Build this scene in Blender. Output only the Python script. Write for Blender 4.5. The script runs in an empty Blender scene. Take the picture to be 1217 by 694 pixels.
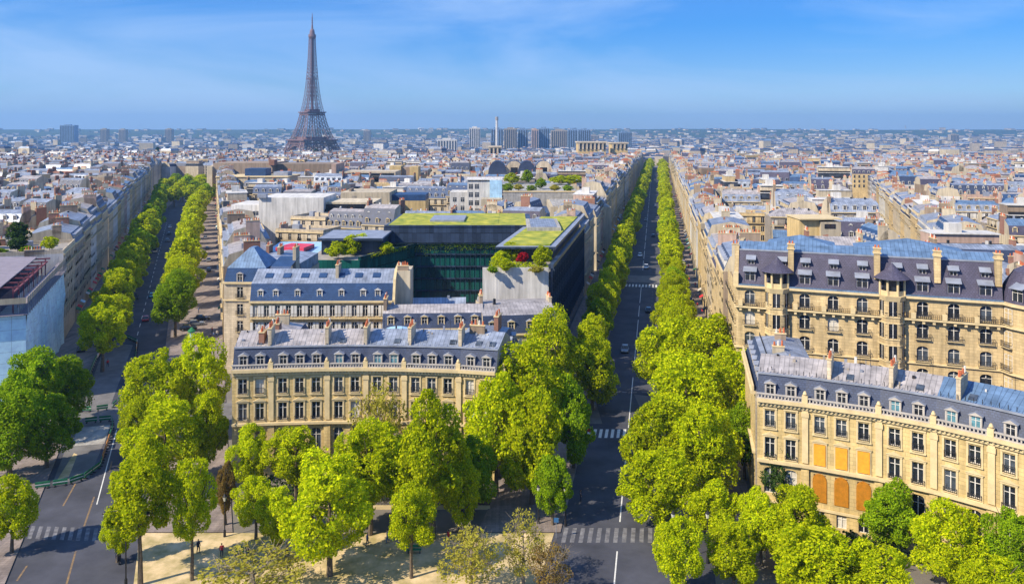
import bpy, math, random
import numpy as np
from mathutils import Vector

# ------------------------------------------------------------------ camera, light, exposure
sc = bpy.context.scene
COL = sc.collection
H0 = 51.6            # the viewing terrace is about fifty metres above the street
FPX = 960.0          # focal length in photo pixels (photo 1217 px wide)
cam_d = bpy.data.cameras.new('camera')
cam = bpy.data.objects.new('camera', cam_d); COL.objects.link(cam)
cam.location = (0, 0, H0)
cam.rotation_euler = (math.radians(90), 0, 0)
cam_d.sensor_width = 36.0
cam_d.lens = 36.0 * FPX / 1217.0
cam_d.shift_y = -(347.0 - 157.0) / 1217.0
cam_d.clip_start = 0.5
cam_d.clip_end = 60000
sc.camera = cam

SUN_EL = math.radians(40)
SH = Vector((0.86, 0.51))       # the way shadows fall on the ground
world = bpy.data.worlds.new('World'); sc.world = world
world.use_nodes = True
wn = world.node_tree; wn.nodes.clear()
wo = wn.nodes.new('ShaderNodeOutputWorld')
bg = wn.nodes.new('ShaderNodeBackground'); bg.inputs['Strength'].default_value = 0.115
sky = wn.nodes.new('ShaderNodeTexSky'); sky.sky_type = 'NISHITA'; sky.sun_disc = False
sky.sun_elevation = SUN_EL
sun_dir = Vector((-SH.x * math.cos(SUN_EL), -SH.y * math.cos(SUN_EL), math.sin(SUN_EL)))
sky.sun_rotation = math.atan2(sun_dir.x, sun_dir.y)
sky.air_density = 1.0; sky.dust_density = 0.4; sky.ozone_density = 4.0; sky.altitude = 60
hs = wn.nodes.new('ShaderNodeHueSaturation'); hs.inputs['Saturation'].default_value = 1.85
hs.inputs['Value'].default_value = 0.88; hs.inputs['Hue'].default_value = 0.521
wn.links.new(sky.outputs[0], hs.inputs['Color'])
flat_ = wn.nodes.new('ShaderNodeMixRGB'); flat_.inputs[0].default_value = .52; flat_.inputs[2].default_value = (1.05, 2.45, 5.6, 1)
wn.links.new(hs.outputs[0], flat_.inputs[1])
tc = wn.nodes.new('ShaderNodeTexCoord')
mp = wn.nodes.new('ShaderNodeMapping'); mp.inputs['Scale'].default_value = (1.0, 1.0, 4.2)
mp.inputs['Rotation'].default_value = (0.0, 0.30, 0.2)
mp.inputs['Location'].default_value = (0.35, 0.0, 0.2)
nz = wn.nodes.new('ShaderNodeTexNoise'); nz.inputs['Scale'].default_value = 2.1
nz.inputs['Detail'].default_value = 9; nz.inputs['Roughness'].default_value = 0.55
nz.inputs['Distortion'].default_value = 0.6
cr = wn.nodes.new('ShaderNodeValToRGB')
cr.color_ramp.elements[0].position = 0.44; cr.color_ramp.elements[0].color = (0, 0, 0, 1)
cr.color_ramp.elements[1].position = 0.66; cr.color_ramp.elements[1].color = (0.5, 0.5, 0.5, 1)
mx = wn.nodes.new('ShaderNodeMixRGB'); mx.inputs[2].default_value = (3.4, 4.6, 6.6, 1)
wn.links.new(tc.outputs['Generated'], mp.inputs[0]); wn.links.new(mp.outputs[0], nz.inputs[0])
wn.links.new(nz.outputs[0], cr.inputs[0]); wn.links.new(cr.outputs[0], mx.inputs[0])
wn.links.new(flat_.outputs[0], mx.inputs[1]); wn.links.new(mx.outputs[0], bg.inputs[0])
wn.links.new(bg.outputs[0], wo.inputs[0])

sl = bpy.data.lights.new('sun', 'SUN'); sl.energy = 5.0; sl.angle = math.radians(0.5)
sl.color = (1.0, 0.87, 0.66)
sun = bpy.data.objects.new('sun', sl); COL.objects.link(sun)
sun.rotation_euler = (-sun_dir).to_track_quat('-Z', 'Y').to_euler()
sun.location = (-60, -40, 160)

sc.view_settings.view_transform = 'Standard'
try: sc.view_settings.look = 'None'
except Exception: pass
sc.view_settings.exposure = 0.58
sc.view_settings.gamma = 1.0
sc.view_settings.use_curve_mapping = False
sc.render.engine = 'CYCLES'
cy = sc.cycles
cy.max_bounces = 5; cy.diffuse_bounces = 2; cy.glossy_bounces = 2; cy.transmission_bounces = 2
cy.volume_bounces = 0; cy.transparent_max_bounces = 4
cy.use_denoising = True
cy.caustics_reflective = False; cy.caustics_refractive = False
R = random.Random(11)

# ------------------------------------------------------------------ materials
MATS = {}
def _new(name):
    m = bpy.data.materials.new(name); m.use_nodes = True; MATS[name] = m
    nt = m.node_tree; b = nt.nodes['Principled BSDF']
    return m, nt, b
def N(nt, t, **kw):
    n = nt.nodes.new(t)
    for k, v in kw.items():
        if k.startswith('_'): setattr(n, k[1:], v)
        else: n.inputs[k.replace('~', ' ')].default_value = v
    return n
def math_node(nt, op, a, b=None, c=None):
    n = nt.nodes.new('ShaderNodeMath'); n.operation = op
    for i, x in enumerate((a, b, c)):
        if x is None: continue
        if isinstance(x, (int, float)): n.inputs[i].default_value = x
        else: nt.links.new(x, n.inputs[i])
    return n.outputs[0]
def mul_col(nt, col, fac):
    n = nt.nodes.new('ShaderNodeVectorMath'); n.operation = 'SCALE'
    nt.links.new(col, n.inputs[0])
    if isinstance(fac, (int, float)): n.inputs['Scale'].default_value = fac
    else: nt.links.new(fac, n.inputs['Scale'])
    return n.outputs[0]
def pmat(name, col, rough=.8, var=.14, scale=.4, metal=0.0, kind=None, objvar=.0, spec=.35, col2=None, bump=0):
    m, nt, b = _new(name)
    geo = nt.nodes.new('ShaderNodeNewGeometry')
    n1 = N(nt, 'ShaderNodeTexNoise', Scale=scale, Detail=5.0, Roughness=.62)
    nt.links.new(geo.outputs['Position'], n1.inputs['Vector'])
    mxr = nt.nodes.new('ShaderNodeMixRGB')
    c2 = col2 or tuple(min(1, c * (1 + var)) for c in col)
    c1 = tuple(c * (1 - var) for c in col) if not col2 else col
    mxr.inputs[1].default_value = (*c1, 1); mxr.inputs[2].default_value = (*c2, 1)
    rmp = N(nt, 'ShaderNodeMapRange'); rmp.inputs[1].default_value = .32; rmp.inputs[2].default_value = .68
    nt.links.new(n1.outputs[0], rmp.inputs[0]); nt.links.new(rmp.outputs[0], mxr.inputs[0])
    out = mxr.outputs[0]
    uvn = nt.nodes.new('ShaderNodeUVMap'); sep = nt.nodes.new('ShaderNodeSeparateXYZ')
    nt.links.new(uvn.outputs[0], sep.inputs[0])
    U, V = sep.outputs[0], sep.outputs[1]
    hgt = None
    if kind == 'seams':
        fr = math_node(nt, 'FRACT', math_node(nt, 'DIVIDE', U, 0.65))
        ln = math_node(nt, 'LESS_THAN', fr, 0.13)
        fl = math_node(nt, 'FLOOR', math_node(nt, 'DIVIDE', U, 0.65))
        fv = math_node(nt, 'FLOOR', math_node(nt, 'DIVIDE', V, 2.0))
        wnz = nt.nodes.new('ShaderNodeTexWhiteNoise'); wnz.noise_dimensions = '2D'
        cmb = nt.nodes.new('ShaderNodeCombineXYZ'); nt.links.new(fl, cmb.inputs[0]); nt.links.new(fv, cmb.inputs[1])
        nt.links.new(cmb.outputs[0], wnz.inputs['Vector'])
        f = math_node(nt, 'MULTIPLY_ADD', wnz.outputs[0], 0.22, 0.90)
        f = math_node(nt, 'MULTIPLY', f, math_node(nt, 'MULTIPLY_ADD', ln, -0.38, 1.0))
        lv = math_node(nt, 'LESS_THAN', math_node(nt, 'FRACT', math_node(nt, 'DIVIDE', V, 2.0)), 0.04)
        f = math_node(nt, 'MULTIPLY', f, math_node(nt, 'MULTIPLY_ADD', lv, -0.25, 1.0))
        out = mul_col(nt, out, f); hgt = ln
    if kind in ('stone', 'slate', 'brick'):
        bt = nt.nodes.new('ShaderNodeTexBrick')
        s = {'stone': (1.1, .48, .03), 'slate': (.42, .3, .04), 'brick': (.5, .16, .03)}[kind]
        bt.inputs['Scale'].default_value = 1.0
        bt.inputs['Brick Width'].default_value = s[0]; bt.inputs['Row Height'].default_value = s[1]
        bt.inputs['Mortar Size'].default_value = s[2]; bt.inputs['Bias'].default_value = 0
        lo = {'stone': .88, 'slate': .78, 'brick': .75}[kind]
        bt.inputs['Color1'].default_value = (lo, lo, lo, 1); bt.inputs['Color2'].default_value = (1.08,) * 3 + (1,)
        bt.inputs['Mortar'].default_value = ({'stone': .72, 'slate': .6, 'brick': 1.15}[kind],) * 3 + (1,)
        nt.links.new(uvn.outputs[0], bt.inputs['Vector'])
        vm = nt.nodes.new('ShaderNodeVectorMath'); vm.operation = 'MULTIPLY'
        nt.links.new(out, vm.inputs[0]); nt.links.new(bt.outputs[0], vm.inputs[1]); out = vm.outputs[0]
    if kind in ('stone', 'plaster', 'streak'):
        # rain streaks: noise stretched down the wall
        mpp = nt.nodes.new('ShaderNodeMapping'); mpp.inputs['Scale'].default_value = (1.1, .09, 1)
        nt.links.new(uvn.outputs[0], mpp.inputs[0])
        n2 = N(nt, 'ShaderNodeTexNoise', Scale=1.0, Detail=4.0, Roughness=.6)
        nt.links.new(mpp.outputs[0], n2.inputs['Vector'])
        r2 = N(nt, 'ShaderNodeMapRange'); r2.inputs[1].default_value = .4; r2.inputs[2].default_value = .72
        r2.inputs[3].default_value = 1.05; r2.inputs[4].default_value = .64
        nt.links.new(n2.outputs[0], r2.inputs[0]); out = mul_col(nt, out, r2.outputs[0])
    if kind == 'sheet':
        l1 = math_node(nt, 'LESS_THAN', math_node(nt, 'FRACT', math_node(nt, 'DIVIDE', U, 2.6)), .045)
        l2 = math_node(nt, 'LESS_THAN', math_node(nt, 'FRACT', math_node(nt, 'DIVIDE', V, 2.05)), .05)
        out = mul_col(nt, out, math_node(nt, 'MULTIPLY_ADD', math_node(nt, 'MAXIMUM', l1, l2), -.3, 1.0))
    if kind == 'panels':
        fr = math_node(nt, 'LESS_THAN', math_node(nt, 'FRACT', math_node(nt, 'DIVIDE', U, 1.2)), .07)
        fr2 = math_node(nt, 'LESS_THAN', math_node(nt, 'FRACT', math_node(nt, 'DIVIDE', V, 3.3)), .08)
        f = math_node(nt, 'MULTIPLY_ADD', math_node(nt, 'MAXIMUM', fr, fr2), -.55, 1.0)
        wz = nt.nodes.new('ShaderNodeTexWhiteNoise'); wz.noise_dimensions = '2D'
        cmb = nt.nodes.new('ShaderNodeCombineXYZ')
        nt.links.new(math_node(nt, 'FLOOR', math_node(nt, 'DIVIDE', U, 1.2)), cmb.inputs[0])
        nt.links.new(math_node(nt, 'FLOOR', math_node(nt, 'DIVIDE', V, 3.3)), cmb.inputs[1])
        nt.links.new(cmb.outputs[0], wz.inputs['Vector'])
        f = math_node(nt, 'MULTIPLY', f, math_node(nt, 'MULTIPLY_ADD', wz.outputs[0], .7, .6))
        out = mul_col(nt, out, f)
    if objvar:
        oi = nt.nodes.new('ShaderNodeObjectInfo')
        out = mul_col(nt, out, math_node(nt, 'MULTIPLY_ADD', oi.outputs['Random'], 2 * objvar, 1 - objvar))
    nt.links.new(out, b.inputs['Base Color'])
    b.inputs['Roughness'].default_value = rough; b.inputs['Metallic'].default_value = metal
    b.inputs['Specular IOR Level'].default_value = spec
    if bump:
        bp = nt.nodes.new('ShaderNodeBump'); bp.inputs['Strength'].default_value = bump; bp.inputs['Distance'].default_value = .05
        nt.links.new(n1.outputs[0] if hgt is None else hgt, bp.inputs['Height']); nt.links.new(bp.outputs[0], b.inputs['Normal'])
    return m
pmat('limestone', (.60, .455, .21), kind='stone', scale=.25)
pmat('balustrade_stone', (.42, .39, .36), scale=.8)
pmat('limestone_trim', (.61, .49, .28), scale=.8)
pmat('limestone_warm', (.60, .46, .25), kind='stone', scale=.2, objvar=.08)
pmat('limestone_pale', (.58, .49, .36), kind='stone', scale=.2, objvar=.10)
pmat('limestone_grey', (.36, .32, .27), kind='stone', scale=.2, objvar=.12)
pmat('plaster_cream', (.52, .45, .33), kind='plaster', scale=.15, objvar=.14)
pmat('plaster_white', (.60, .59, .57), kind='plaster', scale=.15, objvar=.08)
pmat('plaster_brown', (.30, .23, .17), kind='plaster', scale=.2, objvar=.15)
pmat('plaster_pink', (.46, .33, .27), kind='plaster', scale=.2, objvar=.12)
pmat('plaster_yellow', (.56, .42, .20), kind='plaster', scale=.2, objvar=.1)
pmat('brick_red', (.27, .14, .10), kind='brick', scale=.4, objvar=.1)
pmat('zinc', (.27, .31, .39), rough=.5, metal=.25, kind='seams', scale=.5, objvar=.10, bump=.4, var=.36)
pmat('zinc_warm', (.37, .345, .345), rough=.55, metal=.15, kind='seams', scale=.5, objvar=.10, bump=.4, var=.34)
pmat('zinc_blue', (.12, .20, .33), rough=.5, metal=.1, kind='seams', scale=.5, objvar=.08, bump=.4, var=.3)
pmat('zinc_plain', (.29, .32, .39), rough=.5, metal=.25, scale=.6, var=.22)
pmat('slate', (.042, .062, .125), rough=.55, kind='slate', scale=.35, objvar=.12, var=.22, spec=.4)
pmat('slate_purple', (.08, .075, .125), rough=.6, kind='slate', scale=.35, var=.2)
pmat('slate_blue', (.03, .075, .19), rough=.5, kind='slate', scale=.35, var=.22)
pmat('roof_gravel', (.30, .28, .26), scale=.6, var=.22, objvar=.15)
pmat('roof_tile', (.33, .15, .09), kind='slate', scale=.5, objvar=.12)
pmat('terracotta', (.45, .13, .06), scale=2, var=.25)
pmat('glass_dark', (.018, .022, .032), rough=.12, scale=1.2, var=.5, spec=.6)
pmat('glass_far', (.045, .055, .075), rough=.35, scale=.3, var=.5, spec=.4)
pmat('glass_sky', (.10, .24, .30), rough=.12, scale=1.2, var=.4, spec=.7)
pmat('glass_mid', (.06, .075, .10), rough=.15, scale=1.2, var=.5, spec=.6)
pmat('window_paint', (.62, .60, .56), rough=.5, scale=2)
pmat('curtain', (.55, .52, .46), scale=3)
pmat('iron_black', (.02, .02, .024), rough=.5, scale=2)
pmat('board_orange', (.78, .34, .03), scale=2.2, var=.14)
pmat('asphalt', (.060, .063, .082), rough=.85, scale=.16, var=.34, bump=.1)
pmat('asphalt_light', (.15, .145, .145), rough=.85, scale=.4, var=.25)
pmat('paving', (.26, .215, .20), rough=.85, kind='stone', scale=.3, var=.2)
pmat('kerb_stone', (.32, .30, .28), scale=1)
pmat('ground_fill', (.17, .155, .14), scale=.1, var=.2)
pmat('sand_path', (.30, .25, .10), scale=.42, col2=(.72, .55, .33))
pmat('dry_grass', (.34, .31, .07), scale=.8, var=.4)
pmat('leaf_litter', (.30, .14, .05), scale=1.5, var=.4)
pmat('road_paint', (.62, .62, .60), scale=2.5, var=.22)
pmat('worn_paint', (.085, .085, .10), scale=1.1, col2=(.23, .23, .25))
pmat('ochre_paint', (.12, .095, .08), scale=1.6, col2=(.30, .19, .08))
pmat('concrete', (.36, .35, .33), scale=.6, var=.2, kind='plaster')
pmat('navy_metal', (.028, .045, .085), rough=.4, kind='panels', scale=.3, spec=.5)
pmat('green_glass', (.008, .085, .075), rough=.22, kind='panels', scale=.3, spec=.6)
pmat('black_glass', (.03, .035, .055), rough=.15, kind='panels', scale=.3, spec=.6)
pmat('sedum', (.13, .20, .02), scale=.32, col2=(.50, .46, .05))
pmat('scaffold_sheet', (.50, .74, .97), rough=.6, scale=.5, kind='sheet', var=.2)
pmat('scaffold_red', (.20, .06, .08), scale=1)
pmat('scaffold_deck', (.26, .23, .27), scale=.7)
pmat('tower_iron', (.18, .115, .125), rough=.6, scale=.05)
pmat('bark', (.13, .10, .07), scale=3, var=.35)
pmat('bark_pale', (.24, .20, .15), scale=2, var=.35)
pmat('awning_red', (.50, .03, .04), scale=2)
pmat('far_blue_glass', (.20, .30, .46), rough=.4, kind='panels', scale=.02)
pmat('car_white', (.75, .76, .78), rough=.25, scale=1, var=.03, spec=.6)
pmat('car_black', (.015, .016, .02), rough=.2, scale=1, var=.1, spec=.6)
pmat('car_grey', (.20, .22, .25), rough=.25, scale=1, var=.05, spec=.6)
pmat('car_red', (.40, .02, .02), rough=.25, scale=1, var=.05, spec=.6)
pmat('car_blue', (.05, .16, .35), rough=.25, scale=1, var=.05, spec=.6)
pmat('car_teal', (.10, .38, .48), rough=.25, scale=1, var=.05, spec=.6)
pmat('rubber', (.02, .02, .02), rough=.9, scale=3)
pmat('barrier_green', (.02, .16, .07), scale=2)
pmat('barrier_orange', (.50, .22, .05), scale=2)
pmat('barrier_white', (.62, .62, .60), scale=2)
pmat('skin', (.45, .28, .20), scale=4); pmat('cloth_dark', (.03, .03, .05), scale=4)
pmat('cloth_blue', (.08, .12, .25), scale=4); pmat('cloth_pale', (.5, .48, .45), scale=4)
pmat('hair', (.03, .02, .015), scale=4)
pmat('tent_blue', (.38, .60, .80), rough=.3, scale=.4, kind='seams', spec=.6)
pmat('tent_red', (.62, .05, .09), rough=.5, scale=.4)
pmat('lamp_glass', (.6, .6, .55), rough=.3, scale=3)

def leafmat(name, c1, c2, trans=.45, objvar=.12):
    m, nt, b = _new(name)
    geo = nt.nodes.new('ShaderNodeNewGeometry')
    mxr = nt.nodes.new('ShaderNodeMixRGB'); mxr.inputs[1].default_value = (*c1, 1); mxr.inputs[2].default_value = (*c2, 1)
    nt.links.new(geo.outputs['Random Per Island'], mxr.inputs[0])
    nz = N(nt, 'ShaderNodeTexNoise', Scale=.22, Detail=2.0)
    nt.links.new(geo.outputs['Position'], nz.inputs['Vector'])
    f = math_node(nt, 'MULTIPLY_ADD', nz.outputs[0], .7, .65)
    oi = nt.nodes.new('ShaderNodeObjectInfo')
    f = math_node(nt, 'MULTIPLY', f, math_node(nt, 'MULTIPLY_ADD', oi.outputs['Random'], 2 * objvar, 1 - objvar))
    out = mul_col(nt, mxr.outputs[0], f)
    nt.nodes.remove(b)
    d = nt.nodes.new('ShaderNodeBsdfDiffuse'); t = nt.nodes.new('ShaderNodeBsdfTranslucent')
    ms = nt.nodes.new('ShaderNodeMixShader'); ms.inputs[0].default_value = trans
    nt.links.new(out, d.inputs[0]); nt.links.new(out, t.inputs[0])
    nt.links.new(d.outputs[0], ms.inputs[1]); nt.links.new(t.outputs[0], ms.inputs[2])
    nt.links.new(ms.outputs[0], nt.nodes['Material Output'].inputs[0])
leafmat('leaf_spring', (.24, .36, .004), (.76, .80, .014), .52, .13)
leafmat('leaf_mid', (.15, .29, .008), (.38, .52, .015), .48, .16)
leafmat('leaf_dark', (.035, .075, .02), (.08, .14, .03), .3)
leafmat('leaf_yellow', (.36, .36, .04), (.52, .46, .08), .45)
leafmat('leaf_brown', (.20, .12, .05), (.34, .26, .06), .4)
leafmat('leaf_red', (.30, .01, .02), (.5, .03, .05), .3)

# ------------------------------------------------------------------ mesh helpers
class MB:
    def __init__(s): s.v = []; s.f = []; s.m = []
    def poly(s, pts, m):
        i = len(s.v); s.v.extend(pts); s.f.append(tuple(range(i, i + len(pts)))); s.m.append(m)
    def box8(s, p, m, skip=()):
        i = len(s.v); s.v.extend(p)
        for k, q in enumerate(((0, 3, 2, 1), (4, 5, 6, 7), (0, 1, 5, 4), (1, 2, 6, 5), (2, 3, 7, 6), (3, 0, 4, 7))):
            if k in skip: continue
            s.f.append(tuple(i + j for j in q)); s.m.append(m)
    def box(s, x0, x1, y0, y1, z0, z1, m, skip=()):
        s.box8([(x0, y0, z0), (x1, y0, z0), (x1, y1, z0), (x0, y1, z0), (x0, y0, z1), (x1, y0, z1), (x1, y1, z1), (x0, y1, z1)], m, skip)
    def fbox(s, F, a0, a1, b0, b1, z0, z1, m, skip=()):
        P = F.P
        s.box8([P(a0, b0, z0), P(a1, b0, z0), P(a1, b1, z0), P(a0, b1, z0), P(a0, b0, z1), P(a1, b0, z1), P(a1, b1, z1), P(a0, b1, z1)], m, skip)
    def prism(s, pts, z0, z1, m, mt=None, bottom=False):
        n = len(pts)
        for k in range(n):
            a, b = pts[k], pts[(k + 1) % n]
            s.poly([(a[0], a[1], z0), (b[0], b[1], z0), (b[0], b[1], z1), (a[0], a[1], z1)], m)
        s.poly([(p[0], p[1], z1) for p in pts], mt or m)
        if bottom: s.poly([(p[0], p[1], z0) for p in reversed(pts)], m)
    def cyl(s, c, r0, r1, z0, z1, m, n=8, cap=True):
        A = [(c[0] + r0 * math.cos(2 * math.pi * k / n), c[1] + r0 * math.sin(2 * math.pi * k / n), z0) for k in range(n)]
        B = [(c[0] + r1 * math.cos(2 * math.pi * k / n), c[1] + r1 * math.sin(2 * math.pi * k / n), z1) for k in range(n)]
        for k in range(n): s.poly([A[k], A[(k + 1) % n], B[(k + 1) % n], B[k]], m)
        if cap: s.poly(B, m)
    def tube(s, p, q, r0, r1, m, n=4):
        p = Vector(p); q = Vector(q); d = (q - p).normalized()
        u = d.cross(Vector((0, 0, 1)) if abs(d.z) < .95 else Vector((1, 0, 0))).normalized(); w = d.cross(u)
        A = [p + (u * math.cos(2 * math.pi * (k + .5) / n) + w * math.sin(2 * math.pi * (k + .5) / n)) * r0 for k in range(n)]
        B = [q + (u * math.cos(2 * math.pi * (k + .5) / n) + w * math.sin(2 * math.pi * (k + .5) / n)) * r1 for k in range(n)]
        for k in range(n): s.poly([tuple(A[k]), tuple(A[(k + 1) % n]), tuple(B[(k + 1) % n]), tuple(B[k])], m)
        s.poly([tuple(x) for x in B], m)
    def ell(s, c, rx, ry, rz, m, nu=10, nv=6, half=False):
        lo = 0 if half else -math.pi / 2
        G = [[(c[0] + rx * math.cos(t) * math.cos(p), c[1] + ry * math.cos(t) * math.sin(p), c[2] + rz * math.sin(t))
              for p in [2 * math.pi * i / nu for i in range(nu)]] for t in [lo + (math.pi / 2 - lo) * j / nv for j in range(nv + 1)]]
        for j in range(nv):
            for i in range(nu):
                s.poly([G[j][i], G[j][(i + 1) % nu], G[j + 1][(i + 1) % nu], G[j + 1][i]], m)
    def mesh(s, name, off=(0, 0, 0)):
        me = bpy.data.meshes.new(name)
        v = np.array(s.v, dtype=np.float64).reshape(-1, 3) - np.array(off)
        me.from_pydata(v.tolist(), [], s.f)
        names = []; idx = {}
        for x in s.m:
            if x not in idx: idx[x] = len(names); names.append(x)
        for x in names: me.materials.append(MATS[x])
        me.polygons.foreach_set('material_index', [idx[x] for x in s.m])
        add_uv(me)
        return me
def add_uv(me):
    nf = len(me.polygons); nl = len(me.loops)
    if nf == 0: return
    nrm = np.empty(nf * 3, dtype=np.float32); me.polygons.foreach_get('normal', nrm); nrm = nrm.reshape(-1, 3)
    tot = np.empty(nf, dtype=np.int32); me.polygons.foreach_get('loop_total', tot)
    vi = np.empty(nl, dtype=np.int32); me.loops.foreach_get('vertex_index', vi)
    co = np.empty(len(me.vertices) * 3, dtype=np.float32); me.vertices.foreach_get('co', co); co = co.reshape(-1, 3)
    t = np.stack([-nrm[:, 1], nrm[:, 0], np.zeros(nf)], 1); L = np.linalg.norm(t, axis=1)
    flat = L < .02
    t[flat] = (1, 0, 0); L[flat] = 1; t /= L[:, None]
    b = np.cross(nrm, t)
    fi = np.repeat(np.arange(nf), tot)
    c = co[vi]
    uv = np.stack([(c * t[fi]).sum(1), (c * b[fi]).sum(1)], 1).astype(np.float32)
    me.uv_layers.new(name='uv').data.foreach_set('uv', uv.ravel())
class Fr:
    """a frame on the ground: a runs along d, b runs to the left of d (into the building)"""
    def __init__(s, ox, oy, dx, dy):
        l = math.hypot(dx, dy); s.o = (ox, oy); s.d = (dx / l, dy / l); s.n = (-dy / l, dx / l)
        s.rz = math.atan2(dy, dx)
    def P(s, a, b, z): return (s.o[0] + a * s.d[0] + b * s.n[0], s.o[1] + a * s.d[1] + b * s.n[1], z)
    def sub(s, a, b, k=0):
        """frame at (a, b), turned k quarter turns to the left"""
        p = s.P(a, b, 0); d = [s.d, s.n, (-s.d[0], -s.d[1]), (-s.n[0], -s.n[1])][k % 4]
        return Fr(p[0], p[1], *d)
USED = set()
def tag(o, label=None, cat=None, group=None, kind=None):
    if label:
        assert group or label not in USED, label
        USED.add(label); o['label'] = label
    if cat: o['category'] = cat
    if group: o['group'] = group
    if kind: o['kind'] = kind
    return o
def empty(name, loc, label, cat, group=None, rz=0):
    o = bpy.data.objects.new(name, None); COL.objects.link(o); o.location = loc; o.rotation_euler.z = rz
    o.empty_display_size = 1
    return tag(o, label, cat, group)
def add(name, me, parent=None, loc=(0, 0, 0), rz=0, label=None):
    """link a mesh; loc is a world place when the parent is an unturned thing"""
    o = bpy.data.objects.new(name, me); COL.objects.link(o)
    if parent is not None:
        o.parent = parent
        if parent.parent is None and parent.type == 'EMPTY':
            loc = (loc[0] - parent.location.x, loc[1] - parent.location.y, loc[2] - parent.location.z)
    o.location = loc; o.rotation_euler.z = rz
    if label: o['label'] = label
    return o
def part(mb, name, parent, label=None):
    if not mb.f: return None
    L = tuple(parent.location)
    return add(name, mb.mesh(name, L), parent, L, 0, label)
def solo(mb, name, label=None, cat=None, group=None, kind=None, origin=None):
    off = origin or (0, 0, 0)
    return tag(add(name, mb.mesh(name, off), None, off), label, cat, group, kind)

# pixel -> place at height z
def at(u, v, z=0.0):
    Y = (H0 - z) * FPX / (v - 157.0)
    return ((u - 608.5) / FPX * Y, Y, z)
def AX(Y): return .183 * Y - 5.6          # axis of the right-hand avenue
def LWALL(Y): return -.40 * Y - 31.0      # the left building line of the left avenue
def RWALL(Y): return -.37 * Y + 2.5       # its right building line
def LAX(Y):
    return -.398 * Y - 15 if Y < 463 else -199.3 - .335 * (Y - 463)
# ------------------------------------------------------------------ terrain, roads
def strip_poly(fl, fr, ys): return [(fl(y), y) for y in ys], [(fr(y), y) for y in ys]
def sheet(mb, fl, fr, ys, z, m):
    for a, b in zip(ys[:-1], ys[1:]):
        mb.poly([(fl(a), a, z), (fr(a), a, z), (fr(b), b, z), (fl(b), b, z)], m)
def slab(mb, fl, fr, ys, z, m, mk='kerb_stone'):
    sheet(mb, fl, fr, ys, z, m)
    for f, s in ((fl, 1), (fr, -1)):
        for a, b in zip(ys[:-1], ys[1:]):
            q = [(f(a), a, 0), (f(a), a, z), (f(b), b, z), (f(b), b, 0)]
            mb.poly(q if s > 0 else q[::-1], mk)
def hgt(x, y):
    def sm(t): t = max(0, min(1, t)); return t * t * (3 - 2 * t)
    z = -25 * sm((y - 1250) / 500)
    n = math.sin(x * .0011 + 1.3) * .5 + math.sin(x * .00047 + y * .0003) * .8 + math.sin(x * .0031 + 2) * .2 + .25 * math.sin(x * .0061)
    z += (95 + 8 * n + (7 if x > 1500 else 0)) * sm((y - 4500) / 2900)
    return z
mb = MB()
ys = [-300, 0, 60, 120, 200, 400, 800, 1250, 1350, 1450, 1550, 1650, 1750] + list(range(2200, 4400, 550)) + list(range(4400, 12200, 300))
xs = list(range(-12000, 12001, 400))
gv = [(x, y, hgt(x, y)) for y in ys for x in xs]; W = len(xs)
mb.v = gv
for j in range(len(ys) - 1):
    for i in range(W - 1):
        mb.f.append((j * W + i, j * W + i + 1, (j + 1) * W + i + 1, (j + 1) * W + i)); mb.m.append('ground_fill' if ys[j] < 1750 else 'plain')
pmat('plain', (.02, .045, .03), scale=.006, col2=(.055, .085, .05))
solo(mb, 'ground', kind='structure')

ya = [60, 100, 140, 180, 240, 300, 400, 520, 700, 900, 1180]
mb = MB(); sheet(mb, lambda y: AX(y) - 17.8, lambda y: AX(y) + 18.2, ya, .004, 'asphalt'); solo(mb, 'road', kind='structure')
yl = [60, 100, 140, 180, 240, 300, 380, 463, 560, 700, 860]
mb = MB(); sheet(mb, lambda y: LWALL(y) + .2, lambda y: RWALL(y) - .2, yl, .006, 'asphalt'); solo(mb, 'road', kind='structure')
# cross streets
for y0, y1, xl, xr, z in ((60, 101, -160, 110, .012),):
    pass
mb = MB()
mb.poly([(-120, 139, .009), (16, 143, .009), (16, 156, .009), (-120, 152, .009)], 'asphalt_light')
mb.poly([(AX(282) - 120, 287, .009), (AX(290) + 110, 268, .009), (AX(290) + 110, 281, .009), (AX(282) - 120, 300, .009)], 'asphalt_light')
mb.poly([(24, 150, .010), (130, 112, .010), (130, 121, .010), (24, 159, .010)], 'asphalt_light')
solo(mb, 'cross_street', kind='structure')
# pavements, raised 13 cm
mb = MB()
def seg(y0, y1, ys): return [y0] + [y for y in ys if y0 < y < y1] + [y1]
for y0, y1 in ((104, 139), (158, 277), (301, 1180)):
    slab(mb, lambda y: AX(y) - 17.9, lambda y: AX(y) - 7.2, seg(y0, y1, ya), .13, 'paving')
for y0, y1 in ((104, 146), (162, 272), (290, 1180)):
    slab(mb, lambda y: AX(y) + 7.4, lambda y: AX(y) + 18.3, seg(y0, y1, ya), .13, 'paving')
solo(mb, 'pavement', kind='structure')
def lkr(y): return LAX(y) + 9.0 if y < 463 else LAX(y) + 9
def lkl(y): return LAX(y) - 6.2
mb = MB()
for y0, y1 in ((60, 138), (154, 300), (312, 860)):
    slab(mb, lkr, lambda y: RWALL(y) - .1 if y > 104 else RWALL(104), seg(max(y0, 104), y1, yl), .13, 'paving')
for y0, y1 in ((60, 138), (150, 300), (312, 860)):
    slab(mb, lambda y: LWALL(y) + .1, lambda y: lkl(y), seg(y0, y1, yl), .13, 'paving')
solo(mb, 'pavement', kind='structure')
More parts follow.
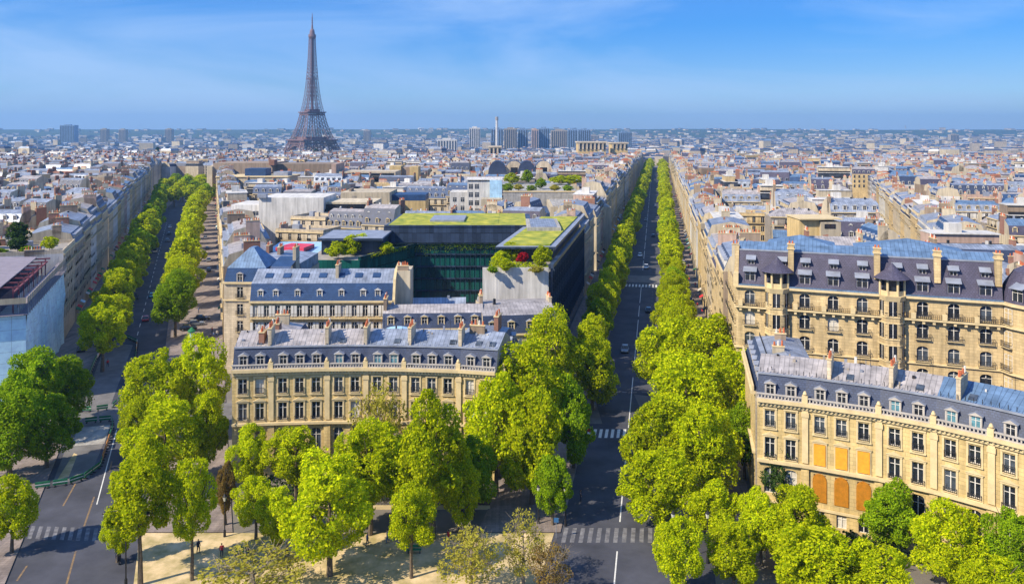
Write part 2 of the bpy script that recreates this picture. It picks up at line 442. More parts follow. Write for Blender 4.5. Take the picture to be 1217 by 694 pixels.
# the garden in front
mb = MB()
mb.poly([(LAX(60) + 8.5, 60, .05), (AX(60) - 9, 60, .05), (AX(104) - 8, 104, .05), (LAX(104) + 8.5, 104, .05)], 'sand_path')
mb.poly([(AX(60) + 12, 60, .05), (90, 60, .05), (62, 86, .05), (33, 103, .05), (AX(103) + 12, 103, .05)], 'ground_fill')
solo(mb, 'path', kind='structure')
mb = MB()
for k in range(9):
    cx = -44 + k * 6.1; w = 2.6 + 1.6 * R.random()
    mb.poly([(cx + w * 1.5 * math.cos(t) * (1 + .2 * math.sin(3 * t + k)), 89.5 - (k % 3) * 1.2 + w * .62 * math.sin(t) * (1 + .2 * math.cos(2 * t + k)), .058 + k * .004) for t in [2 * math.pi * i / 14 for i in range(14)]], 'dry_grass')
for k in range(0):
    cx = -40 + k * 6.7; w = 1.1 + 1.1 * R.random()
    mb.poly([(cx + w * 1.6 * math.cos(t), 96.8 + 1.6 * math.sin(k * 2.1) + w * .8 * math.sin(t), .10 + k * .004) for t in [2 * math.pi * i / 12 for i in range(12)]], 'leaf_litter')
solo(mb, 'garden_ground', kind='structure')
mb = MB()
def fmark(a, b, w, m, z=.016):
    a = Vector(a[:2]); b = Vector(b[:2]); n = Vector((-(b - a).y, (b - a).x)).normalized() * w / 2
    mb.poly([(a.x - n.x, a.y - n.y, z), (b.x - n.x, b.y - n.y, z), (b.x + n.x, b.y + n.y, z), (a.x + n.x, a.y + n.y, z)][::-1], m)
def zebra(p, q, n, depth, m, dirv):
    p = Vector(p); q = Vector(q); d = Vector(dirv).normalized() * depth
    for k in range(n):
        c = p.lerp(q, (k + .5) / n); e = (q - p) / n * .5
        mb.poly([(c.x - e.x / 2, c.y - e.y / 2, .018), (c.x + e.x / 2, c.y + e.y / 2, .018), (c.x + e.x / 2 + d.x, c.y + e.y / 2 + d.y, .018), (c.x - e.x / 2 + d.x, c.y - e.y / 2 + d.y, .018)], m)
ad = (.18, .983)
cl = lambda y: 13.4 + (y - 102) * .1775
for a, b in ((60, 99.5), (107, 134), (141, 170), (176, 196), (203, 222), (226, 240), (244, 270)):
    fmark((cl(a), a), (cl(b), b), .17, 'road_paint')
y = 302
while y < 900: fmark((cl(y), y), (cl(y + 22), y + 22), .2, 'road_paint'); y += 27
for a in range(170, 268, 5): fmark((AX(a) + 3.2, a), (AX(a + 2.2) + 3.2, a + 2.2), .12, 'worn_paint')
zebra((AX(136) - 7, 136.4), (AX(136) + 7.2, 136.4), 14, 4.0, 'road_paint', ad)
zebra((AX(101) - 7, 101.6), (AX(101) + 7.2, 101.6), 13, 3.8, 'worn_paint', ad)
zebra((AX(268) - 7, 270), (AX(268) + 7.2, 268), 13, 4.5, 'road_paint', ad)
zebra((AX(152) - 7, 160), (AX(152) + 7, 160), 7, .5, 'worn_paint', ad)
for (u, v) in ((745, 421), (753, 421)):      # bicycle pictograms read as two small outlines
    c = at(u, v); fmark((c[0] - .9, c[1]), (c[0] + .9, c[1]), .25, 'worn_paint'); fmark((c[0] - .9, c[1] + 1.4), (c[0] + .9, c[1] + 1.4), .2, 'worn_paint')
# left avenue markings
p0 = at(62, 641); p1 = at(152, 636)
zebra((LAX(102.6) - 6, 102.6), (LAX(101.6) + 7.5, 101.6), 13, 3.6, 'worn_paint', (-.39, .92))
for (u0, v0, u1, v1) in ((79, 694, 90, 655), (20, 690, 32, 672), (75, 601, 90, 574), (100, 625, 112, 590), (130, 560, 133, 548)):
    fmark(at(u0, v0), at(u1, v1), .22, 'ochre_paint')
for a in range(205, 460, 9):
    fmark((LAX(a) + 1.5, a), (LAX(a + 4) + 1.5, a + 4), .16, 'road_paint')
fmark((LAX(112) + 2, 112), (LAX(140) + 2.2, 140), .15, 'road_paint')
solo(mb, 'road_marking', kind='structure')
mb = MB()   # repaired surface inside the roadworks
mb.poly([at(87, 510, .021), at(132, 505, .021), at(106, 568, .021), at(62, 575, .021)][::-1], 'asphalt_light')
mb.poly([at(92, 508, .025), at(131, 505, .025), at(124, 527, .025), at(86, 530, .025)][::-1], 'concrete')
mb.poly([at(126, 408, .021), at(158, 410, .021), at(132, 480, .021), at(98, 482, .021)][::-1], 'asphalt_light')
mb.poly([at(68, 570, .024), at(82, 566, .024), at(92, 540, .024), at(88, 538, .024)], 'sand_path')
solo(mb, 'roadworks_surface', kind='structure')

# ------------------------------------------------------------------ trees
def crown_np(seed, n, leaf, nb=13, flat=1.0, openness=0.0, ext=1.0):
    """leaf quads of a crown 10 m wide and 11 m tall, its centre at the origin"""
    r = np.random.RandomState(seed)
    B = [(np.zeros(3), 2.7)]
    for k in range(nb):
        t = (k + .5) / nb; zc = 1 - 2 * t; ph = k * 2.39996 + r.rand() * .8
        rr = math.sqrt(max(0, 1 - zc * zc)); wide = 1.08 - .30 * (zc + .3) if zc > -.3 else 1.08
        c = np.array([math.cos(ph) * rr * 3.1 * wide, math.sin(ph) * rr * 3.1 * wide, zc * 3.9]) * r.uniform(.8, 1.1)
        B.append((c, r.uniform(1.0, 1.9)))
    for k in range(nb * 2):
        c0, r0 = B[r.randint(1, nb + 1)]
        d = r.randn(3); d /= np.linalg.norm(d)
        B.append((c0 + d * r0 * 1.0, r.uniform(.4, .85)))
    C = np.array([b[0] for b in B]); Rr = np.array([b[1] for b in B])
    w = Rr ** 2; w /= w.sum()
    m = int(n * 3.0)
    bi = r.choice(len(B), m, p=w)
    d = r.randn(m, 3); d /= np.linalg.norm(d, axis=1)[:, None]
    rad = Rr[bi] * (1.0 - .42 * r.rand(m) ** 1.5 + .22 * r.rand(m) ** 2)
    p = C[bi] + d * rad[:, None]
    D = np.linalg.norm(p[:, None, :] - C[None], axis=2) / Rr[None]
    keep = (D < .72).sum(1) == 0
    keep |= r.rand(m) < .05
    if openness: keep &= r.rand(m) > openness
    nsv = np.sin(p[:, 0] * 1.9 + seed) + np.sin(p[:, 1] * 2.1 + seed * 2) + np.sin(p[:, 2] * 1.7 + seed * 3) + .8 * np.sin(p[:, 0] * 3.7 + p[:, 2] * 3.1) + .8 * np.sin(p[:, 1] * 4.1 - p[:, 2] * 2.3)
    keep &= nsv > -1.15
    p, d = p[keep][:n], d[keep][:n]; m = len(p)
    nn = d * .55 + r.randn(m, 3) * .75 + np.array([0, 0, .35]); nn /= np.linalg.norm(nn, axis=1)[:, None]
    t = np.cross(nn, r.randn(m, 3)); t /= np.linalg.norm(t, axis=1)[:, None]; b = np.cross(nn, t)
    s = leaf * r.uniform(.6, 1.25, m)[:, None]
    q = np.stack([p - t * s, p - b * s * .6, p + t * s, p + b * s * .6], 1).reshape(-1, 3)
    q[:, 2] *= flat
    return q
def quads_mesh(name, q, mat):
    me = bpy.data.meshes.new(name); n = len(q) // 4
    me.vertices.add(n * 4); me.vertices.foreach_set('co', q.astype(np.float32).ravel())
    me.loops.add(n * 4); me.loops.foreach_set('vertex_index', np.arange(n * 4, dtype=np.int32))
    me.polygons.add(n); me.polygons.foreach_set('loop_start', np.arange(0, n * 4, 4, dtype=np.int32))
    try: me.polygons.foreach_set('loop_total', np.full(n, 4, dtype=np.int32))
    except Exception: pass
    me.materials.append(MATS[mat]); me.update(calc_edges=True)
    return me
CQ = [crown_np(40 + k, 23000 - 900 * k, .175, nb=(11, 16, 13, 18, 10, 15, 12, 17)[k], openness=.08 + .04 * k) for k in range(8)]
CL = [crown_np(80 + k, 4000, .42, nb=14) for k in range(5)]
CS = [crown_np(120 + k, 4500, .20, openness=.6) for k in range(2)]
CROWN = {}
def crown(kind, lod, k):
    src = {'hi': CQ, 'lo': CL, 'sparse': CS}[lod]; key = (kind, lod, k % len(src))
    if key not in CROWN: CROWN[key] = quads_mesh('crown', src[k % len(src)], kind)
    return CROWN[key]
def trunk_mesh(seed, mat='bark', twigs=0):
    """trunk and limbs of a nominal tree: 6.5 m up to the crown's foot, crown centre at 10"""
    r = random.Random(seed); mb = MB()
    pts = [(0, 0, -.1), (.1, .05, 3), (.05, .15, 6), (0, 0, 9.5), (.1, 0, 13)]
    rad = [.34, .25, .2, .14, .05]
    for a, b, ra, rb in zip(pts[:-1], pts[1:], rad[:-1], rad[1:]): mb.tube(a, b, ra, rb, mat, 7)
    for k in range(9):
        ph = k * 2.4 + r.random(); z0 = 4.6 + k * .8
        e = (math.cos(ph) * (3.2 - .1 * k), math.sin(ph) * (3.2 - .1 * k), z0 + 2.6 + r.random())
        mid = (e[0] * .5, e[1] * .5, z0 + 1.0)
        mb.tube((0, .1, z0), mid, .12, .08, mat, 5); mb.tube(mid, e, .08, .03, mat, 5)
        for j in range(twigs):
            q = (e[0] + r.uniform(-1.8, 1.8), e[1] + r.uniform(-1.8, 1.8), e[2] + r.uniform(-.4, 2.2))
            st = tuple(mid[i] + (e[i] - mid[i]) * r.random() for i in range(3))
            mb.tube(st, q, .035, .015, mat, 3)
    return mb.mesh('trunk')
TR = [trunk_mesh(k) for k in range(3)]; TRB = [trunk_mesh(9, 'bark_pale', 14), trunk_mesh(10, 'bark_pale', 14)]
ntree = [0]
def tree(x, y, zc, rad, ht, kind, lod, label, group=None, cat='tree', name='plane_tree', bare=False):
    """crown centred at height zc, rad wide, ht tall; the trunk stands on the ground"""
    k = ntree[0]; ntree[0] += 1
    o = empty(name, (x, y, 0.0), label, cat, group, 0)
    t = add('trunk', (TRB if bare else TR)[k % (2 if bare else 3)], o, (x, y, 0), R.random() * 6.28); t.scale = (max(.7, rad / 5), max(.7, rad / 5), zc / 10.0)
    c = add('crown', crown(kind, lod, k), o, (x, y, zc), R.random() * 6.28); c.scale = (rad / 5 * R.uniform(.9, 1.1), rad / 5 * R.uniform(.9, 1.1), ht / 11); c.rotation_euler.x = R.uniform(-.12, .12)
    return o
def ptree(u, vt, vb, w, Y, kind, label, lod='hi', group=None, **kw):
    vc = (vt + vb) / 2; s = FPX / Y
    zc = H0 - (vc - 157) / s
    ht = (vb - vt) / s * .96
    zc = max(zc, ht / 2 + 1.2)
    return tree((u - 608.5) / s, Y, zc, w / 2 / s, ht, kind, lod, label, group, **kw)

# foreground trees, one by one: (u, v top, v foot of crown, width, distance)
FT = [
 (38, 412, 520, 88, 136, 'leaf_mid', 'broad mid green tree nearest the blue sheeted scaffold at the left edge'),
 (78, 424, 505, 62, 142, 'leaf_mid', 'rounder mid green tree just left of the upper roadworks barriers'),
 (12, 462, 575, 92, 120, 'leaf_mid', 'dark green tree cut by the left edge above the lone pale one'),
 (55, 480, 565, 72, 124, 'leaf_mid', 'green tree leaning over the kerb beside the lower roadworks enclosure'),
 (14, 574, 662, 66, 99, 'leaf_spring', 'lone small tree in the bottom left corner by the kerb'),
 (186, 418, 525, 82, 134, 'leaf_spring', 'tall yellow green tree highest on the left of the clump beside the avenue kerb'),
 (238, 408, 530, 80, 137, 'leaf_spring', 'tall yellow green tree touching the left corner of the curved stone mansion'),
 (196, 475, 580, 92, 116, 'leaf_spring', 'wide tree in the middle of the clump between avenue and mansion'),
 (245, 490, 590, 62, 121, 'leaf_spring', 'narrow tree of the clump in front of the mansion corner'),
 (163, 478, 545, 50, 128, 'leaf_spring', 'small bright tree at the left rim of the clump over the roadway'),
 (167, 524, 645, 92, 92, 'leaf_spring', 'large round tree standing over the double armed street lamp'),
 (228, 535, 645, 60, 93, 'leaf_spring', 'slim tree on the sand right of the double armed street lamp'),
 (298, 498, 575, 52, 113, 'leaf_spring', 'narrow tree in front of the mansion beside the dark purple tree'),
 (304, 560, 628, 56, 102, 'leaf_spring', 'small low tree below the narrow one by the dark purple tree'),
 (352, 503, 580, 76, 112, 'leaf_spring', 'bushy tree under the second floor windows behind the big round tree'),
 (392, 534, 668, 112, 94, 'leaf_spring', 'biggest round tree on the sandy ground in the centre left'),
 (440, 492, 600, 88, 103.5, 'leaf_spring', 'tree with tall straight bare stem right of the biggest round one'),
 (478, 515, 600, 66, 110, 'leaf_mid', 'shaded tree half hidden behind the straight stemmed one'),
 (515, 470, 606, 90, 102.6, 'leaf_spring', 'tall conical tree in front of the middle of the mansion'),
 (489, 571, 652, 66, 93.5, 'leaf_spring', 'small tidy tree alone on the sand below the conical one'),
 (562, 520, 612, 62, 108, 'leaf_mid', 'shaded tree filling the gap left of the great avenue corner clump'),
 (590, 445, 590, 84, 115, 'leaf_spring', 'left tree of the great clump hiding the mansion right corner'),
 (625, 395, 530, 96, 124, 'leaf_spring', 'broad tree on top of the great clump at the mansion right corner'),
 (652, 362, 480, 84, 147, 'leaf_spring', 'highest and farthest tree of the great clump below the black glass wall'),
 (632, 470, 610, 92, 112, 'leaf_spring', 'front tree of the great clump leaning towards the zebra crossing'),
 (704, 412, 497, 62, 150, 'leaf_spring', 'tree jutting out over the avenue left lane before the zebra crossing'),
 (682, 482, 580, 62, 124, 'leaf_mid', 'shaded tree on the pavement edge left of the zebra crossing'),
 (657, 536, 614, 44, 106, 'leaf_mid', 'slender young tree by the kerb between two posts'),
 (793, 398, 505, 92, 152, 'leaf_spring', 'left tree at the head of the big clump right of the avenue'),
 (842, 402, 515, 98, 150, 'leaf_spring', 'right tree at the head of the big clump beside the paved walk'),
 (868, 448, 560, 92, 134, 'leaf_spring', 'tree of the right clump touching the corner of the boarded mansion'),
 (815, 465, 580, 92, 130, 'leaf_spring', 'tree in the very middle of the right clump'),
 (784, 490, 600, 88, 117, 'leaf_spring', 'tree of the right clump overhanging the avenue centre line'),
 (838, 505, 620, 96, 113, 'leaf_spring', 'wide tree in the lower middle of the right clump'),
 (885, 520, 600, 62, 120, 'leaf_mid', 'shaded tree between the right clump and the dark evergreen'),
 (782, 556, 650, 84, 104, 'leaf_spring', 'lowest left tree of the right clump above the worn crossing'),
 (848, 590, 668, 74, 99, 'leaf_spring', 'lowest right tree of the right clump next to the paved walk'),
 (806, 618, 712, 66, 89, 'leaf_spring', 'small tree at the bottom edge beside the avenue right kerb'),
 (872, 636, 712, 72, 90, 'leaf_spring', 'small tree at the bottom edge at the foot of the paved walk'),
 (926, 546, 636, 60, 108, 'leaf_dark', 'dark evergreen standing against the end of the boarded mansion'),
 (946, 592, 690, 84, 95, 'leaf_spring', 'pale tree in front of the boarded ground floor openings'),
 (975, 625, 725, 120, 86, 'leaf_spring', 'very wide tree at the bottom edge below the boarded mansion'),
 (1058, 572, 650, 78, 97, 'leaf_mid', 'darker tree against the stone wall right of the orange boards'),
 (1040, 640, 730, 90, 84, 'leaf_spring', 'tree at the bottom edge left of the dark gap in the foliage'),
 (1132, 587, 700, 98, 88, 'leaf_spring', 'large round tree in front of the mansion right half'),
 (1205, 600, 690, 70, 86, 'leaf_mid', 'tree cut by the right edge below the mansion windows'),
 (330, 575, 650, 54, 98, 'leaf_spring', 'low loose tree filling the gap left of the biggest round tree'),
 (545, 540, 625, 58, 104, 'leaf_spring', 'loose tree between the conical tree and the great clump'),
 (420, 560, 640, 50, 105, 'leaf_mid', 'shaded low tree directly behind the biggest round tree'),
 (140, 600, 660, 44, 97, 'leaf_spring', 'small crown at the left foot of the tree over the street lamp'),
 (905, 610, 690, 62, 96, 'leaf_spring', 'loose tree covering the end of the paved walk'),
 (1182, 658, 740, 90, 80, 'leaf_spring', 'tree in the bottom right corner'),
]
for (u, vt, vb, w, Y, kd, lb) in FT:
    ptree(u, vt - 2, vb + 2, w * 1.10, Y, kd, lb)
ptree(268, 545, 618, 30, 106, 'leaf_brown', 'dark purple leaved tree behind the lantern post', name='purple_tree')
ptree(450, 452, 590, 78, 116, 'leaf_yellow', 'thin yellowish tree half bare against the mansion windows', lod='sparse', name='budding_tree', bare=True)
for (u, vt, vb, w, Y, kd, lb) in (
    (300, 655, 710, 150, 88, 'leaf_yellow', 'wide sparse yellow shrub at the bottom edge in front of the sand'),
    (560, 622, 700, 84, 90, 'leaf_yellow', 'nearly bare twiggy shrub at the bottom left of the avenue'),
    (622, 606, 690, 56, 92, 'leaf_yellow', 'yellow budding shrub beside the corner post of the avenue'),
    (655, 640, 712, 60, 88, 'leaf_brown', 'brown bare shrub against the avenue kerb at the bottom edge')):
    ptree(u, vt, vb, w, Y, kd, lb, lod='sparse', name='budding_shrub', bare=True, cat='shrub')

# the two rows along the right-hand avenue and the two along the left one
def ordn(k): return '%d%s' % (k, 'th' if k % 100 in (11, 12, 13) else {1: 'st', 2: 'nd', 3: 'rd'}.get(k % 10, 'th'))
def row(axis, y0, step, y1, r0, kind, where, group, u_fix=None, zc=8.6):
    y = y0; k = 0
    while y < y1:
        rad = r0 * R.uniform(.78, 1.16) * (1 + max(0, y - 450) / 1500); z = zc * R.uniform(.9, 1.1)
        k += 1
        tree(axis(y) + R.uniform(-.4, .4), y, z, rad, z * 1.28, kind if R.random() > .15 else ('leaf_mid' if kind == 'leaf_spring' else kind),
             'hi' if y < 260 else 'lo', where % ordn(k), group)
        y += step * R.uniform(.93, 1.07) * (1 if y < 600 else 1.35)
G_ = 'plane trees in rows along the avenues'
row(lambda y: AX(y) - 8.6, 163, 12.0, 1150, 4.7, 'leaf_spring', '%s plane tree from the front in the left row of the straight avenue', G_)
row(lambda y: AX(y) + 9.6, 166, 12.4, 1150, 4.9, 'leaf_spring', '%s plane tree from the front in the right row of the straight avenue', G_)
row(lambda y: -.40 * y - 19, 174, 16.0, 640, 6.0, 'leaf_spring', '%s plane tree from the front in the left row of the roadworks avenue', G_, zc=9.2)
row(lambda y: -.372 * y - 9.2 if y < 463 else -.33 * y - 28.6, 203, 17.0, 560, 5.9, 'leaf_spring', '%s plane tree from the front in the right row of the roadworks avenue', G_, zc=9.4)
for k in range(16):
    y = 560 + (k // 4) * 45 + R.uniform(-8, 8)
    tree(LAX(y) - 12 + (k % 4) * 11 + R.uniform(-2, 2), y, R.uniform(9, 11), R.uniform(6, 7.5), 12, 'leaf_spring' if k % 3 else 'leaf_mid', 'lo',
         '%s tree of the clump closing the far end of the roadworks avenue' % ordn(k + 1), 'trees closing the far end of the avenue')
# ------------------------------------------------------------------ building kit
def facade(mb, F, a0, a1, z0, z1, ops, m, depth=.32, b=0.0):
    """one wall plane with real openings and reveals; ops = (a0, a1, z0, z1)"""
    rows = {}
    for o in ops: rows.setdefault((round(o[2], 3), round(o[3], 3)), []).append(o)
    zc = z0; P = F.P
    def q(x0, x1, y0, y1):
        if x1 - x0 > 1e-4 and y1 - y0 > 1e-4: mb.poly([P(x0, b, y0), P(x1, b, y0), P(x1, b, y1), P(x0, b, y1)], m)
    for (r0, r1) in sorted(rows):
        q(a0, a1, zc, r0); x = a0
        for o in sorted(rows[(r0, r1)]):
            q(x, o[0], r0, r1); x = o[1]
            c, d, e = b, b + depth, o
            mb.poly([P(e[0], c, r0), P(e[0], d, r0), P(e[0], d, r1), P(e[0], c, r1)], m)
            mb.poly([P(e[1], d, r0), P(e[1], c, r0), P(e[1], c, r1), P(e[1], d, r1)], m)
            mb.poly([P(e[0], c, r0), P(e[1], c, r0), P(e[1], d, r0), P(e[0], d, r0)], m)
            mb.poly([P(e[0], d, r1), P(e[1], d, r1), P(e[1], c, r1), P(e[0], c, r1)], m)
        q(x, a1, r0, r1); zc = r1
    q(a0, a1, zc, z1)
def mullion_frame(w, h, m='window_paint', arch=False):
    mb = MB(); t = .07
    mb.box(-w / 2, -w / 2 + t, -.03, .04, 0, h, m); mb.box(w / 2 - t, w / 2, -.03, .04, 0, h, m)
    mb.box(-w / 2 + t, w / 2 - t, -.03, .04, 0, t, m); mb.box(-w / 2 + t, w / 2 - t, -.03, .04, h - t, h, m)
    mb.box(-.06, .06, -.05, .03, t, h - t, m); mb.box(-w / 2 + t, -.06, -.03, .03, h * .68, h * .68 + .07, m)
    mb.box(.06, w / 2 - t, -.03, .03, h * .68, h * .68 + .07, m)
    return mb
def arch_fill(w, h, m, y=-.31):
    """stone spandrels that turn a square opening into a segmental arch"""
    mb = MB(); n = 6; rise = w * .28
    for s in (-1, 1):
        for k in range(n):
            x0, x1 = s * w / 2 * k / n, s * w / 2 * (k + 1) / n
            f = lambda x: h - rise + rise * math.sqrt(max(0, 1 - (2 * x / w) ** 2))
            p = [(x0, y, f(x0)), (x1, y, f(x1)), (x1, y, h), (x0, y, h)]
            mb.poly(p if s > 0 else p[::-1], m)
            p = [(x0, y, f(x0)), (x0, .0, f(x0)), (x1, .0, f(x1)), (x1, y, f(x1))]
            mb.poly(p if s > 0 else p[::-1], m)
    return mb
WM = {}
def wmesh(key, fn):
    if key not in WM: WM[key] = fn()
    return WM[key]
def pane_mesh(w, h, m):
    mb = MB(); mb.box(-w / 2 + .01, w / 2 - .01, .045, .07, .01, h - .01, m); return mb.mesh('pane')
def rail_mesh(w, h=.9, out=.45, stone=False):
    mb = MB()
    mb.box(-w / 2, w / 2, -out, 0, -.12, -.02, 'limestone_trim')
    for z in (0.06, h - .05): mb.box(-w / 2, w / 2, -out, -out + .05, z, z + .05, 'iron_black')
    n = max(3, int(w / .2))
    for k in range(n + 1):
        x = -w / 2 + (w - .04) * k / n; mb.box(x, x + .045, -out + .003, -out + .047, -.02, h - .05, 'iron_black')
    for x in (-w / 2, w / 2 - .04): mb.box(x, x + .04, -out + .05, 0, h - .05, h - .005, 'iron_black')
    return mb.mesh('railing')
wcount = [0]
def window(F, a, z, w, h, parent, pane='glass_dark', arch=None, rail=None, depth=.30, b=0.0, trim=None):
    def mk():
        mb = mullion_frame(w, h)
        if arch: 
            x = arch_fill(w, h, arch, -depth + .004); i = len(mb.v); mb.v += x.v
            mb.f += [tuple(j + i for j in f) for f in x.f]; mb.m += x.m
        return mb.mesh('window')
    me = wmesh(('w', w, h, arch, depth), mk)
    if pane == 'glass_dark': pane = R.choices(('glass_dark', 'glass_mid', 'curtain'), (6, 3, .8))[0]
    o = add('window', me, parent, F.P(a, b + depth - .06, z), F.rz)
    add('pane', wmesh(('p', w, h, pane), lambda: pane_mesh(w, h, pane)), o)
    if rail: add('railing', wmesh(('r', rail), lambda: rail_mesh(*rail)), o, (0, -depth + .06, 0.02))
    wcount[0] += 1
    return o
def small_window_mesh(w, h, pane, rail):
    mb = MB()
    mb.box(-w / 2, w / 2, .0, .03, 0, h, pane)
    mb.box(-.04, .04, -.03, .0, 0, h, 'window_paint')
    mb.box(-w / 2, -.04, -.025, .0, h * .7, h * .7 + .06, 'window_paint'); mb.box(.04, w / 2, -.025, .0, h * .7, h * .7 + .06, 'window_paint')
    if rail:
        mb.box(-w / 2 - .1, w / 2 + .1, -.35, -.31, .05, .85, 'iron_black')
    return mb.mesh('window')
def dormer_mesh(w=1.25, h=1.9, d=2.0, cheek='slate', top='zinc_plain', front='limestone_trim', pane='glass_dark', ped=True, flat=False):
    """front plane at y=0, body runs back +y into the mansard"""
    mb = MB(); t = .16
    mb.box(-w / 2 - t, -w / 2, 0, d, 0, h, cheek if not ped else front); mb.box(w / 2, w / 2 + t, 0, d, 0, h, cheek if not ped else front)
    mb.box(-w / 2, w / 2, .12, .16, 0.05, h - .05, pane)
    mb.box(-.04, .04, .07, .12, .05, h - .05, 'window_paint'); mb.box(-w / 2, w / 2, .09, .12, h * .66, h * .66 + .06, 'window_paint')
    for s in (-1, 1):
        x = s * w / 2; mb.box(min(x, x - s * .07), max(x, x - s * .07), .06, .12, 0.05, h - .05, 'window_paint')
    W2 = w / 2 + t + .12
    if flat:      # long sloping zinc lid
        mb.box8([(-W2, -.45, h - .1), (W2, -.45, h - .1), (W2, d + .8, h + 1.1), (-W2, d + .8, h + 1.1), (-W2, -.45, h), (W2, -.45, h), (W2, d + .8, h + 1.2), (-W2, d + .8, h + 1.2)], top)
    else:
        r = .42
        mb.poly([(-W2, -.15, h), (W2, -.15, h), (0, -.15, h + r)], front)
        mb.poly([(-W2, -.15, h), (0, -.15, h + r), (0, d, h + r), (-W2, d, h)], top)
        mb.poly([(W2, -.15, h), (W2, d, h), (0, d, h + r), (0, -.15, h + r)], top)
        mb.poly([(-W2, -.15, h), (-W2, d, h), (W2, d, h), (W2, -.15, h)], top)
    return mb.mesh('dormer')
def chimney_mb(F, a0, a1, b0, b1, z0, z1, m='plaster_cream', pots=4, along='b', crown=True):
    mb = MB(); mb.fbox(F, a0, a1, b0, b1, z0, z1, m)
    if crown: mb.fbox(F, a0 - .08, a1 + .08, b0 - .08, b1 + .08, z1, z1 + .14, 'limestone_trim')
    for k in range(pots):
        f = (k + .5) / pots
        a, b = ((a0 + a1) / 2, b0 + (b1 - b0) * f) if along == 'b' else (a0 + (a1 - a0) * f, (b0 + b1) / 2)
        c = F.P(a, b, 0); hh = .55 + .35 * ((k * 7 + int(a0 * 3)) % 3) / 3
        mb.cyl(c, .17, .13, z1 + .1, z1 + .14 + hh, 'terracotta' if (k + int(b0)) % 4 else 'window_paint', 6)
    return mb
def roof_shell(mb, F, w, dp, h, mh, ins, rise, mslate, mtop, front=True, ends=0.0, ridge=.5):
    """mansard all round (ends>0 slopes the end sides too), low zinc top with a ridge"""
    P = F.P; e = ends; z1 = h + mh; z2 = z1 + rise
    A = [P(-.0, 0, h), P(w, 0, h), P(w, dp, h), P(0, dp, h)]
    B = [P(e, ins, z1), P(w - e, ins, z1), P(w - e, dp - ins, z1), P(e, dp - ins, z1)]
    for k in range(4):
        mb.poly([A[k], A[(k + 1) % 4], B[(k + 1) % 4], B[k]], mslate if (k % 2 == 0 or e > 0) else 'plaster_cream')
    rb = ins + (dp - 2 * ins) * ridge; re = e + ((dp - 2 * ins) * .4 if e > 0 else 0)
    r0, r1 = P(re, rb, z2), P(w - re, rb, z2)
    mb.poly([B[0], B[1], r1, r0], mtop); mb.poly([B[2], B[3], r0, r1], mtop)
    mb.poly([B[1], B[2], r1], mtop if e > 0 else 'plaster_cream'); mb.poly([B[3], B[0], r0], mtop if e > 0 else 'plaster_cream')

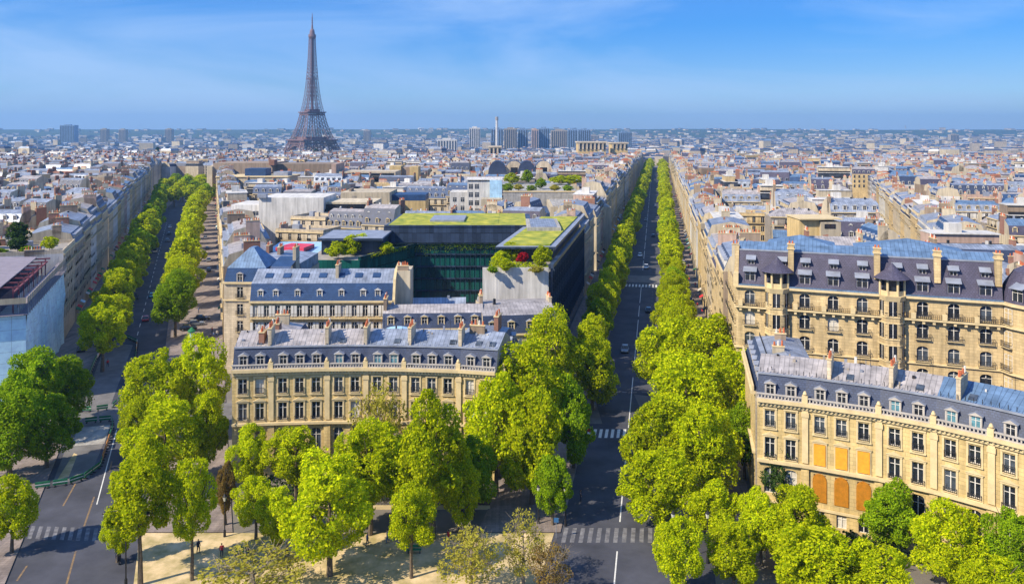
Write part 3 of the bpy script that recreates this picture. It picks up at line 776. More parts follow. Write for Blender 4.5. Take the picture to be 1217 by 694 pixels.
def block(F, w, dp, h, rnd, style, name, label=None, cat='building', group=None, lod=1, floors_show=9, sink=None, facs=(0,), front_shops=False):
    """one ordinary house of the street: walls with openings, roof, dormers, chimneys.
    lod 1: windows and dormers are parts; lod 2: all in few meshes; sink: append to one big mesh"""
    wallm, roofk, slm, zm = style['wall'], style['roof'], style.get('slate', 'slate'), style.get('zinc', 'zinc')
    nb = max(1, int(round(w / rnd.uniform(3.0, 3.8)))); bay = w / nb
    fh = 3.35 if h < 22 else 3.5
    nf = max(1, int((h - 1.6) / fh)); zb = h - nf * fh
    root = None
    wall = MB() if sink is None else sink
    ww, wh = 1.15, 2.05
    wins = []
    P = F.P
    def opslist(W2, n):
        bw = W2 / n
        return [(bw * (i + .5) - ww / 2, bw * (i + .5) + ww / 2, zb + j * fh + .55, zb + j * fh + .55 + wh) for j in range(nf) for i in range(n)]
    fr2 = {0: (F, w), 2: (F.sub(w, dp, 2), w), 1: (F.sub(w, 0, 1), dp), 3: (F.sub(0, dp, 3), dp)}
    for k in range(4):
        G, W2 = fr2[k]
        if k not in facs:
            wall.poly([G.P(0, 0, 0), G.P(W2, 0, 0), G.P(W2, 0, h), G.P(0, 0, h)], style.get('side', wallm)); continue
        n = max(1, int(round(W2 / bay)))
        ops = opslist(W2, n)
        if lod >= 3 or sink is not None:
            wall.poly([G.P(0, 0, 0), G.P(W2, 0, 0), G.P(W2, 0, h), G.P(0, 0, h)], wallm)
            for o in ops:
                if o[2] < h - fh * 3.2: continue
                wall.poly([G.P(o[0], -.04, o[2]), G.P(o[1], -.04, o[2]), G.P(o[1], -.04, o[3]), G.P(o[0], -.04, o[3])], 'glass_far')
        else:
            facade(wall, G, 0, W2, 0, h, ops, wallm, .22)
            wins += [(G, o) for o in ops]
        if lod < 3 and sink is None:
            wall.fbox(G, -.05, W2 + .05, -.35, .0, h - .3, h, 'limestone_trim')
            for j in (nf - 1, 1):
                if nf > 2:
                    z = zb + j * fh + .38
                    wall.fbox(G, .1, W2 - .1, -.6, .0, z - .12, z + .02, 'limestone_trim')
                    [wall.fbox(G, .1, W2 - .1, -.6, -.56, z + q_, z + q_ + .06, 'iron_black') for q_ in (.15, .45, .8)]
            if front_shops and k == 0:
                x = .8
                while x < W2 - 3:
                    c = rnd.choice(('awning_red', 'cloth_pale', 'barrier_green', 'scaffold_sheet', 'cloth_dark')) if rnd.random() < .3 else None
                    if c: wall.box8([G.P(x, -1.1, 2.7), G.P(x + 2.8, -1.1, 2.7), G.P(x + 2.8, -.01, 3.3), G.P(x, -.01, 3.3), G.P(x, -1.1, 2.78), G.P(x + 2.8, -1.1, 2.78), G.P(x + 2.8, -.01, 3.4), G.P(x, -.01, 3.4)], c)
                    x += 3.5
    if sink is None: root = empty(name, (F.P(w / 2, dp / 2, 0)), label, cat, group)
    roof = MB() if sink is None else sink
    top = h
    dorm = []
    if roofk == 'mansard':
        mh = rnd.uniform(2.6, 3.4); ins = rnd.uniform(.9, 1.4); rise = rnd.uniform(.8, 1.8)
        roof_shell(roof, F, w, dp, h, mh, ins, rise, slm, zm)
        top = h + mh + rise
        for k in (0, 2):
            if k in facs or k == 0:
                G, W2 = fr2[k]; dorm += [(G, bay * (i + .5)) for i in range(nb)]
    elif roofk == 'double':
        mh = rnd.uniform(4.6, 5.6); ins = rnd.uniform(2.2, 3.0); rise = rnd.uniform(.6, 1.2)
        roof_shell(roof, F, w, dp, h, mh, ins, rise, slm, zm); top = h + mh + rise
        for k in (0, 2):
            G, W2 = fr2[k]; dorm += [(G, bay * (i + .5)) for i in range(nb)]
    elif roofk == 'gable':
        rise = rnd.uniform(2.0, 3.2); roof_shell(roof, F, w, dp, h, .02, .02, rise, zm, zm); top = h + rise
    elif roofk == 'hip':
        rise = rnd.uniform(1.6, 2.6); roof_shell(roof, F, w, dp, h, .25, .15, rise, zm, zm, ends=.15); top = h + rise
    elif roofk == 'terrace':      # stepped-back modern top floors
        z = h
        for s in range(2):
            i0 = 1.6 * (s + 1)
            roof.fbox(F, .1, w - .1, i0, dp - .8 * (s + 1), z, z + 2.9, 'glass_far' if s == 0 else wallm)
            roof.fbox(F, 0, w, i0 - .5, dp - .8 * (s + 1) + .3, z + 2.9, z + 3.15, 'plaster_white')
            roof.fbox(F, .0, w, i0 - 1.5, i0 - 1.45, z + .05, z + .95, 'iron_black'); z += 3.15
        roof.fbox(F, 0, w, 0, dp, h - .02, h + .03, 'roof_gravel'); top = z
        roof.fbox(F, w * .3, w * .3 + 3, dp * .4, dp * .4 + 3, z, z + 2.2, 'plaster_white')
    else:                         # flat with parapet and plant boxes
        roof.poly([P(0, 0, h), P(w, 0, h), P(w, dp, h), P(0, dp, h)], 'roof_gravel')
        for (a0, a1, b0, b1) in ((0, w, 0, .3), (0, w, dp - .3, dp), (0, .3, .3, dp - .3), (w - .3, w, .3, dp - .3)):
            roof.fbox(F, a0, a1, b0, b1, h + .002, h + .9, wallm)
        for j in range(3 if lod < 3 and sink is None else 1):
            a = rnd.uniform(1, max(1.2, w - 4)); b = rnd.uniform(1, max(1.1, dp - 4)); s = rnd.uniform(1.2, 2.8)
            roof.fbox(F, a, a + s, b, b + s * .8, h, h + rnd.uniform(1, 2.8), rnd.choice(('zinc_plain', 'plaster_white', wallm)))
        top = h + .6
    if sink is None:
        # skylights, vents and pipes on the zinc
        for j in range(rnd.randint(1, 4)):
            a = rnd.uniform(1, w - 2); b = rnd.uniform(dp * .3, dp * .42)
            if roofk in ('mansard', 'double', 'hip', 'gable'):
                roof.fbox(F, a, a + .5, b + .6, b + 1.1, top - 1.2, top + rnd.uniform(.2, .9), rnd.choice(('zinc_plain', 'plaster_white', 'glass_dark', 'brick_red')))
    # chimney slabs on the party walls
    chs = []
    if roofk != 'terrace':
        for a0 in ((.0, w - .55) if rnd.random() < .7 else (.0,)):
            L = rnd.uniform(2.0, min(5.0, dp * .45)); b0 = rnd.uniform(1.2, max(1.3, dp - L - 1.2))
            m = rnd.choice(('plaster_cream', 'plaster_brown', 'brick_red', 'plaster_cream', 'plaster_pink'))
            chs.append((a0, b0, L, top + rnd.uniform(.5, 1.7), m))
    if sink is not None:
        for (a0, b0, L, z1, m) in chs:
            sink.fbox(F, a0, a0 + .6, b0, b0 + L, h, z1, m, (0,))
            sink.fbox(F, a0 + .15, a0 + .45, b0 + .2, b0 + L - .2, z1, z1 + .5, 'terracotta', (0,))
        for (G, a) in dorm:
            sink.fbox(G, a - .7, a + .7, .25, 1.8, h + .5, h + 2.3, 'plaster_white' if zm != 'zinc' else 'zinc_plain', (0,))
            sink.poly([G.P(a - .5, .2, h + .7), G.P(a + .5, .2, h + .7), G.P(a + .5, .2, h + 2.1), G.P(a - .5, .2, h + 2.1)], 'glass_far')
        return None
    if lod >= 2:
        for (G, o) in wins:
            wall.poly([G.P(o[0], .2, o[2]), G.P(o[1], .2, o[2]), G.P(o[1], .2, o[3]), G.P(o[0], .2, o[3])], 'glass_dark' if rnd.random() < .8 else 'curtain')
            wall.fbox(G, (o[0] + o[1]) / 2 - .05, (o[0] + o[1]) / 2 + .05, .14, .19, o[2], o[3], 'window_paint', (0, 1, 4))
    part(wall, 'wall', root); part(roof, 'roof', root)
    for (a0, b0, L, z1, m) in chs:
        part(chimney_mb(F, a0, a0 + .6, b0, b0 + L, h - .5, z1, m, max(3, int(L / .6))), 'chimney', root)
    if dorm:
        dk = ('dm', slm, zm, roofk)
        me = wmesh(dk, lambda: dormer_mesh(1.0, 1.7, 1.4, slm, 'zinc_plain', 'plaster_white' if zm == 'zinc' else 'limestone_trim'))
        for (G, a) in dorm: add('dormer', me, root, G.P(a, .28, h + .45), G.rz)
        if roofk == 'double':
            me2 = wmesh(('dm2', slm), lambda: dormer_mesh(.7, 1.0, 1.0, slm, 'zinc_plain', 'plaster_white'))
            for (G, a) in dorm: add('dormer', me2, root, G.P(a, 1.75, h + 3.1), G.rz)
    if lod == 1:
        for (G, o) in wins:
            pn = 'glass_dark' if rnd.random() < .8 else 'curtain'
            rl = rnd.random() < .5
            if o[2] > h - fh * floors_show:
                me = wmesh(('sw', pn, rl), lambda: small_window_mesh(ww, wh, pn, rl))
                add('window', me, root, G.P((o[0] + o[1]) / 2, .18, o[2]), G.rz)
            else:
                pass
        low = [x for x in wins if x[1][2] <= h - fh * floors_show]
        if low:
            mbp = MB()
            for (G, o) in low: mbp.poly([G.P(o[0], .2, o[2]), G.P(o[1], .2, o[2]), G.P(o[1], .2, o[3]), G.P(o[0], .2, o[3])], 'glass_dark')
            g = part(mbp, 'lower_glazing', root)
    return root
WALLS = ['limestone_pale', 'limestone_warm', 'plaster_cream', 'limestone_grey', 'plaster_white', 'plaster_brown', 'plaster_pink', 'plaster_yellow']
WNAME = {'limestone_pale': 'pale stone', 'limestone_warm': 'warm yellow stone', 'plaster_cream': 'cream rendered', 'limestone_grey': 'grey stone', 'plaster_white': 'white rendered', 'plaster_brown': 'brown rendered', 'plaster_pink': 'pinkish rendered', 'plaster_yellow': 'yellow rendered'}
RNAME = {'mansard': 'slate mansard', 'double': 'tall slate mansard', 'gable': 'plain zinc gable roof', 'hip': 'hipped zinc roof', 'terrace': 'stepped terraces', 'flat': 'flat gravel roof'}
def rstyle(rnd, row=False):
    wl = rnd.choices(WALLS, (6, 5, 5, 3, 3, 1, 1, 1) if row else (4, 3, 5, 3, 4, 2.2, 1.6, 1.2))[0]
    rf = rnd.choices(('mansard', 'double', 'gable', 'hip', 'terrace', 'flat'), (6, 3, 0, 0, .6, .3) if row else (5, 2, 2.4, 1.6, .8, 2.2))[0]
    return {'wall': wl, 'roof': rf, 'slate': rnd.choice(('slate', 'slate', 'slate_blue', 'slate_purple', 'zinc')),
            'zinc': rnd.choices(('zinc', 'zinc_warm', 'zinc_blue', 'roof_tile'), (6, 4, 2, .5))[0],
            'side': rnd.choice(('plaster_cream', 'plaster_cream', 'plaster_white', 'limestone_grey', 'plaster_brown'))}

# ------------------------------------------------------------------ the two curved-front mansions on the circle
def mansion(pts, label, depth, boards=(), nbays=14, blue_from=99, wings=None, ch_at=(), name='stone_mansion'):
    GAP = [g for g in (2, 5, 7, 9, 12) if g < nbays]
    L0 = [math.hypot(pts[i + 1][0] - pts[i][0], pts[i + 1][1] - pts[i][1]) for i in range(len(pts) - 1)]; T = sum(L0)
    def along(q):
        for i, l in enumerate(L0):
            if q <= l or i == len(L0) - 1: f = q / l; return (pts[i][0] + (pts[i + 1][0] - pts[i][0]) * f, pts[i][1] + (pts[i + 1][1] - pts[i][1]) * f)
            q -= l
    pos = []; x = .62
    for k in range(nbays):
        if k: x += 1.36 if k in GAP else 1.0
        pos.append(x)
    sc_ = T / (pos[-1] + .62); pos = [q * sc_ for q in pos]
    cuts = [0] + [(pos[g - 1] + pos[g]) / 2 for g in GAP] + [T]
    pts = [along(q) for q in cuts]
    blue_from = max([i for i in range(len(cuts) - 1) if cuts[i] <= blue_from + 1.5]) if blue_from < T else 99
    ch_at = [(max(j for j in range(len(cuts) - 1) if cuts[j] <= q), q) for q in ch_at]; ch_at = [(j, q - cuts[j]) for j, q in ch_at]
    root = empty(name, ((pts[0][0] + pts[-1][0]) / 2, (pts[0][1] + pts[-1][1]) / 2 + 5, 0), label, 'building')
    wall, trim, balu, man, top, crest = MB(), MB(), MB(), MB(), MB(), MB()
    HC = 16.7
    segs = [Fr(*pts[i], pts[i + 1][0] - pts[i][0], pts[i + 1][1] - pts[i][1]) for i in range(len(pts) - 1)]
    Ls = [math.hypot(pts[i + 1][0] - pts[i][0], pts[i + 1][1] - pts[i][1]) for i in range(len(pts) - 1)]
    # mitre offsets so that neighbouring stretches meet along one line
    def off(i, b):
        if i == 0: n = segs[0].n
        elif i == len(segs): n = segs[-1].n
        else:
            n = (segs[i - 1].n[0] + segs[i].n[0], segs[i - 1].n[1] + segs[i].n[1]); l = math.hypot(*n); n = (n[0] / l, n[1] / l)
        return (pts[i][0] + n[0] * b, pts[i][1] + n[1] * b)
    def strip(mb, b0, z0, b1, z1, m):
        for i in range(len(segs)):
            p, q = off(i, b0), off(i + 1, b0); r, s = off(i + 1, b1), off(i, b1)
            mb.poly([(p[0], p[1], z0), (q[0], q[1], z0), (r[0], r[1], z1), (s[0], s[1], z1)], m)
    def band(mb, b0, b1, z0, z1, m):     # moulding: b0 outer (negative), b1 inner
        strip(mb, b0, z0, b0, z1, m); strip(mb, b0, z1, b1, z1, m); strip(mb, b1, z0, b0, z0, m)
        for i in (0, len(segs)):
            p, q = off(i, b0), off(i, b1); f = [(p[0], p[1], z0), (p[0], p[1], z1), (q[0], q[1], z1), (q[0], q[1], z0)]
            mb.poly(f if i == 0 else f[::-1], m)
    dorms = []
    # the chords are a little shorter than the curve: scale each group's bays to its own stretch
    byseg = [[((q - cuts[i]) * Ls[i] / (cuts[i + 1] - cuts[i]), k) for k, q in enumerate(pos) if cuts[i] < q < cuts[i + 1]] for i in range(len(segs))]
    pil = [[] if i == 0 else [.0] for i in range(len(segs))]
    for F, L, bays_, pl in zip(segs, Ls, byseg, pil):
        ops = []
        for a, k in bays_:
            ops += [(a - .62, a + .62, 12.95, 15.1), (a - .62, a + .62, 8.95, 11.45), (a - .75, a + .75, 4.2, 7.6), (a - .6, a + .6, 1.2, 2.8)]
        facade(wall, F, 0, L, 0, HC - .02, ops, 'limestone', .32)
        for aa in pl:
            trim.fbox(F, aa - .38, aa + .38, -.22, -.004, 8.85, HC - 1.05, 'limestone_trim')
            trim.fbox(F, aa - .48, aa + .48, -.3, -.005, HC - 1.9, HC - 1.3, 'limestone_trim')
            trim.fbox(F, aa - .48, aa + .48, -.3, -.005, .3, 8.3, 'limestone')
            balu.fbox(F, aa - .35, aa + .35, -.55, .0, HC + .02, HC + .95, 'limestone_trim')
            c = F.P(aa, -.28, 0); balu.cyl(c, .15, .28, HC + .95, HC + 1.15, 'limestone_trim', 8); balu.cyl(c, .28, .12, HC + 1.15, HC + 1.5, 'limestone_trim', 8)
        for a, k in bays_:
            bd = k in boards
            cur = R.random()
            window(F, a, 12.95, 1.24, 2.15, root, 'glass_dark', rail=(1.3, .85, .22))
            if bd:
                b1 = MB(); b1.fbox(F, a - .72, a + .72, -.2, -.15, 8.85, 11.55, 'board_orange'); part(b1, 'boarding', root, 'orange board closing a window')
                b2 = MB(); pp = [(-.85, 4.1), (.85, 4.1)] + [(.85 * math.cos(t), 6.9 + .85 * math.sin(t)) for t in [math.pi * j / 8 for j in range(9)]]
                b2.poly([F.P(a + x, -.12, z) for x, z in pp], 'board_orange')
                for (x0_, z0_), (x1_, z1_) in zip(pp, pp[1:] + pp[:1]): b2.poly([F.P(a + x0_, -.005, z0_), F.P(a + x1_, -.005, z1_), F.P(a + x1_, -.12, z1_), F.P(a + x0_, -.12, z0_)], 'board_orange'); part(b2, 'boarding', root, 'orange board closing an arched opening')
                b3 = MB(); b3.fbox(F, a - .74, a + .74, .2, .24, 4.22, 7.58, 'limestone_trim'); part(b3, 'infill', root)
            else:
                window(F, a, 8.95, 1.24, 2.5, root, 'glass_dark' if cur < .85 else 'glass_sky', rail=(1.5, .5, .25))
                window(F, a, 4.2, 1.5, 3.4, root, 'glass_dark', arch='limestone')
            window(F, a, 1.2, 1.2, 1.6, root, 'glass_dark')
            for z0, z1, hw in ((12.75, 15.3, .62), (8.75, 11.6, .62)):      # stone surrounds standing proud
                trim.fbox(F, a - hw - .26, a - hw - .03, -.09, -.003, z0, z1, 'limestone_trim'); trim.fbox(F, a + hw + .03, a + hw + .26, -.09, -.003, z0, z1, 'limestone_trim')
                trim.fbox(F, a - hw - .29, a + hw + .29, -.14, -.003, z1, z1 + .2, 'limestone_trim'); trim.fbox(F, a - hw - .3, a + hw + .3, -.2, -.003, z0 - .16, z0, 'limestone_trim')
            # small pediment over the tall windows
            z = 11.82
            for b_ in (-.22,):
                trim.poly([F.P(a - 1.0, b_, z), F.P(a + 1.0, b_, z), F.P(a, b_, z + .46)], 'limestone_trim')
                trim.poly([F.P(a - 1.0, b_, z), F.P(a, b_, z + .46), F.P(a, -.003, z + .46), F.P(a - 1.0, -.003, z)], 'limestone_trim')
                trim.poly([F.P(a, b_, z + .46), F.P(a + 1.0, b_, z), F.P(a + 1.0, -.003, z), F.P(a, -.003, z + .46)], 'limestone_trim')
            dorms.append((F, a, k))
        # dentils and balusters
        x = .2
        while x < L - .2: trim.fbox(F, x, x + .22, -.5, -.3, HC - .78, HC - .5, 'limestone_trim', (5,)); x += .5
        x = .1
        while x < L - .1: balu.fbox(F, x, x + .16, -.42, -.26, HC + .12, HC + .55, 'balustrade_stone'); x += .42
        x = .3
        zt = HC + 2.7
        while x < L: crest.fbox(F, x, x + .07, 1.47, 1.54, zt + .3, zt + .85, 'iron_black' if blue_from < 50 else 'zinc_plain'); x += .9
    band(trim, -.30, -.002, HC - 1.0, HC - .8, 'limestone_trim'); band(trim, -.3, -.002, HC - .8, HC - .45, 'limestone_trim'); band(trim, -.72, .0, HC - .45, HC, 'limestone_trim')
    band(trim, -.55, -.002, 8.3, 8.65, 'limestone_trim'); band(trim, -.2, -.002, 3.0, 3.3, 'limestone_trim')
    band(balu, -.5, -.2, HC + .004, HC + .12, 'balustrade_stone'); band(balu, -.5, -.2, HC + .55, HC + .7, 'balustrade_stone')
    part(wall, 'wall', root); part(trim, 'stone_trim', root); part(balu, 'balustrade', root)
    # roofs: steep slate face, then zinc up to the ridge, then down behind
    ins, mh, rg = 1.5, 2.75, depth * .6
    nseg = len(segs)
    strip(man, .35, HC - .1, ins, HC + mh, 'slate'); 
    bandz = MB(); band(bandz, ins - .25, ins + .05, HC + mh - .06, HC + mh + .16, 'zinc_plain'); part(bandz, 'roof_kerb', root)
    def zstrip(mb, b0, z0, b1, z1):
        for i in range(nseg):
            p, q = off(i, b0), off(i + 1, b0); r, s = off(i + 1, b1), off(i, b1)
            mb.poly([(p[0], p[1], z0), (q[0], q[1], z0), (r[0], r[1], z1), (s[0], s[1], z1)], 'zinc_blue' if i >= blue_from else ('zinc_warm' if (i < 3 or blue_from < 50) else 'zinc'))
    zr = HC + mh + 1.5
    zstrip(top, ins + .04, HC + mh + .02, rg, zr)
    zstrip(top, rg, zr, depth - 1, HC + mh + .1)
    rman = MB(); strip(rman, depth - 1, HC + mh + .1, depth, HC, 'slate'); part(rman, 'rear_mansard', root)
    # back wall and end wall
    back = MB()
    for i in range(nseg):
        p, q = off(i, depth), off(i + 1, depth)
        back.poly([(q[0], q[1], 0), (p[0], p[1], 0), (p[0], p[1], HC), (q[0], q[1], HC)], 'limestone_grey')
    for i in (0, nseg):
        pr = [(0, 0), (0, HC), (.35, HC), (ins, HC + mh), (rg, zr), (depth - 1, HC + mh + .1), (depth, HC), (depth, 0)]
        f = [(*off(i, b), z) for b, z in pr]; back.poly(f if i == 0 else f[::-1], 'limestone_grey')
    part(back, 'rear_wall', root); part(man, 'mansard', root); part(top, 'zinc_roof', root); part(crest, 'roof_cresting', root)
    dme = wmesh('hd', lambda: dormer_mesh(1.05, 1.65, 1.6, 'slate', 'zinc_plain', 'balustrade_stone'))
    dme2 = wmesh('hd2', lambda: dormer_mesh(1.05, 1.65, 1.6, 'slate', 'zinc_plain', 'balustrade_stone', 'glass_sky'))
    for (F, a, k) in dorms: add('dormer', dme2 if k in (5, 7, 8) else dme, root, F.P(a, .42, HC + .12), F.rz)
    for (i, a) in ch_at:
        F = segs[i]
        part(chimney_mb(F, a, a + .5, ins + .25, ins + 3.6, HC + mh - .3, zr + 1.15, 'limestone_pale', 4), 'chimney', root)
        top.f and None
    for j in range(22):
        i = R.randrange(nseg); F = segs[i]; a = R.uniform(.6, Ls[i] - .8); b = R.uniform(ins + .8, rg + 2); z = HC + mh + 1.15 * min(1, (b - ins) / (rg - ins)); s = R.uniform(.12, .4)
        fit = MB(); fit.fbox(F, a, a + s, b, b + s, z - .2, z + R.uniform(.3, .8), R.choice(('zinc_plain', 'plaster_white', 'limestone_grey', 'iron_black'))); part(fit, 'roof_vent', root)
    for j in range(9):
        fit = MB(); i = R.randrange(nseg); F = segs[i]; a = R.uniform(.6, Ls[i] - .8); p_ = F.P(a, rg - .3, 0); fit.cyl(p_, .03, .02, zr - .1, zr + R.uniform(1.4, 2.6), 'iron_black', 5); fit.fbox(F, a - .4, a + .4, rg - .32, rg - .28, zr + 1.2, zr + 1.25, 'iron_black'); part(fit, 'aerial', root)
    for j in range(7):
        fit = MB(); i = R.randrange(nseg); F = segs[i]; a = R.uniform(.6, Ls[i] - 1.6); z = HC + mh + .35
        fit.box8([F.P(a, 2.2, z - .1), F.P(a + .9, 2.2, z - .1), F.P(a + .9, 3.3, z + .2), F.P(a, 3.3, z + .2), F.P(a, 2.2, z + .02), F.P(a + .9, 2.2, z + .02), F.P(a + .9, 3.3, z + .36), F.P(a, 3.3, z + .36)], 'glass_mid'); part(fit, 'skylight', root)
    return root, segs, off, zr
# left one
PL = [(-41.8, 120.6), (-31.5, 121.8), (-20.5, 122.0), (-9.5, 121.2), (-2.4, 119.6)]
m1, sg1, off1, ZR = mansion(PL, 'curved yellow stone mansion with slate mansard between the two avenues', 10.5,
    ch_at=(4.9, 13.4, 19.2, 25.8, 33.6))
def wing(root, F, w, dp, zn, facs, chim, slope_ends=0.0):
    """side range of a mansion: F runs along its outer face"""
    HC = 16.7; wall = MB(); G = F
    n = max(2, int(round(w / 2.9))); bw = w / n
    ops = [(bw * (i + .5) - .6, bw * (i + .5) + .6, z, z + h) for z, h in ((12.95, 2.15), (9.35, 2.5), (4.4, 3.0)) for i in range(n)]
    facade(wall, G, 0, w, 0, HC, ops, 'limestone', .3)
    wall.fbox(G, -.2, w, -.6, 0, HC - .4, HC + .02, 'limestone_trim'); wall.fbox(G, 0, w, -.4, -.002, 8.3, 8.6, 'limestone_trim')
    wall.fbox(G, 0, w, -.42, -.2, HC + .03, HC + .8, 'limestone_trim')
    for k in (1, 2, 3):
        H2 = [G.sub(w, 0, 1), G.sub(w, dp, 2), G.sub(0, dp, 3)][k - 1]; WW = [dp, w, dp][k - 1]
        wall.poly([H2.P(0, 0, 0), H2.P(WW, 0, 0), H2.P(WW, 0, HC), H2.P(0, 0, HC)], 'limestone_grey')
    part(wall, 'wall', root)
    for o in ops: window(G, (o[0] + o[1]) / 2, o[2], 1.2, o[3] - o[2], root)
    rf = MB(); roof_shell(rf, G, w, dp, HC, 2.8, 1.4, .9, 'slate', zn, ends=1.2); part(rf, 'roof', root)
    dme = wmesh('hd', None)
    for i in range(n): add('dormer', dme, root, G.P(bw * (i + .5), .42, HC + .12), G.rz)
    for (a, b, la, lb, h, m, p) in chim:
        part(chimney_mb(G, a, a + la, b, b + lb, HC + 2, HC + h, m, p, 'a' if la > lb else 'b'), 'chimney', root)
# wings: outer face of the left wing looks left (d runs towards the viewer)
p = off1(0, 10.4)
wing(m1, Fr(p[0] + .05, 138.5, PL[0][0] - p[0] - .05, PL[0][1] + 1.2 - 138.5), 17.0, 9.0, 'zinc_warm', (0,),
     [(13.2, 3.2, 2.2, .8, 4.7, 'brick_red', 4), (9.4, 4.6, 2.0, .8, 5.0, 'brick_red', 4), (4.0, 3.4, .7, 2.2, 5.0, 'plaster_cream', 4)])
wing(m1, Fr(-1.6, 121.0, 3.0, 15.5), 15.0, 9.5, 'zinc', (0,), [(4, 3.5, .7, 2.4, 5.2, 'plaster_brown', 4), (9.5, 2.5, 2.8, .7, 5.4, 'brick_red', 4)])
dmb = MB(); c = (-19.0, 134.0); dmb.cyl(c, 3.0, 3.0, 12, 18.2, 'plaster_cream', 16); dmb.ell((c[0], c[1], 18.2), 3.2, 3.2, 1.6, 'tent_blue', 16, 5, True)
part(dmb, 'glass_dome', m1)
# right one, its cornice rises towards us because it comes closer
PR = [(32.6, 107.4), (39.6, 104.6), (46.2, 101.1), (52.6, 96.6), (58.4, 90.6), (63.6, 84.4)]
m2, sg2, off2, ZR2 = mansion(PR, 'curved yellow stone mansion with orange boarded windows at the right edge', 10.0,
    boards=(2, 3, 4), nbays=13, blue_from=22.8, ch_at=(8.5, 15.6, 22.9, 31.0))
wing(m2, Fr(37.4, 129.6, -4.6, -21.0), 20.5, 9.5, 'zinc', (0,), [(12, 3, .8, 1.6, 4.2, 'plaster_cream', 3), (5, 4, .8, 1.6, 4.4, 'plaster_brown', 3)])
cr_ = MB()
F = Fr(PR[0][0] + .6, PR[0][1] + 2, 4.6, 21.0)
for k in range(40): cr_.fbox(F, k * .5, k * .5 + .08, -1.95, -1.87, 19.5, 20.1, 'iron_black')
part(cr_, 'roof_cresting', m2)
m1.location.z -= .5; m2.location.z -= .25

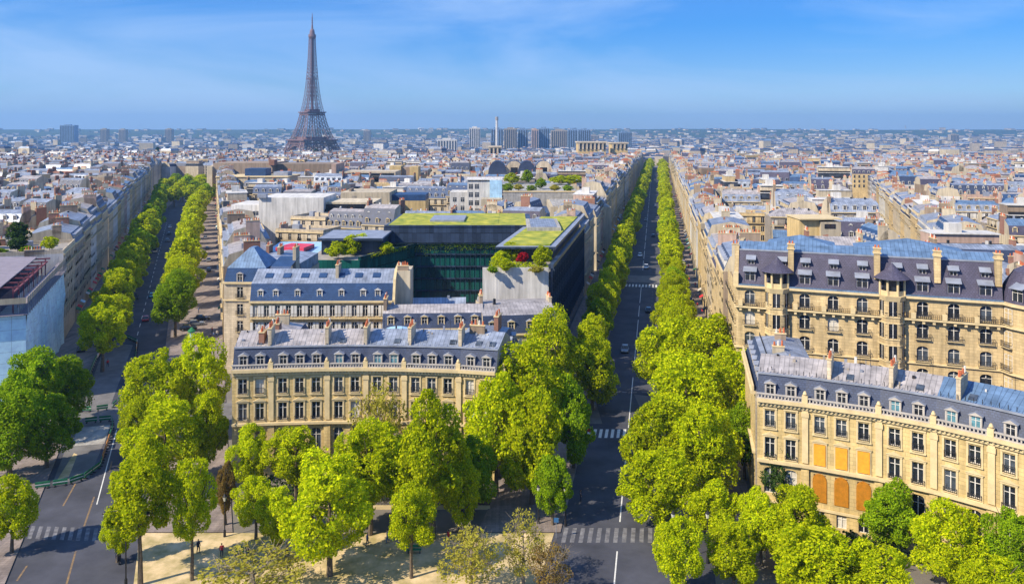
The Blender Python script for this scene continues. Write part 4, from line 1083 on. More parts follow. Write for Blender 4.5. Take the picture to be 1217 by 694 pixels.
# ------------------------------------------------------------------ the large turreted hotel behind, right
def big_hotel():
    A = (38.9, 140.0); B = (76.4, 125.6)
    F = Fr(*A, B[0] - A[0], B[1] - A[1]); L = math.hypot(B[0] - A[0], B[1] - A[1])
    root = empty('grand_hotel', F.P(L / 2, 8, 0), 'massive yellow stone hotel with two conical bay turrets and two rows of dormers', 'building')
    HC = 25.2; bw = 4.45; nb = 9; fh = 3.55
    wall, trim = MB(), MB(); turr = (1, 5)
    ops = []
    rows = [HC - 3.2 - fh * j for j in range(7)]
    for i in range(nb):
        a = bw * (i + .5)
        if i in turr: continue
        for j, z in enumerate(rows[:6]): ops.append((a - .85, a + .85, z, z + 2.35))
    facade(wall, F, 0, L, 0, HC, ops, 'limestone_warm', .35)
    for o in ops: window(F, (o[0] + o[1]) / 2, o[2], 1.7, 2.35, root, 'glass_dark', arch='limestone_warm', rail=(2.3, .85, .5), depth=.33)
    for z, t, o_ in ((HC - .35, .35, .6), (rows[0] - .55, .3, .9), (rows[2] - .5, .2, .3), (rows[5] - .6, .3, .5)):
        trim.fbox(F, -.3, L, -o_, -.003, z, z + t, 'limestone_trim')
    [trim.fbox(F, -.2, L, -.9, -.84, rows[0] - .25 + q_, rows[0] - .19 + q_, 'iron_black') for q_ in (.1, .4, .75)]
    [trim.fbox(F, x_ * .3, x_ * .3 + .05, -.895, -.845, rows[0] - .25, rows[0] + .5, 'iron_black') for x_ in range(int(L / .3))]
    for i in range(nb * 3):
        a = L * (i + .5) / (nb * 3); trim.fbox(F, a - .2, a + .2, -.75, -.003, rows[0] - 1.05, rows[0] - .55, 'limestone_trim')
        if i % 3 == 0: trim.fbox(F, a - .35, a + .35, -.96, -.55, rows[0] - .25, rows[0] + .7, 'limestone_trim')
    # side along the avenue, and the rest of the body
    S = Fr(A[0] + 3.2, A[1] + 17.5, -3.2, -17.5); SL = math.hypot(3.2, 17.5)
    ops2 = [(SL * (i + .5) / 5 - .8, SL * (i + .5) / 5 + .8, z, z + 2.35) for z in rows[:6] for i in range(5)]
    facade(wall, S, 0, SL, 0, HC, ops2, 'limestone_warm', .35)
    for o in ops2: window(S, (o[0] + o[1]) / 2, o[2], 1.6, 2.35, root, rail=(2.2, .85, .5), depth=.33)
    for z in rows[:6]: trim.fbox(S, 0, SL, -.35, -.003, z - .5, z - .3, 'limestone_trim')
    D = 17.0
    for G, W2 in ((F.sub(L, 0, 1), D), (F.sub(L, D, 2), L)):
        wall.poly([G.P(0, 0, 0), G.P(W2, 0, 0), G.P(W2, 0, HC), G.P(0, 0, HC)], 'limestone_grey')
    # turret bays
    for i in turr:
        a = bw * (i + .5); c = F.P(a, -.1, 0); bay = MB(); r = 1.95
        angs = [math.pi + math.pi * j / 3 for j in range(4)]
        def pt(t, rr, z): 
            return F.P(a + rr * math.cos(t), -.1 + rr * math.sin(t) * .95, z)
        zlist = rows[:5]
        for j, z in enumerate(zlist):
            hi = z + 2.35
            for k in range(3):
                t0, t1 = angs[k], angs[k + 1]; tm = .2
                u0, u1 = t0 + (t1 - t0) * tm, t1 - (t1 - t0) * tm
                lo = z - (fh - 2.35) if j < 4 else z - 1.5
                bay.poly([pt(t0, r, lo), pt(t1, r, lo), pt(t1, r, z), pt(t0, r, z)], 'limestone_warm')
                for (p0, p1) in ((t0, u0), (u1, t1)): bay.poly([pt(p0, r, z), pt(p1, r, z), pt(p1, r, hi), pt(p0, r, hi)], 'limestone_warm')
                g = MB(); g.poly([pt(u0, r - .2, z), pt(u1, r - .2, z), pt(u1, r - .2, hi), pt(u0, r - .2, hi)], 'glass_dark')
                um = (u0 + u1) / 2; g.poly([pt(um - .035, r - .16, z), pt(um + .035, r - .16, z), pt(um + .035, r - .16, hi), pt(um - .035, r - .16, hi)], 'window_paint')
                part(g, 'window', root)
                for zz, h2, rr in ((lo, .14, r + .16), (z - .25, .16, r + .14), (z + .45, .07, r + .12)):
                    mm = 'limestone_trim' if h2 > .1 else 'iron_black'
                    bay.poly([pt(t0, rr, zz), pt(t1, rr, zz), pt(t1, rr, zz + h2), pt(t0, rr, zz + h2)], mm)
                    bay.poly([pt(t0, rr, zz + h2), pt(t1, rr, zz + h2), pt(t1, r, zz + h2), pt(t0, r, zz + h2)], mm)
            
        for k in range(3):
            t0, t1 = angs[k], angs[k + 1]
            bay.poly([pt(t0, r, HC - .85), pt(t1, r, HC - .85), pt(t1, r + .35, HC), pt(t0, r + .35, HC)], 'limestone_trim')
            bay.poly([pt(t0, r + .35, HC), pt(t1, r + .35, HC), pt(t1, .2, HC + .01), pt(t0, .2, HC + .01)], 'limestone_trim')
            lo = rows[4] - 1.5
            bay.poly([pt(t0, .3, lo - 1.4), pt(t1, .3, lo - 1.4), pt(t1, r, lo), pt(t0, r, lo)], 'limestone_trim')
        part(bay, 'bay_turret', root)
        lg = MB()         # open loggia under the cone
        cc = F.P(a, .5, 0)
        for k in range(8):
            t = math.pi * 2 * (k + .5) / 8; x = F.P(a + 1.95 * math.cos(t), .5 + 1.95 * math.sin(t), 0)
            lg.cyl(x, .2, .18, HC + .02, HC + 2.5, 'limestone_trim', 6)
            t2 = math.pi * 2 * (k + 1.5) / 8; y_ = F.P(a + 1.95 * math.cos(t2), .5 + 1.95 * math.sin(t2), 0)
            lg.poly([(x[0], x[1], HC), (y_[0], y_[1], HC), (y_[0], y_[1], HC + .75), (x[0], x[1], HC + .75)], 'limestone_trim')
        lg.cyl(cc, 1.5, 1.5, HC + .01, HC + 2.5, 'glass_dark', 8)
        lg.cyl(cc, 2.15, 2.15, HC + 2.5, HC + 2.72, 'limestone_trim', 12)
        part(lg, 'loggia', root)
        cn = MB(); cn.cyl(cc, 2.75, 1.1, HC + 2.65, HC + 3.9, 'slate_purple', 16, False); cn.cyl(cc, 1.1, .05, HC + 3.9, HC + 5.1, 'slate_purple', 16)
        part(cn, 'cone_roof', root)
    part(wall, 'wall', root); part(trim, 'stone_trim', root)
    man = MB(); z1 = HC + 5.7; ins = 2.3
    P = F.P
    man.poly([P(0, .15, HC), P(L, .15, HC), P(L, ins, z1), P(0, ins, z1)], 'slate_purple')
    man.poly([P(-.02, -.3, HC), P(-.02, .15, HC), P(0, ins, z1), P(0, D, z1), P(0, D, HC)][::-1], 'limestone_warm')
    man.poly([P(L, D, HC), P(0, D, HC), P(0, D - 2, z1), P(L, D - 2, z1)], 'slate_purple')
    man.fbox(F, -.5, .35, -.4, .9, HC - .2, HC + 2.0, 'limestone_trim'); 
    man.box8([P(-.45, .2, HC), P(.25, .2, HC), P(.25, D, HC), P(-.45, D, HC), P(-.45, ins, z1 + .6), P(.25, ins, z1 + .6), P(.25, D - 2, z1 + .6), P(-.45, D - 2, z1 + .6)], 'limestone_warm')
    man.fbox(F, 0, L, -.35, .18, HC + .003, HC + .2, 'zinc_blue')
    part(man, 'mansard', root)
    zt = MB(); z2 = z1 + 1.1
    zt.poly([P(0, ins, z1), P(L, ins, z1), P(L, ins + 3.5, z2), P(0, ins + 3.5, z2)], 'zinc_blue')
    zt.poly([P(0, ins + 3.5, z2), P(L, ins + 3.5, z2), P(L, D - 2, z1), P(0, D - 2, z1)], 'zinc')
    zt.fbox(F, 0, L, ins - .1, ins + .12, z1 - .02, z1 + .22, 'zinc_plain')
    # two broad hipped peaks rising behind the ridge
    for (a0, a1, pk) in ((4.5, 16, 1.2), (19, 36, 1.4)):
        c = P((a0 + a1) / 2, 9, z2 + pk)
        q = [P(a0, ins + 2.6, z2 - .25), P(a1, ins + 2.6, z2 - .25), P(a1, 14.8, z2 - .6), P(a0, 14.8, z2 - .6)]
        for k in range(4): zt.poly([q[k], q[(k + 1) % 4], c], 'zinc_blue')
    part(zt, 'zinc_roof', root)
    dl = wmesh('bigd', lambda: dormer_mesh(1.7, 2.0, 1.6, 'slate_purple', 'zinc_plain', 'limestone_trim', 'glass_dark', False, True))
    ds = wmesh('smalld', lambda: dormer_mesh(1.1, .95, 1.0, 'slate_purple', 'zinc_plain', 'limestone_trim', 'glass_dark', False, True))
    for i in range(nb):
        a = bw * (i + .5)
        if i not in turr: add('dormer', dl, root, P(a, .35, HC + .45), F.rz)
        add('dormer', ds, root, P(a + (.8 if i in turr else .1), 1.35, HC + 3.4), F.rz)
    z2 -= 1.5
    for a in (8.9, 22.3, 31.15, 39.7):
        mbc = MB(); mbc.fbox(F, a - .45, a + .45, .7, 2.1, HC + 2.2, z2 + 1.1, 'limestone_warm')
        mbc.fbox(F, a - .62, a + .62, .55, 2.25, z2 + 1.1, z2 + 1.35, 'limestone_trim'); mbc.fbox(F, a - .5, a + .5, .65, 2.15, z2 + 1.35, z2 + 1.9, 'limestone_warm')
        mbc.fbox(F, a - .62, a + .62, .55, 2.25, z2 + 1.9, z2 + 2.05, 'limestone_trim')
        for s in (-.25, .25): mbc.cyl(P(a + s, 1.4, 0), .16, .13, z2 + 2.0, z2 + 2.5, 'terracotta', 6)
        part(mbc, 'chimney', root)
    # right end: a bulging corner with its own dome
    W = Fr(*F.P(L, -1.0, 0)[:2], *F.d); w3 = MB()
    cx = F.P(L + 6.2, 2.5, 0); n = 20; r = 6.6
    pts = [(cx[0] + r * math.cos(2 * math.pi * k / n), cx[1] + r * math.sin(2 * math.pi * k / n)) for k in range(n)]
    w3.prism(pts, 0, HC, 'limestone_warm', 'limestone_trim')
    for z, t in ((HC - .35, .37), (rows[0] - .55, .3), (rows[2] - .5, .2)):
        w3.cyl(cx, r + .55, r + .55, z, z + t, 'limestone_trim', n)
    part(w3, 'corner_tower', root)
    for k in range(n):
        t0 = 2 * math.pi * k / n; t1 = 2 * math.pi * (k + 1) / n
        if not (math.pi * .95 < t0 < math.pi * 1.8): continue
        p0 = (cx[0] + r * math.cos(t0), cx[1] + r * math.sin(t0)); p1 = (cx[0] + r * math.cos(t1), cx[1] + r * math.sin(t1))
        G = Fr(*p0, p1[0] - p0[0], p1[1] - p0[1]); l = math.hypot(p1[0] - p0[0], p1[1] - p0[1])
        if k % 2 == 0:
            for z in rows[:6]: window(G, l / 2, z, 1.6, 2.35, root, b=-.26, rail=(1.9, .85, .4), depth=.3)
    dm = MB(); 
    for z0, z1_, r0, r1 in ((HC, HC + 2.4, r - .2, r - .9), (HC + 2.4, HC + 4.6, r - .9, r - 2.3), (HC + 4.6, HC + 6.4, r - 2.3, 1.2)):
        dm.cyl(cx, r0, r1, z0, z1_, 'slate_purple', n, z1_ > HC + 6)
    part(dm, 'domed_roof', root)
    for t in (1.12, 1.3, 1.5, 1.68):
        t *= math.pi; q = (cx[0] + (r - .25) * math.cos(t), cx[1] + (r - .25) * math.sin(t), HC + .45)
        add('dormer', dl, root, q, t + math.pi / 2)
    return root
big_hotel()
# ------------------------------------------------------------------ dark glass building with planted roofs round a court
def glass_building():
    root = empty('glass_office', (-10, 215, 0), 'dark green glass office block with planted yellow green roofs around a sunken court', 'building')
    # facade of the right wing along the avenue
    S = Fr(*(AX(251) - 18, 251), AX(172) - AX(251), 172 - 251)   # runs towards the viewer, building on its left... body at left
    xw = lambda y, o=0: AX(y) - 18.2 + o
    b = MB()      # right wing body
    pts = [(xw(175) - 14.5, 175), (xw(175), 175), (xw(252), 252), (xw(252) - 15, 252)]
    b.prism(pts, 0, 21.3, 'black_glass', 'roof_gravel')
    part(b, 'wall', root)
    fr = MB()    # white end wall with its lower left step
    F = Fr(xw(175) - 14.6, 174.7, 1, 0)
    fr.fbox(F, 0, 14.3, 0, .25, 0, 22.3, 'plaster_white'); fr.fbox(F, -1.2, .0, .05, 3.0, 0, 15.5, 'concrete'); fr.fbox(F, 2.9, 3.1, -.05, 0, 14, 22.3, 'plaster_white')
    part(fr, 'end_wall', root)
    fn = MB()    # vertical fins on the avenue face
    G = Fr(xw(252), 252, xw(175) - xw(252), 175 - 252); GL = math.hypot(xw(175) - xw(252), 77)
    x = .4
    G2 = Fr(xw(175), 175, xw(252) - xw(175), 77)
    while x < GL:
        fn.fbox(G2, x, x + .16, -.55, -.01, 4, 22.6, 'navy_metal'); x += 3.4
    for z in (7.5, 11, 14.5, 18): fn.fbox(G2, 0, GL, -.22, -.005, z, z + .25, 'navy_metal')
    fn.fbox(G2, 0, GL, -.75, .3, 22.1, 22.9, 'navy_metal')
    part(fn, 'facade_fins', root)
    up = MB()     # setback storey and its roof
    q = [(xw(189) - 13.2, 189), (xw(189) - 1.2, 189), (xw(251) - 1.2, 251), (xw(251) - 14, 251)]
    up.prism(q, 21.3, 24.6, 'navy_metal', 'roof_gravel')
    q2 = [(xw(186.5) - 14.2, 186.5), (xw(186.5) - .3, 186.5), (xw(252) - .3, 252), (xw(252) - 14.6, 252)]
    up.prism(q2, 24.6, 25.1, 'navy_metal', 'zinc_plain', True)
    part(up, 'upper_storey', root)
    sd = MB()
    q3 = [(xw(188) - 12.6, 188.2), (xw(188) - 1.8, 188.2), (xw(251) - 1.8, 250.5), (xw(251) - 13, 250.5)]
    sd.prism(q3, 25.1, 25.4, 'sedum', 'sedum'); part(sd, 'planted_roof', root)
    sk = MB()
    sk.box(8 - 4, 8 + 5.0, 214, 236, 25.4, 26.3, 'concrete'); sk.box(8 - 3, 8 + 4.0, 215, 235, 26.3, 26.4, 'zinc')
    part(sk, 'skylight', root)
    # back wing
    bw = MB()
    bx0, bx1 = -35.5, xw(240) - 14.5
    bw.box(bx0, bx1, 228, 262, 0, 20.0, 'green_glass'); bw.box(bx0 - .5, bx1, 226.5, 262, 20.6, 25.0, 'navy_metal'); bw.box(bx0, bx1, 227.5, 262, 20.0, 20.6, 'concrete')
    part(bw, 'rear_wing', root)
    s2 = MB(); s2.box(bx0 + .6, bx1 - 1.5, 227.5, 261, 25.0, 25.35, 'sedum'); s2.box(-24, -14, 236, 250, 25.35, 25.9, 'zinc_plain'); s2.box(-12, -4, 230, 258, 25.35, 25.42, 'sedum'); s2.box(bx0 - .3, bx1 - .5, 226.3, 226.6, 25.0, 25.5, 'navy_metal')
    part(s2, 'planted_roof', root)
    # left wing: glass wall running back from the party wall, terrace on top
    lw = MB()
    L = [(-52, 203.5), (-38.3, 203), (-27, 228), (-52, 229)]
    lw.prism(L, 0, 19.4, 'green_glass', 'roof_gravel')
    lw.prism([(-38.6, 202.6), (-38.0, 202.6), (-26.6, 228), (-27.2, 228)], 19.4, 20.3, 'green_glass', 'navy_metal')
    lw.box(-50, -34.5, 212, 228, 19.4, 23.3, 'navy_metal'); lw.box(-50.6, -33.5, 210, 228.4, 23.3, 23.9, 'navy_metal')
    lw.box(-50.3, -33.8, 210.4, 228, 23.9, 23.96, 'zinc_plain')
    part(lw, 'left_wing', root)
    # inner court faces with storeys and trailing plants
    ct = MB()
    for z in (3.4, 6.8, 10.2, 13.6, 17.0):
        ct.box(bx0, bx1, 227.4, 228.0, z, z + .3, 'navy_metal')
    for k in range(26): ct.box(bx0 + k * 1.4, bx0 + k * 1.4 + .1, 227.3, 227.4, 0, 20.0, 'navy_metal')
    part(ct, 'court_facade', root)
    iv = []
    for k in range(26):
        mbx = bx0 + .5 + k * 1.38; l = R.uniform(.8, 2.6) * (1.6 if k % 4 == 0 else 1)
        iv.append((mbx, l))
    q = []
    for x, l in iv:
        for j in range(60):
            p = np.array([x + R.gauss(0, .5), 227.1 + R.gauss(0, .15), 20.3 - R.random() * l]); t = np.array([R.gauss(0, 1), R.gauss(0, 1), R.gauss(0, 1)]); t /= np.linalg.norm(t)
            b2 = np.cross(t, [.3, .5, .8]); q += [p - t * .16, p - b2 * .12, p + t * .16, p + b2 * .12]
    me = quads_mesh('trailing_plants', np.array(q) - np.array(root.location), 'leaf_mid'); add('trailing_plants', me, root, tuple(root.location))
    return root
gb = glass_building()
def bush(x, y, z, r, h, kind, label, name='roof_shrub', lod='lo', cat='shrub', group=None):
    o = empty(name, (x, y, z), label, cat, group)
    k = ntree[0]; ntree[0] += 1
    s = MB(); s.tube((0, 0, 0), (0, 0, h * .5), .07, .04, 'bark', 5); add('trunk', s.mesh('trunk'), o, (x, y, z))
    c = add('crown', crown(kind, lod, k), o, (x, y, z + h * .55), R.random() * 6); c.scale = (r / 5, r / 5, h / 11 * .95)
    return o
for (u, v, z, r, h, kd, lb) in (
    (596, 309, 22, 2.0, 3.4, 'leaf_spring', 'round bright shrub at the left of the glass building terrace'),
    (608, 301, 22, 2.2, 3.8, 'leaf_spring', 'tallest bright shrub at the left rear of the glass building terrace'),
    (601, 314, 22, 1.6, 2.6, 'leaf_spring', 'small bright shrub at the left front of the glass building terrace'),
    (621, 304, 22, 1.4, 2.2, 'leaf_red', 'crimson shrub on the glass building terrace'),
    (645, 308, 22, 2.2, 4.0, 'leaf_spring', 'round bright shrub at the right of the glass building terrace'),
    (637, 315, 22, 1.6, 1.3, 'leaf_yellow', 'low yellow shrub at the terrace right front edge'),
    (585, 315, 22, 1.2, 1.3, 'leaf_mid', 'low dark shrub at the terrace left corner'),
    (402, 302, 20, 2.8, 3.8, 'leaf_spring', 'left round shrub on the terrace behind the slate roofed house'),
    (418, 297, 20, 2.6, 4.4, 'leaf_spring', 'big middle shrub on the terrace behind the slate roofed house'),
    (430, 295, 20, 2.4, 4.4, 'leaf_spring', 'right shrub of the trio on the terrace behind the slate roofed house'),
    (460, 297, 20, 1.9, 3.0, 'leaf_spring', 'single round shrub beside the flat zinc roof of the glass building')):
    c = at(u, v + 6, z if z > 21 else 19.4); bush(c[0], c[1], c[2] if z < 21 else 21.3, r * 1.2, h * 1.2, kd, lb)
hd = MB()
q = []
for (x0, x1, y0, y1, z0, z1, n) in ((-5.2, 8, 176, 187, 21.3, 21.9, 1400), (-37.5, -30, 206, 222, 19.4, 20.3, 900)):
    for j in range(n):
        p = np.array([R.uniform(x0, x1), R.uniform(y0, y1), R.uniform(z0, z1)]); t = np.array([R.gauss(0, 1), R.gauss(0, 1), R.gauss(0, .4)]); t /= np.linalg.norm(t)
        if x0 < -30: p[0] = -37.5 + (p[1] - 203) * .45 + R.uniform(-1.6, .3)
        b2 = np.cross(t, [.1, .2, .95]); q += [p - t * .3, p - b2 * .25, p + t * .3, p + b2 * .25]
tag(add('ground_cover', quads_mesh('ground_cover', np.array(q), 'leaf_spring')), kind='stuff', label='low green ground cover planted on the glass building terraces', cat='planting')

# ------------------------------------------------------------------ houses just behind the left mansion
def custom_block(name, label, x0, y0, x1, y1, dp, h, st, lod=1, facs=(0,), seed=1, fs=9, extra=None):
    F = Fr(x0, y0, x1 - x0, y1 - y0); w = math.hypot(x1 - x0, y1 - y0)
    return block(F, w, dp, h, random.Random(seed), st, name, label, lod=lod, facs=facs, floors_show=fs), F, w
# long house with cobalt mansard and lilac-white shutters
def long_house():
    Y = 160.0; x0 = (297 - 608.5) / 960 * Y; x1 = (466 - 608.5) / 960 * Y
    F = Fr(x0, Y, x1 - x0, 0.6); w = x1 - x0; h = 18.1
    root = empty('shuttered_house', F.P(w / 2, 6, 0), 'long house with cobalt slate mansard and white shutters behind the mansion', 'building')
    n = 13; bw = w / n; wall = MB(); ops = []
    for z in (15.0, 11.7, 8.3, 5.0):
        ops += [(bw * (i + .5) - .5, bw * (i + .5) + .5, z, z + 2.2) for i in range(n)]
    facade(wall, F, 0, w, 0, h, ops, 'limestone_warm', .25)
    for G, W2 in ((F.sub(w, 0, 1), 11), (F.sub(w, 11, 2), w), (F.sub(0, 11, 3), 11)):
        wall.poly([G.P(0, 0, 0), G.P(W2, 0, 0), G.P(W2, 0, h), G.P(0, 0, h)], 'plaster_cream')
    wall.fbox(F, -.1, w, -.4, -.003, h - .35, h, 'limestone_trim')
    part(wall, 'wall', root)
    bal = MB(); 
    for z in (14.85, 11.55): bal.fbox(F, 0, w, -.75, -.003, z - .2, z - .05, 'limestone_trim'); bal.fbox(F, 0, w, -.74, -.70, z + .82, z + .87, 'iron_black')
    for z in (14.8,):
        x = .1
        while x < w: bal.fbox(F, x, x + .04, -.73, -.69, z, z + .82, 'iron_black'); x += .3
    part(bal, 'balcony', root)
    sm = wmesh('shutter', lambda: (lambda m: (m.box(0, .5, -.06, 0, 0, 2.2, 'plaster_white'), m.mesh('shutter'))[1])(MB()))
    for o in ops:
        a = (o[0] + o[1]) / 2; window(F, a, o[2], 1.0, 2.2, root, depth=.23)
        if o[2] > 11:
            add('shutter', sm, root, F.P(a - 1.02, -.01, o[2]), F.rz); add('shutter', sm, root, F.P(a + .52, -.01, o[2]), F.rz)
    rf = MB(); roof_shell(rf, F, w, 11, h, 3.3, 1.0, 2.2, 'slate_blue', 'zinc'); part(rf, 'roof', root)
    dme = wmesh('rd', lambda: dormer_mesh(.8, 1.5, 1.2, 'slate_blue', 'plaster_white', 'plaster_white'))
    for a in (2.0, 5.0, 9.3, 13.7, 18.0, 22.3, 25.2): add('dormer', dme, root, F.P(a, .25, h + .5), F.rz)
    for k in range(7):
        s = MB(); a = 2.2 + 3.6 * k; zz = h + 3.3 + .95
        s.box8([F.P(a, 2.6, zz - .15), F.P(a + 1.5, 2.6, zz - .15), F.P(a + 1.5, 3.9, zz + .5), F.P(a, 3.9, zz + .5), F.P(a, 2.6, zz), F.P(a + 1.5, 2.6, zz), F.P(a + 1.5, 3.9, zz + .65), F.P(a, 3.9, zz + .65)], 'slate_blue'); part(s, 'skylight', root)
    pw = MB()     # blank white party wall at the right, its top edge sloping back down
    prof = [(-.2, 0), (-.2, h + .2), (1.2, h + 4.0), (3.5, h + 5.6), (9, h + 6.2), (12.5, h + 4), (14, h), (14, 0)]
    for a, s in ((w, -1), (w + .5, 1)):
        f = [F.P(a, b, z) for b, z in prof]; pw.poly(f if s < 0 else f[::-1], 'plaster_cream')
    for (b0, z0), (b1, z1) in zip(prof[:-1], prof[1:]): pw.poly([F.P(w, b0, z0), F.P(w + .5, b0, z0), F.P(w + .5, b1, z1), F.P(w, b1, z1)], 'limestone_trim')
    pw.fbox(F, w + .5, w + 3.2, 3.0, 9.0, 0, h + 5.4, 'plaster_cream')
    part(pw, 'party_wall', root)
    part(chimney_mb(F, 16.4, 17.0, 2.5, 5.5, h + 3.5, h + 6.6, 'plaster_cream', 4), 'chimney', root)
    part(chimney_mb(F, w + .6, w + 2.8, 3.2, 4.0, h + 5.2, h + 6.3, 'plaster_brown', 5, 'a'), 'chimney', root)
long_house()
# pavilion-roofed house at the avenue corner
def pavilion():
    F = Fr(-61.5, 172.5, 14.0, -.2); h = 19.6
    root = empty('corner_house', F.P(7, 8, 0), 'cream corner house with steep blue pavilion roof above the parked cars', 'building')
    wall = MB(); ops = []
    for z in (16.2, 12.6, 9.0, 5.4): ops += [(a - .65, a + .65, z, z + 2.3) for a in (3.4, 9.6)]
    facade(wall, F, 0, 13.8, 0, h, ops, 'limestone_pale', .3)
    S = F.sub(0, 26, 3)
    ops2 = [(a - .6, a + .6, z, z + 2.3) for z in (16.2, 12.6, 9.0, 5.4) for a in (2, 5.2, 8.4, 11.6, 14.8, 18, 21.2, 24)]
    facade(wall, S, 0, 26, 0, h, ops2, 'limestone_pale', .3)
    for G, W2 in ((F.sub(13.8, 0, 1), 26), (F.sub(13.8, 26, 2), 13.8)): wall.poly([G.P(0, 0, 0), G.P(W2, 0, 0), G.P(W2, 0, h), G.P(0, 0, h)], 'plaster_cream')
    for G, W2 in ((F, 13.8), (S, 26)):
        wall.fbox(G, -.1, W2 + .1, -.45, -.003, h - .35, h, 'limestone_trim'); wall.fbox(G, 0, W2, -.3, -.003, 15.6, 15.8, 'limestone_trim')
    part(wall, 'wall', root)
    for o in ops: window(F, (o[0] + o[1]) / 2, o[2], 1.3, 2.3, root, rail=(1.7, .85, .35), depth=.28)
    for o in ops2: window(S, (o[0] + o[1]) / 2, o[2], 1.2, 2.3, root, rail=(1.6, .85, .35), depth=.28)
    rf = MB()
    P = F.P
    A = [P(0, 0, h), P(9.4, 0, h), P(9.4, 10, h), P(0, 10, h)]; B = [P(.5, .5, h + 2.9), P(8.9, .5, h + 2.9), P(8.9, 9.5, h + 2.9), P(.5, 9.5, h + 2.9)]
    C = [P(4.2, 3.8, h + 6.8), P(5.2, 3.8, h + 6.8), P(5.2, 6.4, h + 6.8), P(4.2, 6.4, h + 6.8)]
    for k in range(4):
        rf.poly([A[k], A[(k + 1) % 4], B[(k + 1) % 4], B[k]], 'slate_blue'); rf.poly([B[k], B[(k + 1) % 4], C[(k + 1) % 4], C[k]], 'zinc_blue')
    rf.poly(C, 'zinc_blue')
    rf2 = Fr(*P(9.4, 0, 0)[:2], *F.d); 
    rf.poly([P(9.4, 0, h), P(13.8, 0, h), P(13.8, 2, h + 3.0), P(9.4, 2, h + 3.0)], 'slate_blue')
    rf.poly([P(9.4, 2, h + 3.0), P(13.8, 2, h + 3.0), P(13.8, 9, h + 4.2), P(9.4, 9, h + 4.2)], 'slate_blue')
    rf.fbox(F, 0.2, 13.6, 10, 25.8, h - .1, h + 2.4, 'zinc')
    rf.poly([P(.2, 10, h + 2.4), P(13.6, 10, h + 2.4), P(7, 12, h + 3.4)], 'zinc')
    rf.poly([P(.2, 25.8, h + 2.41), P(.2, 10, h + 2.41), P(7, 12, h + 3.4), P(7, 24, h + 3.4)], 'zinc'); rf.poly([P(13.6, 10, h + 2.41), P(13.6, 25.8, h + 2.41), P(7, 24, h + 3.4), P(7, 12, h + 3.4)], 'zinc')
    part(rf, 'roof', root)
    dme = wmesh('hd', None)
    for a in (3.4, 9.6 + 1.3): add('dormer', dme, root, P(a, -.05, h + .1), F.rz)
    for (a, b, z, m) in ((13.0, 6, h + 6.4, 'plaster_cream'), (6.5, 16, h + 5, 'plaster_brown'), (2, 22, h + 4.6, 'brick_red')):
        part(chimney_mb(F, a, a + .7, b, b + 3, h, z, m, 4), 'chimney', root)
pavilion()
# zinc-roofed ranges between the mansion and the glass building
custom_block('zinc_roofed_house', 'low house with broad hipped zinc roof left below the white end wall', -24.5, 152.5, -5.5, 153.5, 9.5, 14.4, {'wall': 'limestone_pale', 'roof': 'mansard', 'slate': 'slate', 'zinc': 'zinc_warm'}, seed=4)
custom_block('zinc_roofed_house', 'house with stepped zinc roof below the white terrace end wall', -5.4, 151.5, 8.8, 153.4, 17, 13.6, {'wall': 'limestone_pale', 'roof': 'mansard', 'slate': 'slate', 'zinc': 'zinc_warm'}, seed=6)
custom_block('zinc_roofed_house', 'dark slate house right of the blank white party wall', -24.6, 165.5, -9.5, 166.3, 9, 10.2, {'wall': 'plaster_cream', 'roof': 'double', 'slate': 'slate', 'zinc': 'zinc'}, seed=5)
# blue glass tent roof with its red patch
mb = MB(); r_ = empty('court_pavilion', (-54, 225, 0), 'flat pale blue glazed roof with a bright red patch', 'building')
mb.box(-67, -42, 216, 236, 0, 17.6, 'plaster_cream'); part(mb, 'wall', r_)
mb = MB(); mb.poly([(-68, 215, 18.0), (-41.5, 215, 18.0), (-41.5, 237, 19.4), (-68, 237, 19.4)], 'tent_blue'); mb.box(-68, -41.5, 215, 237, 17.6, 17.95, 'plaster_white'); part(mb, 'glazed_roof', r_)
mb = MB(); mb.prism([(-65, 222), (-57, 221), (-56, 229), (-63, 231)], 18.9, 19.9, 'tent_red', 'tent_red'); part(mb, 'red_canopy', r_)
def simple(name, label, boxes, cat='building', windows=()):
    x = sum(b[0] + b[1] for b in boxes) / 2 / len(boxes); y = sum(b[2] + b[3] for b in boxes) / 2 / len(boxes)
    r = empty(name, (x, y, 0), label, cat)
    groups = {}
    for b in boxes: groups.setdefault(b[7] if len(b) > 7 else 'wall', MB()).box(*b[:7])
    for k, m in groups.items(): part(m, k, r)
    for (F, a0, a1, n, zs, w, h) in windows:
        me = wmesh(('gw', w, h), lambda: small_window_mesh(w, h, 'glass_far', False))
        for z in zs:
            for i in range(n): add('window', me, r, F.P(a0 + (a1 - a0) * (i + .5) / n, -.04, z), F.rz)
    return r
